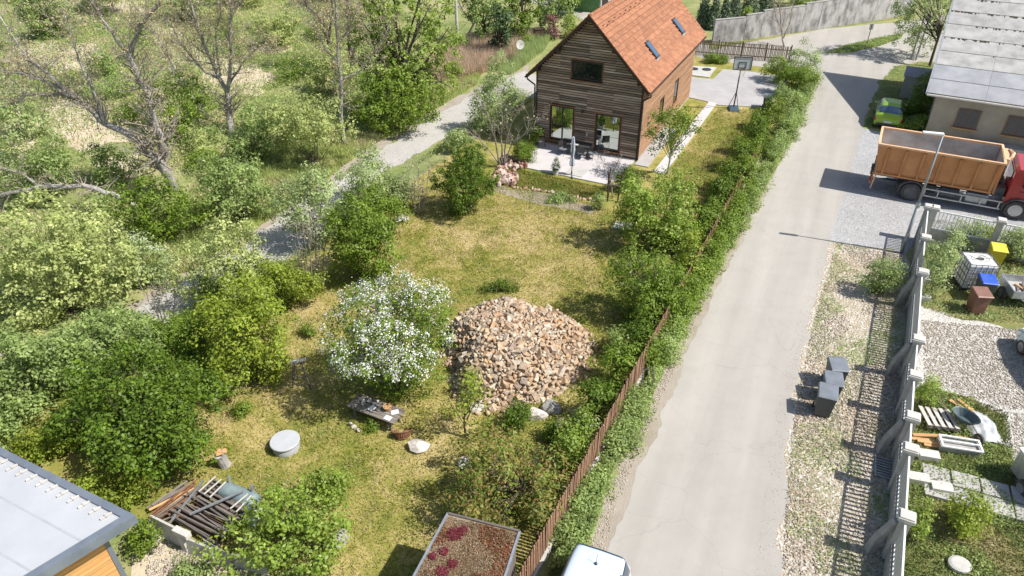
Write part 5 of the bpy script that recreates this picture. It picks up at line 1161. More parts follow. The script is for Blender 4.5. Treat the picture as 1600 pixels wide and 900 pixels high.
m = MB(); m.lathe([(0, .45), (.2, .47), (.3, .6), (.28, .6), (.18, .5), (0, .48)], n=18); m.build('bowl', M_GALV, fp)
m = MB()
for zz, r_ in ((.95, .27), (.7, .3)): m.path([(r_ * cos(k * pi / 9), r_ * sin(k * pi / 9), zz) for k in range(19)], [.013] * 19, 5)
m.build('ring', M_RUST, fp)
hz_ = thing('garden_hose', 'thin dark hose looped over the left end of the terrace', 'hose', gt_loc(-5.7, -1.6)); m = MB(); m.path([(.8 * cos(t * .3) - .1 * t / 5, .5 * sin(t * .3), .01) for t in range(15)], [.012] * 15, 4); m.build('hose', M_DARK, hz_)
# basketball hoop
bb = thing('basketball_hoop', 'portable basketball hoop with clear framed backboard at the edge of the drive', 'basketball hoop', at(1146, 171), R(-8)); bb.scale = (1.05, 1.05, 1.13)
MB().box((0, -.05, .09), (.75, 1.0, .17), taper=.8).build('base', mat('blue_grey_base', (.05, .08, .11), (.07, .11, .14), rough=.5), bb, bevel=.03)
m = MB(); m.path([(0, .1, .1), (0, 0, 1.2), (0, -.05, 2.75)], [.05, .045, .04], 10); m.build('pole', M_BLACK, bb, smooth=True)
for s in (-1, 1): m = MB(); m.tube((s * .3, .3, .15), (0, .02, 1.15), .02); m.build('strut', M_BLACK, bb)
m = MB(); m.tube((0, -.05, 2.7), (0, -.4, 3.0), .03); m.tube((0, -.05, 2.4), (0, -.4, 2.8), .025); m.build('arm', M_BLACK, bb)
bd = MB(); bd.box((0, -.45, 3.05), (1.12, .03, .75)); b_ = bd.build('backboard', mat('milky_backboard', (.48, .52, .53), (.55, .58, .6), rough=.3), bb)
m = MB()
for c, d in (((0, -.47, 3.43), (1.18, .05, .04)), ((0, -.47, 2.67), (1.18, .05, .04)), ((-.57, -.47, 3.05), (.04, .05, .8)), ((.57, -.47, 3.05), (.04, .05, .8)), ((0, -.48, 3.12), (.5, .02, .035)), ((-.23, -.48, 2.95), (.035, .02, .35)), ((.23, -.48, 2.95), (.035, .02, .35)), ((0, -.48, 2.78), (.5, .02, .035))): m.box(c, d)
m.build('frame', M_DARK, b_)
m = MB(); m.path([(.23 * cos(k * pi / 9), -.75 + .23 * sin(k * pi / 9), 2.75) for k in range(19)], [.012] * 19, 5); m.tube((0, -.47, 2.75), (0, -.52, 2.75), .03); m.build('rim', M_RUST, bb)
m = MB()
for k in range(12): a = 2 * pi * k / 12; m.tube((.23 * cos(a), -.75 + .23 * sin(a), 2.75), (.12 * cos(a + .3), -.75 + .12 * sin(a + .3), 2.38), .006, n=4, cap=False)
m.build('net', M_WHITE, bb)
for k, (u, v) in enumerate(((1197, 170), (1218, 148))):
    wheelie(('blue grey bin half hidden in the hedge near the boulder', 'green grey bin in the hedge beside the drive')[k], at(u, v), R(-20), mat('slate_bin_%s' % 'ab'[k], (.06, .09, .11), (.08, .12, .14), rough=.5), M_BINL, 1.0)
# stake cage round the young bare tree
sc_ = at(957, 312); cg = thing('tree_stakes', 'four wooden stakes with crossbars guarding the bare young tree at the terrace corner', 'tree stakes', sc_)
for x, y, lx in ((-.3, -.2, -.06), (.25, -.25, .14), (.35, .25, .22), (-.2, .3, 0)):
    m = MB(); m.path([(x, y, 0), (x + lx, y, 1.75)], [.04, .036], 6); m.build('stake', M_TRIM, cg)
for a, b, z_ in (((-.34, -.2), (.35, -.25), 1.35), ((.35, -.25), (.5, .25), 1.4), ((-.2, .3), (.5, .25), 1.42), ((-.34, -.2), (.4, -.25), 1.0)):
    m = MB(); m.tube((a[0], a[1], z_), (b[0], b[1], z_), .032, n=4); m.build('crossbar', M_OLDWOOD, cg)

# ================================================================== VEGETATION
def nrm(a): return a / (np.linalg.norm(a, axis=-1, keepdims=True) + 1e-9)
def leaf_quads(P, N, S, rs, aspect=.62, fold=.25):
    n = len(P); t = nrm(rs.normal(size=(n, 3))); N = nrm(N); U = nrm(t - (t * N).sum(1, keepdims=True) * N); Wd = np.cross(N, U); S = S[:, None]
    V = np.empty((n, 4, 3)); V[:, 0] = P - U * S * .5; V[:, 2] = P + U * S * .5
    V[:, 1] = P + Wd * S * aspect * .5 + N * S * fold * .4; V[:, 3] = P - Wd * S * aspect * .5 + N * S * fold * .4
    return V.reshape(-1, 3)
def leaf_mesh(name, P, N, S, rs, m, aspect=.62):
    V = leaf_quads(P, N, S, rs, aspect); F = np.arange(len(V)).reshape(-1, 4); return np_mesh(name, V, F, m)
def lobes_for(rx, ry, rz, cz, seed, k, low=False, lsize=.38):
    rs = np.random.RandomState(seed); L = []
    for i in range(k):
        d = nrm(rs.normal(size=3)); 
        if d[2] < -.2 and not low: d[2] *= -.6; d = nrm(d)
        r = rs.uniform(.52, .86); f = lsize * rs.uniform(.7, 1.25)
        L.append((d[0] * rx * r, d[1] * ry * r, cz + d[2] * rz * r, rx * f, ry * f, max(rz, .6 * rx) * f))
    L.append((0, 0, cz, rx * .6, ry * .6, rz * .62))
    return L
def crown_pts(L, n, rs, cl=10, cr=.16, zmin=.04, shell=(.72, 1.06)):
    """leaf positions: twig tips spread near the surface of the lobes, cl leaves round each tip"""
    A = np.array(L); w = (A[:, 3] * A[:, 4] + A[:, 3] * A[:, 5]) ; w = w / w.sum(); nt = int(n / cl * 1.5)
    idx = rs.choice(len(A), nt, p=w); d = nrm(rs.normal(size=(nt, 3))); r = rs.uniform(shell[0] ** 2, shell[1] ** 2, nt) ** .5
    bump = 1 + .14 * np.sin(d[:, 0] * 7 + idx) * np.cos(d[:, 1] * 6 + idx * 2) + .08 * np.sin(d[:, 2] * 11 + idx)
    T = A[idx, :3] + d * A[idx, 3:] * (r * bump)[:, None]
    q = ((T[:, None, :] - A[None, :, :3]) / A[None, :, 3:]); q = (q ** 2).sum(2) ** .5; q[np.arange(nt), idx] = 9
    keep = (q.min(1) > .62) & (T[:, 2] > zmin); T = T[keep]; d = d[keep]
    T = T[:max(1, int(n / cl))]; d = d[:len(T)]
    cs = np.repeat(rs.uniform(.6, 1.35, len(T)), cl)[:, None]; o = rs.normal(size=(len(T) * cl, 3)); o /= np.maximum(1, np.linalg.norm(o, axis=1, keepdims=True) / 1.9)
    P = np.repeat(T, cl, 0) + o * cr * cs * np.array([1, 1, .8]); D = np.repeat(d, cl, 0)
    P[:, 2] = np.maximum(P[:, 2], zmin * .6)
    N = D * .4 + np.array([0, 0, .6]) + o * (.45 if cl > 15 else .1) + rs.normal(size=P.shape) * .42
    return P, N, T
def solve_box(box, yk=.9, zc=None, rzmax=None):
    u0, v0, u1, v1 = box; u, v = (u0 + u1) / 2, (v0 + v1) / 2; h = 1.0
    for _ in range(12):
        C = at(u, v, h); s = ppm(C); d = Vector((0, 0, CAMH)) - C; ph = math.asin(d.z / d.length)
        rx = (u1 - u0) / 2 / s; he = (v1 - v0) / 2 / s; ry = rx * yk
        while ry * sin(ph) > he * .92: ry *= .93
        rz = math.sqrt(max(.01, he ** 2 - (ry * sin(ph)) ** 2)) / cos(ph)
        h = rz if zc is None else zc
    return C, rx, ry, rz
def stems(parent, L, m, base=(0, 0), r=.05, seed=0, top=.75, name='trunk', multi=False):
    rs = random.Random(seed); q = MB(); fork = None
    zmax = max(l[2] for l in L)
    tip = Vector((0, 0, zmax * .45)) if not multi else Vector((0, 0, .1))
    b0 = Vector((base[0], base[1], 0))
    if not multi: q.path([b0, b0.lerp(tip, .5) + Vector((rs.uniform(-.05, .05), rs.uniform(-.05, .05), 0)), tip], [r * 1.25, r, r * .8], 8)
    for l in L:
        e = Vector(l[:3]); s = b0.lerp(tip, rs.uniform(.5, 1)) if not multi else b0 + Vector((rs.uniform(-.2, .2), rs.uniform(-.2, .2), 0))
        mid = s.lerp(e, .5) + Vector((rs.uniform(-.15, .15), rs.uniform(-.15, .15), rs.uniform(0, .15)))
        q.path([s, mid, e], [r * .5, r * .35, r * .12], 5)
        for _ in range(3):
            dd = Vector((rs.gauss(0, 1), rs.gauss(0, 1), rs.gauss(.4, 1))).normalized(); q.path([mid.lerp(e, rs.random()), e + Vector((dd.x * l[3], dd.y * l[4], dd.z * l[5])) * .95], [r * .16, r * .05], 4)
    return q.build(name, m, parent)
GR = lambda *c: list(c)
LM = dict(
    dark=leafmat('dark_green_leaves', [(.045, .08, .009), (.075, .125, .012), (.115, .175, .018), (.06, .10, .010)]),
    mid=leafmat('mid_green_leaves', [(.07, .115, .013), (.11, .165, .018), (.155, .215, .026), (.08, .125, .015)]),
    yel=leafmat('yellow_green_leaves', [(.09, .13, .015), (.17, .22, .022), (.23, .27, .035), (.11, .16, .02)]),
    lime=leafmat('fresh_lime_leaves', [(.13, .19, .022), (.20, .27, .045), (.10, .155, .018), (.28, .34, .09)]),
    pale=leafmat('pale_green_leaves', [(.17, .22, .085), (.24, .30, .12), (.30, .35, .165), (.19, .24, .095)]),
    paley=leafmat('pale_yellow_green_leaves', [(.20, .24, .08), (.28, .32, .11), (.34, .36, .15), (.17, .22, .07)]),
    palem=leafmat('soft_mid_green_leaves', [(.12, .17, .05), (.18, .24, .075), (.24, .30, .10), (.14, .19, .06)]),
    red=leafmat('bronze_green_leaves', [(.10, .13, .025), (.16, .19, .035), (.25, .15, .06), (.13, .18, .03), (.09, .15, .022)]),
    purple=leafmat('purple_leaves', [(.12, .05, .06), (.2, .1, .1), (.26, .16, .15)]),
    conif=leafmat('conifer_sprays', [(.03, .055, .02), (.05, .085, .03), (.07, .11, .035)], trans=.15),
    pcon=leafmat('greyish_conifer_sprays', [(.07, .10, .06), (.10, .14, .08), (.14, .18, .10)], trans=.15),
    white=leafmat('white_blossom', [(.62, .61, .60), (.70, .69, .68), (.77, .76, .76)], trans=.25, rough=.7),
    straw=leafmat('dry_stalks', [(.30, .22, .15), (.42, .33, .24), (.50, .40, .30), (.36, .28, .2)], trans=.2),
    catkin=leafmat('brown_buds', [(.28, .21, .12), (.36, .29, .17), (.22, .19, .08), (.42, .35, .22)], trans=.2),
)
def shrub(name, label, cat, box, leaf, dens=1.0, size=.10, lobes=16, yk=.9, zc=None, base=None, seed=0, bark=None, blossom=0, group=None, low=True, lsize=.36, cl=34, cr=.155, multi=True, aspect=.62, tr=.04, shell=(.72, 1.06), cap=14000):
    C, rx, ry, rz = solve_box(box, yk, zc)
    b = Vector((C.x, C.y, 0)) if base is None else at(*base)
    if base is not None and zc is None: pass
    t = thing(name, label, cat, (b.x, b.y, 0), 0, group); off = C - b
    L = [(l[0] + off.x, l[1] + off.y, l[2], l[3], l[4], l[5]) for l in lobes_for(rx * .97, ry * .97, rz * .97, off.z, seed, lobes, low, lsize)]
    rs = np.random.RandomState(seed + 17); area = 4 * pi * ((rx * ry) ** 1.6 / 3 + (rx * rz) ** 1.6 / 3 + (ry * rz) ** 1.6 / 3) ** (1 / 1.6)
    n = int(min(cap, dens * area * 2.1 / (size * size * aspect))); n = max(n, 200)
    if blossom > .8: cl = 14
    P, N, T = crown_pts(L, n, rs, cl, cr * (size / .1) ** .5, shell=shell)
    S = size * rs.uniform(.65, 1.35, len(P))
    link('foliage', leaf_mesh('foliage', P, N, S, rs, LM[leaf], aspect), t)
    if blossom:
        k = int(len(T) * blossom); Q = T[rs.permutation(len(T))[:k]]; cen = np.array([off.x, off.y, off.z]); D = nrm(Q - cen); up = D[:, 2] + rs.normal(size=len(D)) * .15 > -.2; Q = Q[up]; D = D[up]
        pm = (np.sin(Q[:, 0] * 2.3 + 1) + np.sin(Q[:, 2] * 2.9) + np.sin(Q[:, 1] * 2.1) + rs.normal(size=len(Q)) * .6) > -1.1
        Q = Q[pm]; D = D[pm]; kk = 18
        Pb = np.repeat(Q + D * .06, kk, 0) + rs.normal(size=(len(Q) * kk, 3)) * .095; Nb = np.repeat(D, kk, 0) * .6 + np.array([0, 0, .6]) + rs.normal(size=Pb.shape) * .4
        link('blossom', leaf_mesh('blossom', Pb, Nb, .056 * rs.uniform(.7, 1.3, len(Pb)), rs, LM['white'], .9), t)
    stems(t, L, bark or M_BARKD, (0, 0), tr, seed, multi=multi, name='stems' if multi else 'trunk')
    return t
S_ = shrub
# inside the garden
S_('broad_hedge', 'huge dense dark green hedge bush at the left garden corner', 'bush', (92, 528, 348, 748), 'dark', 1.0, .115, 34, seed=1, cap=26000, lsize=.28)
S_('yellow_shrub', 'small bright yellow green shrub at the extreme left corner of the garden', 'bush', (22, 655, 128, 725), 'yel', 1.0, .10, 9, seed=2)
S_('ground_shrub', 'low bright green spreading shrub below the huge dark hedge bush', 'bush', (118, 728, 228, 795), 'yel', 1.0, .085, 12, seed=3, yk=.6, cap=16000)
S_('hedge_bush', 'large glossy yellow green hedge bush behind the stump, right of the darkest hedge', 'bush', (298, 430, 468, 612), 'yel', 1.0, .115, 26, seed=4, cap=20000, lsize=.3)
S_('hedge_bush', 'dark green bush filling the gap between the two large hedge bushes', 'bush', (255, 500, 350, 600), 'mid', .9, .11, 12, seed=5)
S_('hedge_bush', 'yellow green hedge bush farther along, next to the bare twig shrub', 'bush', (392, 398, 492, 490), 'yel', .9, .10, 14, seed=6)
S_('viburnum_bush', 'rounded green bush with light new shoots left of the middle lawn', 'bush', (496, 300, 624, 450), 'mid', 1.0, .12, 20, seed=7, cap=15000)
S_('viburnum_bush', 'darker green bush behind the rounded shoot tipped bush', 'bush', (560, 290, 640, 372), 'mid', .9, .11, 10, seed=8)
S_('dense_yew', 'dense rounded deep green yew left of the rockery', 'bush', (668, 215, 778, 340), 'dark', 1.3, .085, 28, seed=9, cap=20000, lsize=.28, cl=26, cr=.1)
S_('blossom_tree', 'broad small tree covered in white blossom left of the stone heap', 'tree', (500, 412, 712, 645), 'mid', .62, .10, 34, base=(622, 610), seed=10, blossom=1.0, bark=M_BARK, cap=17000, lsize=.3, tr=.06)
S_('leafy_bush', 'large bright green bush at the bottom of the lawn by the scrap corner', 'bush', (345, 758, 545, 915), 'lime', .8, .115, 22, seed=11, cap=17000)
S_('leafy_bush', 'small bright green bush on the lawn above the large bottom bush', 'bush', (482, 712, 547, 785), 'lime', .8, .10, 8, seed=12)
S_('cherry_tree', 'wide bronze and green young cherry tree beside the mossy hut', 'tree', (682, 655, 897, 832), 'red', .55, .13, 30, seed=13, base=(830, 790), bark=M_BARKD, cap=11000, aspect=.42, multi=False, tr=.07, lsize=.28, shell=(.5, 1.08))
S_('flowering_shrub', 'fresh green shrub with scattered pale flowers close to the picket fence', 'bush', (850, 628, 936, 722), 'lime', .9, .10, 12, seed=14, blossom=.12)
S_('ivy_clump', 'small dark green clump at the near foot of the stone heap', 'plant', (785, 626, 836, 675), 'dark', 1.2, .07, 7, seed=15)
S_('ivy_clump', 'low dark green clump along the far edge of the stone heap', 'plant', (745, 440, 818, 462), 'dark', 1.2, .07, 12, seed=16, yk=.3, zc=.12)
S_('ivy_clump', 'dark leafy clump between the beige heap rock and the flowering shrub', 'plant', (848, 655, 880, 690), 'dark', 1.2, .07, 5, seed=17)
S_('young_tree', 'thin sparse yellow green sapling in dry grass below the stone heap', 'tree', (690, 572, 772, 690), 'yel', .16, .10, 12, seed=18, base=(728, 684), multi=False, tr=.035, shell=(.3, 1.1))
S_('young_tree', 'tiny sparse yellow green sapling growing at the left foot of the stone heap', 'tree', (716, 560, 756, 628), 'lime', .2, .09, 7, seed=19, multi=False, tr=.02, shell=(.3, 1.1))
S_('viburnum_bush', 'tall light green snowball bush at the right end of the terrace planting', 'bush', (962, 248, 1098, 392), 'lime', .9, .135, 26, seed=20, cap=16000, lsize=.26, cl=40, cr=.17)
S_('low_shrub', 'small dark round shrub at the corner of the house', 'bush', (962, 262, 1006, 300), 'dark', 1, .09, 8, seed=21)
S_('apple_tree', 'upright green apple tree with straight shoots casting shade on the middle lawn', 'tree', (925, 365, 1068, 505), 'mid', .6, .105, 26, seed=22, base=(1000, 492), bark=M_BARK, cap=12000, lsize=.26, shell=(.55, 1.1), multi=False)
S_('young_tree', 'slender leafy tree in front of the warm coloured side wall of the house', 'tree', (1010, 155, 1095, 262), 'mid', .42, .115, 16, seed=23, base=(1043, 272), zc=2.9, bark=M_BARK, multi=False, tr=.05, shell=(.5, 1.1), low=False)
hl = [((1178, 150, 1232, 205), 'mid', 'hedge shrub beside the drive near the grey bins'), ((1158, 182, 1208, 245), 'dark', 'dark hedge shrub below the basketball hoop boulder'), ((1122, 235, 1180, 305), 'mid', 'green hedge shrub at the fence beside the side lawn'), ((1104, 262, 1150, 330), 'dark', 'dark shrub casting shade on the side lawn'),
      ((1085, 305, 1132, 375), 'mid', 'green shrub against the fence beside the snowball bush'), ((1050, 360, 1105, 450), 'yel', 'yellowish green shrub right of the apple tree'), ((1010, 420, 1075, 510), 'mid', 'bushy green hedge shrub behind the apple tree'), ((975, 480, 1030, 560), 'dark', 'dark shrub at the fence right of the stone heap'),
      ((935, 530, 995, 610), 'mid', 'loose green shrub between heap and picket fence'), ((905, 580, 965, 660), 'dark', 'dark green shrub next to the flowering shrub at the fence'), ((1140, 205, 1190, 268), 'mid', 'fresh green hedge shrub midway along the side lawn'), ((1030, 330, 1090, 400), 'lime', 'light green shrub between snowball bush and fence'),
      ((948, 505, 985, 560), 'palem', 'soft green sprawling shrub on the grass right of the heap'), ((1215, 95, 1275, 150), 'mid', 'thick green bush at the far garden corner by the road'), ((1195, 84, 1250, 128), 'lime', 'light green bush behind the drive at the picket fence')]
for k, (b_, lf, lb) in enumerate(hl): S_('hedge_shrub', lb, 'bush', b_, lf, .85, .105, 10, seed=50 + k, cap=8000)
for k, (b_, lf, lb) in enumerate([((362, 622, 392, 650), 'mid', 'small round plant on the lawn right of the hollow stump'), ((470, 500, 498, 525), 'mid', 'small leafy plant in the dry grass above the trestle'), ((922, 302, 944, 328), 'palem', 'tufty perennial at the end of the stone edging'),
                                 ((820, 190, 850, 230), 'dark', 'dark ivy like shrub at the left house corner'), ((795, 215, 840, 255), 'mid', 'green shrub left of the fire basket'), ((850, 300, 905, 318), 'palem', 'grassy clump below the stone edging'), ((1090, 82, 1140, 98), 'mid', 'low plants along the weathered back fence'), ((568, 660, 596, 676), 'mid', 'weeds in the shade under the plank table')]):
    S_('garden_plant', lb, 'plant', b_, lf, .9, .07, 5, seed=80 + k, tr=.012)
# potted conifer
pc = thing('potted_conifer', 'small green conifer in a pale pot on the near terrace edge', 'potted plant', at(868, 273)); m = MB(); m.lathe([(0, 0), (.14, 0), (.19, .3), (.17, .3), (.15, .27), (0, .27)], n=16); m.build('pot', M_CAP, pc)
rs_ = np.random.RandomState(3); L = [(0, 0, .5, .26, .26, .25), (0, 0, .75, .18, .18, .25), (0, 0, 1.0, .1, .1, .2)]; P, N, T = crown_pts(L, 1500, rs_, 8, .05); link('foliage', leaf_mesh('foliage', P, N, .05 * rs_.uniform(.7, 1.2, len(P)), rs_, LM['conif']), pc)

# outside, left side
def thicket(name, poly, nl, n, rr, hh, size, leaf, seed, avoid=()):
    g = np.random.RandomState(seed); Q = rand_in(poly, nl * 2, g)
    for a in avoid: Q = Q[~pins(Q, a)]
    Q = Q[:nl]; L = []
    for x, y in Q:
        r = g.uniform(*rr); h = g.uniform(*hh)
        for _ in range(4): f = g.uniform(.45, .75); L.append((x + g.uniform(-.6, .6) * r, y + g.uniform(-.6, .6) * r, h * g.uniform(.3, .65), r * f, r * f, h * .45 * g.uniform(.7, 1.1)))
    rs = np.random.RandomState(seed + 1); P, N, T = crown_pts(L, n, rs, 10, .16); S = size * rs.uniform(.65, 1.35, len(P))
    o = link(name, leaf_mesh(name, P, N, S, rs, LM[leaf], .6)); o['kind'] = 'stuff'; return o

out = [((-40, 305, 195, 505), 'paley', 'big yellow green bush mass at the left picture edge', 30, .15), ((272, 340, 428, 490), 'paley', 'yellow green bush beyond the garden, right of the white flowering shrub', 20, .13), ((-60, 490, 120, 650), 'palem', 'broad green shrub below the track at the left edge', 20, .14),
       ((85, 482, 262, 606), 'palem', 'green shrub beside the track above the dark hedge', 18, .13), ((425, 255, 540, 395), 'pale', 'pale green shrub with upright shoots by the track', 18, .12), ((525, 230, 640, 330), 'pale', 'pale green shrub nearer the house along the track', 16, .12), ((300, 235, 440, 352), 'palem', 'green bush under the leaning bare tree', 18, .14),
       ((180, 270, 330, 380), 'mid', 'darker green bush around the base of the leaning bare tree', 18, .14), ((415, 140, 550, 262), 'paley', 'light green bush in front of the slender bare tree', 18, .14), ((545, 105, 690, 208), 'mid', 'dark green undergrowth bush below the big green tree', 18, .14), ((225, 115, 330, 215), 'lime', 'light green bush between the two bare trunks', 14, .14),
       ((340, 165, 440, 260), 'palem', 'green bush behind the second bare trunk', 14, .14), ((0, 225, 120, 320), 'palem', 'green bush above the fallen dead tree', 14, .15), ((60, 330, 190, 420), 'paley', 'rounded yellow green bush crown behind the left edge bushes', 14, .14), ((-30, 120, 60, 220), 'pale', 'pale green bush at the upper left edge', 12, .15), ((735, 95, 822, 212), 'pale', 'loose pale green shrub beside the left house wall', 16, .12),
       ((690, 192, 740, 240), 'pale', 'small sparse shrub on the track verge left of the house', 8, .11), ((605, 270, 650, 325), 'pale', 'small pale shrub on the track verge above the viburnum', 8, .11), ((140, 215, 230, 290), 'palem', 'green bush on the sandy bank', 12, .14), ((465, 70, 560, 150), 'paley', 'light green bush behind the dark trunks', 12, .15), ((700, 55, 745, 85), 'palem', 'small bush in the dry reeds', 6, .12), ((692, 92, 722, 125), 'lime', 'small bright shrub at the edge of the reeds', 6, .12), ((380, 20, 470, 75), 'paley', 'yellowish bush on the far slope', 12, .18)]
for k, (b_, lf, lb, nl, sz) in enumerate(out): S_('wild_bush', lb, 'bush', b_, lf, .75, sz, nl, seed=120 + k, cap=11000, yk=.8)
S_('flowering_shrub', 'wild shrub with white blossom between the two yellow green bushes on the left', 'bush', (162, 368, 280, 452), 'pale', .7, .12, 16, seed=150, blossom=.45, cap=9000)
# big green tree and far trees
S_('maple_tree', 'big broad leafy green tree above the track left of the house', 'tree', (545, -60, 722, 190), 'lime', .75, .19, 34, seed=160, base=(635, 186), bark=M_BARKD, cap=20000, multi=False, tr=.22, low=True, lsize=.3)
fars = [((20, -30, 110, 60), 'palem'), ((120, -70, 210, 20), 'paley'), ((250, -60, 340, 30), 'pale'), ((330, -60, 420, 10), 'paley'), ((720, -50, 790, 70), 'palem'), ((780, -60, 850, 62), 'mid'), ((835, -50, 900, 50), 'palem'), ((755, -10, 800, 90), 'conif'), ((870, -50, 920, 20), 'dark'), ((460, -80, 560, 0), 'paley')]
fl = ['grey green tree in the top left corner', 'yellowish tree at the top edge right of the corner tree', 'pale tree at the top edge above the first bare tree', 'yellow green tree at the top edge above the second bare tree', 'grey green tree behind the dry reeds', 'dark green tree behind the brown pole', 'grey green tree left of the green shed', 'dark bushy tree at the back edge of the reeds', 'dark tree beside the green shed', 'yellow green tree top above the dark trunks']
for k, ((b_, lf), lb) in enumerate(zip(fars, fl)): S_('far_tree', lb, 'tree', b_, lf, .8, .22, 14, seed=170 + k, cap=6000, multi=False, tr=.12)
S_('purple_shrub', 'dark red leaved shrub near the green shed', 'bush', (852, 18, 878, 60), 'purple', .6, .13, 8, seed=185)
S_('far_shrub', 'bright green upright shrub right of the red leaved shrub', 'bush', (874, 18, 905, 58), 'lime', .8, .12, 8, seed=186)
# top right
cons = [(1092, -30, 1112, 40), (1108, -20, 1128, 44), (1125, -10, 1143, 38), (1140, -30, 1160, 30), (1160, -40, 1190, 26), (1186, -40, 1215, 18)]
for k, b_ in enumerate(cons):
    C, rx, ry, rz = solve_box(b_, .9); t = thing('conifer_tree', ['narrow dark conifer nearest the roof corner', 'second dark conifer from the house roof', 'short dark conifer behind the wall end', 'taller conifer behind the stepped wall', 'broad conifer behind the stepped wall', 'conifer at the right end of the conifer row'][k], 'tree', (C.x, C.y, 0)); hh = rz * 2
    L = [(0, 0, hh * z_, rx * (1.05 - z_) * 1.1, rx * (1.05 - z_) * 1.1, hh * .14) for z_ in (.08, .22, .36, .5, .64, .78, .9)]; q = np.random.RandomState(k); P, N, T = crown_pts(L, 3500, q, 8, .13); N = N * [1, 1, .4] ; link('foliage', leaf_mesh('foliage', P, N, .17 * q.uniform(.7, 1.3, len(P)), q, LM['pcon'], .5), t); MB().tube((0, 0, 0), (0, 0, hh * .9), .12, .02).build('trunk', M_BARKD, t)
trr = [((1205, -50, 1290, 12), 'palem', 'broad green tree behind the middle of the far wall'), ((1275, -60, 1370, 6), 'mid', 'darker green tree behind the far wall'), ((1355, -60, 1450, -2), 'palem', 'green tree behind the right end of the far wall'), ((1150, 12, 1180, 36), 'lime', 'bright green bush behind the far wall by the conifers')]
for k, (b_, lf, lb) in enumerate(trr): S_('far_tree', lb, 'tree', b_, lf, .8, .19, 12, seed=190 + k, cap=6000, multi=False, tr=.12)
S_('roadside_tree', 'leafy tree with pale flowers between the two poles and the pale roofed house', 'tree', (1398, -75, 1500, 88), 'pale', .6, .15, 26, seed=200, base=(1452, 104), cap=9000, multi=False, tr=.1, blossom=.08)
S_('climbing_ivy', 'dark ivy column growing up the end wall of the pale roofed house', 'plant', (1418, 108, 1478, 205), 'mid', .9, .12, 14, seed=201, zc=1.3, cap=7000)
S_('roadside_bush', 'bright green bush between the green car and the truck container', 'bush', (1408, 178, 1452, 206), 'lime', .9, .10, 8, seed=202)
S_('roadside_bush', 'loose pale flowered bush outside the far garden corner', 'bush', (1232, 62, 1290, 138), 'pale', .6, .11, 14, seed=203, blossom=.1, cap=7000)
S_('roadside_bush', 'grey green bush hanging over the fence near the far garden corner', 'bush', (1205, 128, 1250, 175), 'palem', .7, .1, 8, seed=204)
yd = [((1443, 352, 1500, 470), 'pale', 'soft grey green hedge along the slatted fence beside the white tank'), ((1478, 340, 1540, 388), 'pale', 'grey green shrub behind the white tank'), ((1512, 350, 1562, 384), 'yel', 'dark yellow green conifer shrub behind the tank'), ((1560, 352, 1625, 415), 'pale', 'grey green shrub right of the yellow bin'),
      ((1345, 388, 1412, 462), 'palem', 'tangle of weeds in the fence shade at the lamp post foot'), ((1478, 765, 1560, 842), 'yel', 'loose yellow flowered plant in the yard grass below the slabs'), ((1428, 770, 1452, 850), 'lime', 'narrow leafy growth along the inside foot of the slatted fence'), ((1430, 590, 1468, 640), 'lime', 'bright weeds inside the slatted fence above the pallet')]
for k, (b_, lf, lb) in enumerate(yd): S_('yard_shrub', lb, 'bush', b_, lf, .7, .085, 12, seed=210 + k, cap=8000, tr=.02)
S_('plot_corner_bush', 'green bush right of the broken panels at the bottom edge', 'bush', (400, 888, 500, 940), 'palem', .7, .1, 10, seed=220)
S_('plot_corner_bush', 'small green weeds at the sandy bottom edge', 'bush', (262, 866, 325, 920), 'palem', .7, .09, 8, seed=221)
S_('plot_corner_bush', 'low green growth between the flat roof and the sandy patch', 'bush', (195, 800, 250, 870), 'mid', .8, .09, 8, seed=222)

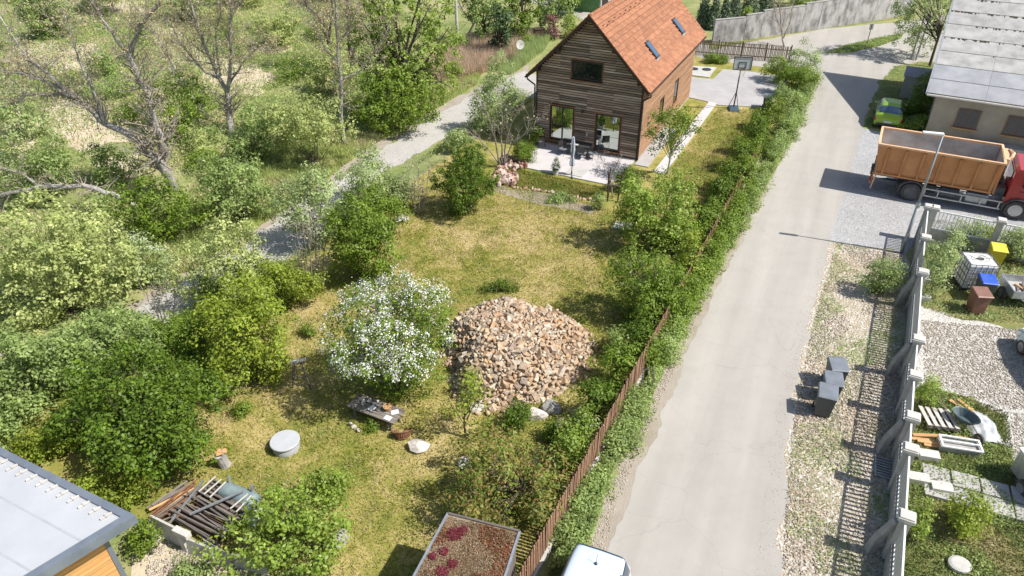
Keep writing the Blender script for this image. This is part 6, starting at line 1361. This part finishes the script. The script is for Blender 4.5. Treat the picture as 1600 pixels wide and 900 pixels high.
# ---------------- bare trees traced limb by limb
def bare_tree(name, label, base, limbs, r0, seed, depthvar=.6, twigs=5, tw=.9, leafn=0, mat_=None, cat='tree', maxl=2600, twr=.02):
    b = at(*base); t = thing(name, label, cat, b); rs = random.Random(seed); q = MB(); tips = []
    tm = MB()
    for (pts, ra, rb) in limbs:
        W3 = []; n = len(pts); dy = rs.uniform(-1, 1) * depthvar
        for i, (u, v) in enumerate(pts):
            p = vplane(u, v, b.y + dy * i / max(1, n - 1) if pts[0] != base else b.y + dy * i / max(1, n - 1))
            if i == 0 and (u, v) == base: p = b.copy()
            W3.append(p - b)
        # densify with slight wobble
        D = []; 
        for i in range(n - 1):
            for k in range(3):
                p = W3[i].lerp(W3[i + 1], k / 3); D.append(p + Vector((rs.uniform(-1, 1), rs.uniform(-1, 1), rs.uniform(-1, 1))) * (.05 if k else 0))
        D.append(W3[-1]); m_ = len(D); ra *= 1.2; q.path(D, [ra + (rb - ra) * i / (m_ - 1) for i in range(m_)], 8)
        for i in range(2, m_):
            if i < m_ * .25: continue
            for _ in range(twigs):
                d0 = (D[i] - D[i - 1]).normalized(); dd = (d0 * .6 + Vector((rs.gauss(0, 1), rs.gauss(0, 1), rs.gauss(.35, .8))).normalized()).normalized(); ln = tw * rs.uniform(.5, 1.6)
                p0 = D[i]; p1 = p0 + dd * ln * .5 + Vector((rs.uniform(-.1, .1), rs.uniform(-.1, .1), rs.uniform(-.05, .1))); d2 = (dd + Vector((rs.gauss(0, .3), rs.gauss(0, .3), rs.gauss(.15, .3)))).normalized(); p2 = p1 + d2 * ln * .6
                rr = max(.012, (ra + (rb - ra) * i / m_) * .28); tm.path([p0, p1, p2], [rr, rr * .6, rr * .3], 4); 
                for _ in range(3):
                    s = p1.lerp(p2, rs.random()); d3 = (d2 + Vector((rs.gauss(0, .8), rs.gauss(0, .8), rs.gauss(.1, .6)))).normalized(); e = s + d3 * ln * rs.uniform(.3, .7); tm.path([s, e], [max(.008, rr * .3), .005], 3); tips += [e, s.lerp(e, .5), s.lerp(e, .75), p2]
    q.build('trunk', mat_ or M_BARK, t, smooth=True); tm.build('twigs', M_TWIG, t)['kind'] = 'stuff'
    if leafn and tips:
        g = np.random.RandomState(seed); T = np.array([tuple(p) for p in tips]); T = T[g.randint(0, len(T), leafn)]; P = T + g.normal(size=(leafn, 3)) * .09; N = g.normal(size=P.shape) + [0, 0, .5]
        link('buds', leaf_mesh('buds', P, N, .11 * g.uniform(.6, 1.4, leafn), g, LM['catkin'], .5), t)['kind'] = 'stuff'
    return t
bare_tree('bare_tree', 'big leaning bare tree with two long limbs at the left, ivy at its foot', (272, 300), [
    ([(272, 300), (262, 270), (247, 253), (232, 233)], .26, .2),
    ([(232, 233), (200, 210), (163, 193), (143, 173), (117, 153), (93, 147), (40, 148), (20, 163)], .17, .04), ([(117, 153), (77, 117), (43, 90), (0, 25)], .10, .03), ([(110, 150), (67, 125), (40, 117), (0, 110)], .09, .03),
    ([(247, 253), (257, 240), (253, 217), (240, 187), (230, 143), (217, 123), (200, 83)], .2, .11), ([(200, 83), (213, 60), (220, 40), (247, 10), (260, -20)], .1, .03), ([(200, 83), (187, 70), (167, 40), (140, 0), (130, -30)], .09, .03), ([(163, 193), (150, 150), (130, 110), (112, 60), (100, 20)], .07, .02)], .26, 1, 1.5, 8, 1.1, 7000)
bare_tree('bare_tree', 'tall bare forked tree with pale straight trunk, second from the left', (362, 213), [
    ([(362, 213), (358, 180), (355, 143)], .19, .16), ([(355, 143), (343, 123), (327, 87), (307, 43), (297, 0), (292, -30)], .13, .04), ([(355, 143), (357, 133), (362, 83), (360, 33), (363, -20)], .13, .05), ([(343, 123), (320, 113), (300, 90), (283, 67), (262, 30)], .07, .02), ([(345, 118), (337, 60), (345, 20), (340, -20)], .06, .02), ([(358, 133), (378, 100), (395, 80), (420, 78)], .06, .02)], .2, 2, 1.5, 8, 1.1, 6000)
bare_tree('bare_tree', 'slender straight bare tree standing beside the track', (537, 228), [
    ([(537, 228), (532, 180), (533, 133), (528, 83), (525, 33), (523, -20)], .13, .05), ([(533, 125), (560, 113), (587, 83), (607, 43)], .05, .015), ([(531, 100), (510, 80), (495, 50), (480, 20)], .05, .015), ([(528, 70), (545, 45), (560, 10)], .05, .015)], .13, 3, 1.0, 6, 1.0, 2600)
bare_tree('bare_tree', 'dark trunked bare tree left of the big green tree', (520, 108), [([(520, 108), (513, 63), (503, 33), (480, 10), (470, -20)], .17, .06), ([(513, 63), (520, 20), (515, -20)], .1, .04)], .17, 4, 1.0, 7, 1.3, 2600, M_BARKD)
bare_tree('bare_tree', 'second dark bare trunk close to the big green tree', (553, 128), [([(553, 128), (549, 90), (546, 60), (541, 0), (538, -30)], .17, .07), ([(549, 90), (562, 60), (566, 20)], .09, .03)], .17, 5, 1.0, 7, 1.3, 2600, M_BARKD)
bare_tree('bare_tree', 'thin leaning bare tree between the first two large bare trees', (325, 186), [([(325, 186), (308, 160), (290, 140), (270, 100), (248, 60), (230, 40)], .12, .03), ([(312, 165), (310, 195)], .1, .08), ([(290, 140), (262, 105), (235, 95)], .05, .015)], .12, 6, 1.0, 7, 1.0, 2200)
bare_tree('fallen_tree', 'fallen dead grey tree lying across the bushes at the left', (227, 327), [([(227, 327), (180, 305), (130, 290), (60, 292), (0, 305), (-30, 330)], .14, .07), ([(60, 292), (30, 270), (0, 262)], .06, .02), ([(0, 305), (8, 340), (2, 375)], .06, .02), ([(160, 298), (150, 310), (140, 330)], .04, .015)], .14, 7, .8, 5, .8, 500)
bare_tree('bare_tree', 'small grey multi stemmed bare tree at the left terrace corner', (785, 262), [([(783, 262), (775, 225), (768, 195), (755, 160)], .05, .015), ([(786, 262), (790, 225), (800, 190), (818, 165)], .05, .015), ([(785, 262), (783, 220), (785, 185), (782, 150)], .05, .015), ([(787, 262), (800, 225), (825, 205), (845, 185)], .04, .012), ([(784, 262), (765, 235), (745, 215), (730, 205)], .04, .012)], .05, 8, .6, 4, .55, 150, M_TWIG)
bare_tree('bare_shrub', 'bare twiggy shrub standing between the yellow green hedge and the rounded viburnum', (492, 455), [([(492 + dx, 455), (490 + dx * 2.2, 410), (488 + dx * 3.4 + 2, 350)], .03, .01) for dx in (-8, -5, -2, 1, 4, 7, 10)], .03, 9, .8, 3, .5, 120, M_TWIG)
bare_tree('bare_shrub', 'bare twiggy shrub left of the dense yew', (655, 335), [([(655 + dx, 335), (654 + dx * 2.0, 300), (652 + dx * 3.0 + 2, 255)], .025, .01) for dx in (-6, -3, 0, 3, 6)], .03, 10, .8, 3, .45, 120, M_TWIG)
bare_tree('bare_sapling', 'bare young tree inside the four wooden stakes', (957, 310), [([(957, 310), (955, 285), (950, 262), (938, 245)], .03, .01), ([(955, 280), (962, 262), (968, 248)], .02, .008), ([(955, 285), (945, 270), (935, 262)], .02, .008)], .03, 11, .4, 3, .35, 0, M_TWIG)
bare_tree('bare_tree', 'thin bare tree rising behind the far picket fence corner', (1225, 72), [([(1225, 72), (1220, 40), (1218, -10)], .06, .03), ([(1224, 60), (1236, 30), (1242, -10)], .05, .02), ([(1222, 50), (1212, 25), (1208, 0)], .04, .02)], .05, 12, .8, 5, .8, 400, M_TWIG)
bare_tree('bare_tree', 'pale leaning bare tree at the back of the dry reeds', (728, 62), [([(728, 62), (740, 38), (755, 15), (765, -15)], .1, .04), ([(740, 38), (722, 15), (712, -10)], .06, .02)], .1, 13, .8, 5, 1.0, 300, M_TWIG)
bare_tree('bare_tree', 'grey bare tree left of the red leaved shrub', (845, 50), [([(845, 50), (843, 20), (840, -20)], .09, .05), ([(844, 32), (856, 10), (860, -15)], .05, .02)], .1, 14, .8, 5, 1.0, 500, M_TWIG)
bare_tree('bare_shrub', 'dark bare shoots rising in front of the pale track at the left', (262, 508), [([(262 + dx, 508), (258 + dx * 2.2, 480), (250 + dx * 3.0, 452)], .02, .008) for dx in (-9, -5, -1, 3, 7)], .03, 15, .5, 1, .3, 0, M_BARKD)
bare_tree('stake_group', 'three thin wooden stakes in the roadside weeds outside the picket fence', (1010, 620), [([(1010 + dx, 622), (1012 + dx, 572)], .02, .018) for dx in (-8, 0, 9)], .03, 16, .1, 0, .3, 0, M_OLDWOOD, cat='stakes')

# ---------------- stuff
SANDS = [gpoly(q) for q in ([(70, 165), (200, 160), (215, 215), (130, 235), (80, 225)], [(10, 85), (60, 60), (150, 70), (160, 105), (70, 120), (15, 115)], [(228, 35), (262, 40), (310, 70), (325, 100), (270, 98)], [(300, 95), (345, 85), (430, 115), (400, 150), (320, 145)])]
TL = gpoly([(-400, 530), (0, 515), (190, 440), (285, 395), (400, 325), (490, 262), (570, 210), (640, 170), (690, 150), (660, 90), (560, -20), (300, -60), (-400, -60)])
thicket('wild_thicket', TL, 75, 70000, (.7, 1.6), (.9, 2.2), .15, 'palem', 31, SANDS)
thicket('wild_thicket', TL, 55, 52000, (.7, 1.5), (.8, 2.2), .15, 'paley', 32, SANDS)
thicket('wild_thicket', TL, 35, 30000, (.7, 1.5), (.8, 1.9), .14, 'mid', 33, SANDS)
thicket('garden_thicket', gpoly([(990, 585), (1035, 480), (1085, 395), (1150, 265), (1180, 210), (1196, 215), (1165, 275), (1100, 405), (1052, 495), (1008, 585)]), 26, 24000, (.35, .55), (.9, 1.4), .105, 'mid', 39)
thicket('fence_thicket', gpoly([(1022, 572), (1085, 452), (1172, 300), (1240, 170), (1262, 118), (1270, 130), (1245, 195), (1185, 300), (1105, 450), (1040, 572)]), 70, 36000, (.3, .6), (.6, 1.3), .10, 'palem', 37)
thicket('fence_thicket', gpoly([(1000, 596), (1028, 540), (1088, 430), (1148, 320), (1168, 322), (1108, 435), (1048, 545), (1020, 596)]), 46, 26000, (.28, .45), (1.2, 1.6), .10, 'mid', 41)
thicket('fence_thicket', gpoly([(870, 860), (930, 735), (1000, 610), (1018, 610), (950, 740), (892, 860)]), 22, 14000, (.25, .5), (.4, .9), .09, 'palem', 38)
thicket('far_thicket', gpoly([(-600, -40), (900, -45), (1450, -25), (1500, -110), (900, -190), (-500, -190)]), 160, 60000, (1.5, 3.5), (2.5, 6), .35, 'palem', 34)
thicket('bank_thicket', gpoly([(-250, 560), (0, 520), (120, 475), (120, 500), (0, 560), (-250, 610)]), 20, 20000, (.5, 1.0), (.4, 1.1), .11, 'paley', 35)
thicket('garden_thicket', gpoly([(60, 700), (200, 590), (300, 510), (430, 430), (480, 400), (500, 420), (440, 470), (330, 540), (330, 640), (200, 720), (90, 730)]), 26, 36000, (.5, 1.0), (.9, 1.9), .11, 'mid', 40)
thicket('bank_thicket', gpoly([(-250, 700), (-100, 660), (0, 640), (120, 570), (185, 545), (190, 560), (100, 620), (10, 690), (-100, 770)]), 30, 36000, (.6, 1.2), (.8, 1.8), .12, 'palem', 36)

def scatter_leaves(name, poly, n, hmin, hmax, size, leaf, seed, clump=None, parent=None, up=.8, z0=.02, thr=None):
    g = np.random.RandomState(seed); Q = rand_in(poly, n, g)
    if thr is not None:
        k = np.array([mnoise.noise(Vector((x * thr[0], y * thr[0], seed * 1.7))) for x, y in Q]); w = k > thr[1]; Q = Q[w]; hh = np.clip((k[w] - thr[1]) * 3.5, .15, 1)
    else: hh = np.ones(len(Q))
    z = z0 + (hmin + (hmax - hmin) * g.uniform(0, 1, len(Q)) ** 1.3) * hh
    P = np.column_stack([Q, z]); N = g.normal(size=P.shape) * .6 + [0, 0, up]
    o = link(name, leaf_mesh(name, P, N, size * g.uniform(.6, 1.4, len(P)), g, LM[leaf] if isinstance(leaf, str) else leaf, .5), parent); o['kind'] = 'stuff'; return o
def blades(name, poly, n, h, w, m, seed, thr=None, lean=.5, z0=.0):
    g = np.random.RandomState(seed); Q = rand_in(poly, n, g)
    if thr is not None:
        k = np.array([mnoise.noise(Vector((x * thr[0], y * thr[0], seed * 1.7))) for x, y in Q]); Q = Q[k > thr[1]]
    n = len(Q); a = g.uniform(0, 2 * pi, n); H = h * g.uniform(.5, 1.4, n); W = w * g.uniform(.6, 1.3, n); l = g.uniform(.1, lean, n) * H; b = g.uniform(0, 2 * pi, n)
    P = np.column_stack([Q, np.full(n, z0)]); d = np.column_stack([np.cos(a), np.sin(a), 0 * a]) * W[:, None] / 2; T = np.column_stack([np.cos(b) * l, np.sin(b) * l, H])
    V = np.empty((n, 3, 3)); V[:, 0] = P - d; V[:, 1] = P + d; V[:, 2] = P + T
    o = link(name, np_mesh(name, V.reshape(-1, 3), np.arange(3 * n).reshape(-1, 3), m)); o['kind'] = 'stuff'; return o
NEARG = gpoly([(130, 700), (300, 520), (470, 470), (640, 300), (760, 270), (960, 330), (1090, 260), (1170, 180), (1000, 590), (860, 830), (840, 900), (500, 930), (300, 850), (230, 800)])
blades('lawn_grass', NEARG, 150000, .085, .03, M_LAWN, 1, lean=1.6)
scatter_leaves('lawn_weeds', NEARG, 26000, .0, .09, .07, 'mid', 2, thr=(.55, .12))
scatter_leaves('lawn_weeds', NEARG, 16000, .0, .05, .045, 'straw', 3, thr=(.5, .05))
blades('lawn_tufts', NEARG, 60000, .16, .03, LM['yel'], 61, thr=(.9, .22), lean=.8); blades('lawn_tufts', NEARG, 30000, .15, .028, LM['straw'], 62, thr=(1.1, .25), lean=.9)
WTMP = gpoly([(-250, 520), (0, 500), (300, 400), (520, 240), (700, 110), (620, 0), (300, -60), (-400, -60)])
SIDE = gpoly([(1050, 262), (1085, 215), (1122, 170), (1190, 172), (1160, 225), (1110, 290), (1060, 320)])
blades('side_lawn_grass', SIDE, 16000, .07, .03, M_LAWN, 63, lean=1.5); blades('side_lawn_grass', gpoly([(785, 262), (812, 265), (945, 294), (940, 316), (860, 300), (800, 290)]), 12000, .10, .035, M_LAWN, 64, lean=1.5)
scatter_leaves('side_lawn_weeds', SIDE, 3000, .0, .12, .08, 'lime', 65, thr=(.7, .05))
BANK = gpoly([(300, 425), (420, 345), (510, 280), (590, 222), (700, 160), (745, 132), (760, 95), (640, 150), (520, 200), (380, 250), (250, 330), (150, 440)])
blades('bank_grass', BANK, 60000, .28, .05, LM['paley'], 66, lean=.9); blades('bank_grass', BANK, 26000, .3, .04, LM['straw'], 67, thr=(.4, .0), lean=.9)
blades('meadow_grass', WTMP, 48000, .35, .08, LM['palem'], 68, lean=.9)
VERGE = gpoly([(855, 900), (868, 858), (905, 790), (985, 648), (1015, 590), (1080, 470), (1170, 300), (1240, 170), (1262, 130), (1250, 190), (1215, 262), (1175, 325), (1130, 402), (1080, 490), (1032, 595), (1000, 665), (955, 745), (930, 830), (890, 900)])
scatter_leaves('verge_weeds', VERGE, 60000, .05, .62, .10, 'palem', 4, thr=(.9, -.28))
scatter_leaves('verge_weeds', VERGE, 16000, .05, .3, .08, 'pale', 5)
WLEFT = gpoly([(-250, 560), (0, 540), (195, 470), (290, 420), (410, 340), (500, 278), (580, 222), (640, 188), (740, 136), (760, 60), (560, 0), (300, -60), (-400, -60)])
scatter_leaves('wild_undergrowth', WLEFT, 170000, .0, .6, .17, 'palem', 6, thr=(.22, -.12))
scatter_leaves('wild_undergrowth', WLEFT, 100000, .0, .6, .17, 'paley', 7, thr=(.20, -.02))
scatter_leaves('wild_dry_growth', WLEFT, 80000, .0, .35, .15, 'straw', 8, thr=(.3, -.05))
WTOP = gpoly([(-700, -60), (600, -60), (900, -60), (1450, -20), (1400, -110), (900, -170), (-500, -170)])
scatter_leaves('far_undergrowth', WTOP, 60000, .0, 1.6, .4, 'palem', 9, thr=(.12, -.1))
REED = gpoly([(665, 110), (690, 130), (745, 118), (800, 100), (812, 70), (860, 58), (830, 62), (730, 68), (690, 85)])
blades('dry_reeds', REED, 26000, 1.0, .035, LM['straw'], 10, lean=.6)
blades('dry_reeds', gpoly([(760, 110), (800, 118), (850, 80), (860, 62), (800, 66)]), 8000, .7, .03, LM['pale'], 11, lean=.6)
TVER = gpoly([(250, 515), (470, 400), (545, 340), (612, 282), (700, 232), (790, 182), (835, 156), (800, 140), (600, 300), (480, 410), (300, 520)])
scatter_leaves('track_side_weeds', TVER, 14000, .0, .5, .10, 'palem', 12)
scatter_leaves('track_side_weeds', gpoly([(-200, 640), (0, 600), (190, 500), (260, 520), (100, 620), (-100, 760)]), 30000, .1, .9, .14, 'palem', 13)
YG = gpoly([(1440, 602), (1500, 618), (1574, 644), (1584, 720), (1600, 812), (1640, 900), (1640, 960), (1395, 960), (1402, 860), (1420, 720)])
blades('yard_turf', YG, 30000, .09, .03, M_YGRASS, 14, lean=1.4); scatter_leaves('yard_weeds', YG, 18000, .0, .22, .075, 'palem', 15, thr=(.6, .0))
YG2 = gpoly([(1446, 340), (1600, 365), (1650, 385), (1650, 505), (1560, 505), (1500, 500), (1440, 480)])
scatter_leaves('yard_weeds', YG2, 16000, .0, .2, .075, 'pale', 16, thr=(.6, -.1)); blades('yard_turf', YG2, 12000, .09, .03, M_YGRASS, 17, lean=1.4)
VG = gpoly([(1222, 900), (1228, 800), (1243, 640), (1268, 520), (1293, 430), (1308, 378), (1410, 400), (1425, 440), (1402, 640), (1385, 900)])
scatter_leaves('verge_tufts', VG, 15000, .0, .16, .075, 'pale', 18, thr=(.5, .10)); scatter_leaves('verge_tufts', VG, 9000, .0, .10, .07, 'straw', 58, thr=(.6, .0)); blades('verge_grass', VG, 9000, .12, .03, LM['pale'], 59, thr=(.6, .12), lean=.9)
for gg, (poly) in enumerate([gpoly([(1376, 128), (1396, 104), (1440, 96), (1500, 120), (1490, 230), (1420, 215), (1352, 198), (1362, 160)]), gpoly([(1285, 84), (1320, 72), (1370, 60), (1412, 52), (1408, 60), (1375, 72), (1330, 82)])]): scatter_leaves('grass_tufts', poly, 5000, .0, .15, .1, 'palem', 19 + gg)
def pebbles(name, poly, n, smin, smax, m, seed, zs=.25, mask=None):
    g = np.random.RandomState(seed); Q = rand_in(poly, n, g)
    if mask: Q = Q[np.array([mnoise.noise(Vector((x * mask[0], y * mask[0], 5.5))) > mask[1] + g.uniform(-.15, .15) for x, y in Q])]
    n = len(Q); O = np.array([(1, 0, 0), (-1, 0, 0), (0, 1, 0), (0, -1, 0), (0, 0, 1), (0, 0, -1)], float) * .5; Fo = np.array([(0, 2, 4), (2, 1, 4), (1, 3, 4), (3, 0, 4), (2, 0, 5), (1, 2, 5), (3, 1, 5), (0, 3, 5)])
    S = (smin + (smax - smin) * g.uniform(0, 1, n) ** 2)[:, None, None]; V = O[None] * S * g.uniform(.6, 1.3, (n, 6, 1)) + g.normal(size=(n, 6, 3)) * S * .08; a = g.uniform(0, 6.3, n); c, s = np.cos(a)[:, None], np.sin(a)[:, None]
    X = V[:, :, 0] * c - V[:, :, 1] * s; Y = V[:, :, 0] * s + V[:, :, 1] * c; V[:, :, 0] = X; V[:, :, 1] = Y; V[:, :, 2] = V[:, :, 2] * .7 + S[:, :, 0] * zs; V[:, :, :2] += Q[:, None, :]
    F = (Fo[None] + np.arange(n)[:, None, None] * 6).reshape(-1, 3); o = link(name, np_mesh(name, V.reshape(-1, 3), F, m)); o['kind'] = 'stuff'
M_PEB = stonemat('gravel_stones', [(.38, .33, .26), (.50, .45, .38), (.32, .27, .20), (.58, .54, .48), (.44, .38, .29)])
pebbles('verge_gravel_stones', VG, 26000, .02, .10, M_PEB, 1, mask=(.45, -.08))
pebbles('yard_gravel_stones', gpoly([(1440, 500), (1560, 512), (1650, 520), (1650, 640), (1574, 640), (1500, 615), (1445, 598)]), 12000, .03, .09, M_PEB, 2)
pebbles('yard_gravel_stones', gpoly([(1578, 645), (1650, 650), (1650, 780), (1598, 780)]), 3000, .03, .08, M_PEB, 3)
pebbles('forecourt_grit', gpoly([(1310, 365), (1335, 275), (1400, 300), (1420, 380), (1350, 375)]), 3500, .02, .05, M_PEB, 4)
pebbles('dust_edge_stones', gpoly([(880, 900), (930, 790), (980, 690), (1025, 600), (1075, 500), (1120, 412), (1132, 412), (1085, 505), (1040, 610), (1000, 700), (960, 800), (935, 900)]), 5000, .02, .07, M_PEB, 5)
pebbles('road_edge_grit', gpoly([(1180, 900), (1195, 760), (1215, 620), (1245, 500), (1272, 420), (1285, 372), (1300, 372), (1285, 430), (1262, 520), (1237, 640), (1222, 800), (1216, 900)]), 2600, .015, .05, M_PEB, 7)
pebbles('sandy_rubble', gpoly([(230, 830), (330, 855), (420, 920), (230, 940)]), 2500, .03, .12, M_PEB, 6)
# moss on the hut roof and red stonecrop patches
g = np.random.RandomState(3); rp_ = shrink(hq, .95); Q = rand_in(rp_, 16000, g); k = np.array([mnoise.noise(Vector((x * 1.6, y * 1.6, 4))) for x, y in Q]); z = 2.205 + np.clip(k + .25, 0, 1) * .06 * g.uniform(0, 1, len(Q))
P = np.column_stack([Q, z]); o = link('moss', leaf_mesh('moss', P, g.normal(size=P.shape) * .5 + [0, 0, 1], .045 * g.uniform(.6, 1.4, len(P)), g, M_MOSSG, .8), hut); o['kind'] = 'stuff'
Q = rand_in(rp_, 9000, g); k = np.array([mnoise.noise(Vector((x * 1.1, y * 1.1, 9))) for x, y in Q]); Q = Q[k > .02]; P = np.column_stack([Q, 2.205 + g.uniform(0, .05, len(Q))])
M_MOSSB = leafmat('rust_brown_moss', [(.10, .035, .015), (.16, .06, .03), (.07, .06, .02)], trans=.1)
o = link('brown_moss', leaf_mesh('brown_moss', P, g.normal(size=P.shape) * .5 + [0, 0, 1], .05 * g.uniform(.6, 1.4, len(P)), g, M_MOSSB, .8), hut); o['kind'] = 'stuff'
A_ = hq[0]; e1 = hq[1] - hq[0]; e2 = hq[3] - hq[0]; Pr = []
for (a_, b_, r_) in ((.22, .17, .16), (.3, .12, .1), (.2, .34, .1), (.38, .42, .1), (.3, .5, .12), (.1, .4, .08)):
    c = A_ + e1 * a_ + e2 * b_; n = int(9000 * r_ * r_ * 6); q = g.normal(size=(n, 2)) * r_ * .5 + [c.x, c.y]; Pr.append(np.column_stack([q, 2.22 + g.uniform(0, .05, n)]))
P = np.vstack(Pr); o = link('red_stonecrop', leaf_mesh('red_stonecrop', P, g.normal(size=P.shape) * .5 + [0, 0, 1], .04 * g.uniform(.6, 1.4, len(P)), g, M_RED, .8), hut); o['kind'] = 'stuff'
# tiny path slab on the lawn
tag(MB().box((0, 0, .03), (.9, .75, .06)).build('paving_slab', M_PAVE, None, loc=at(973, 354), rot=(0, 0, -.35)), 'single white slab on the lawn below the snowball bush', 'paving slab')
tris = sum(len(o.data.polygons) for o in COL.objects if o.type == 'MESH'); print('objects', len(COL.objects), 'faces', tris)
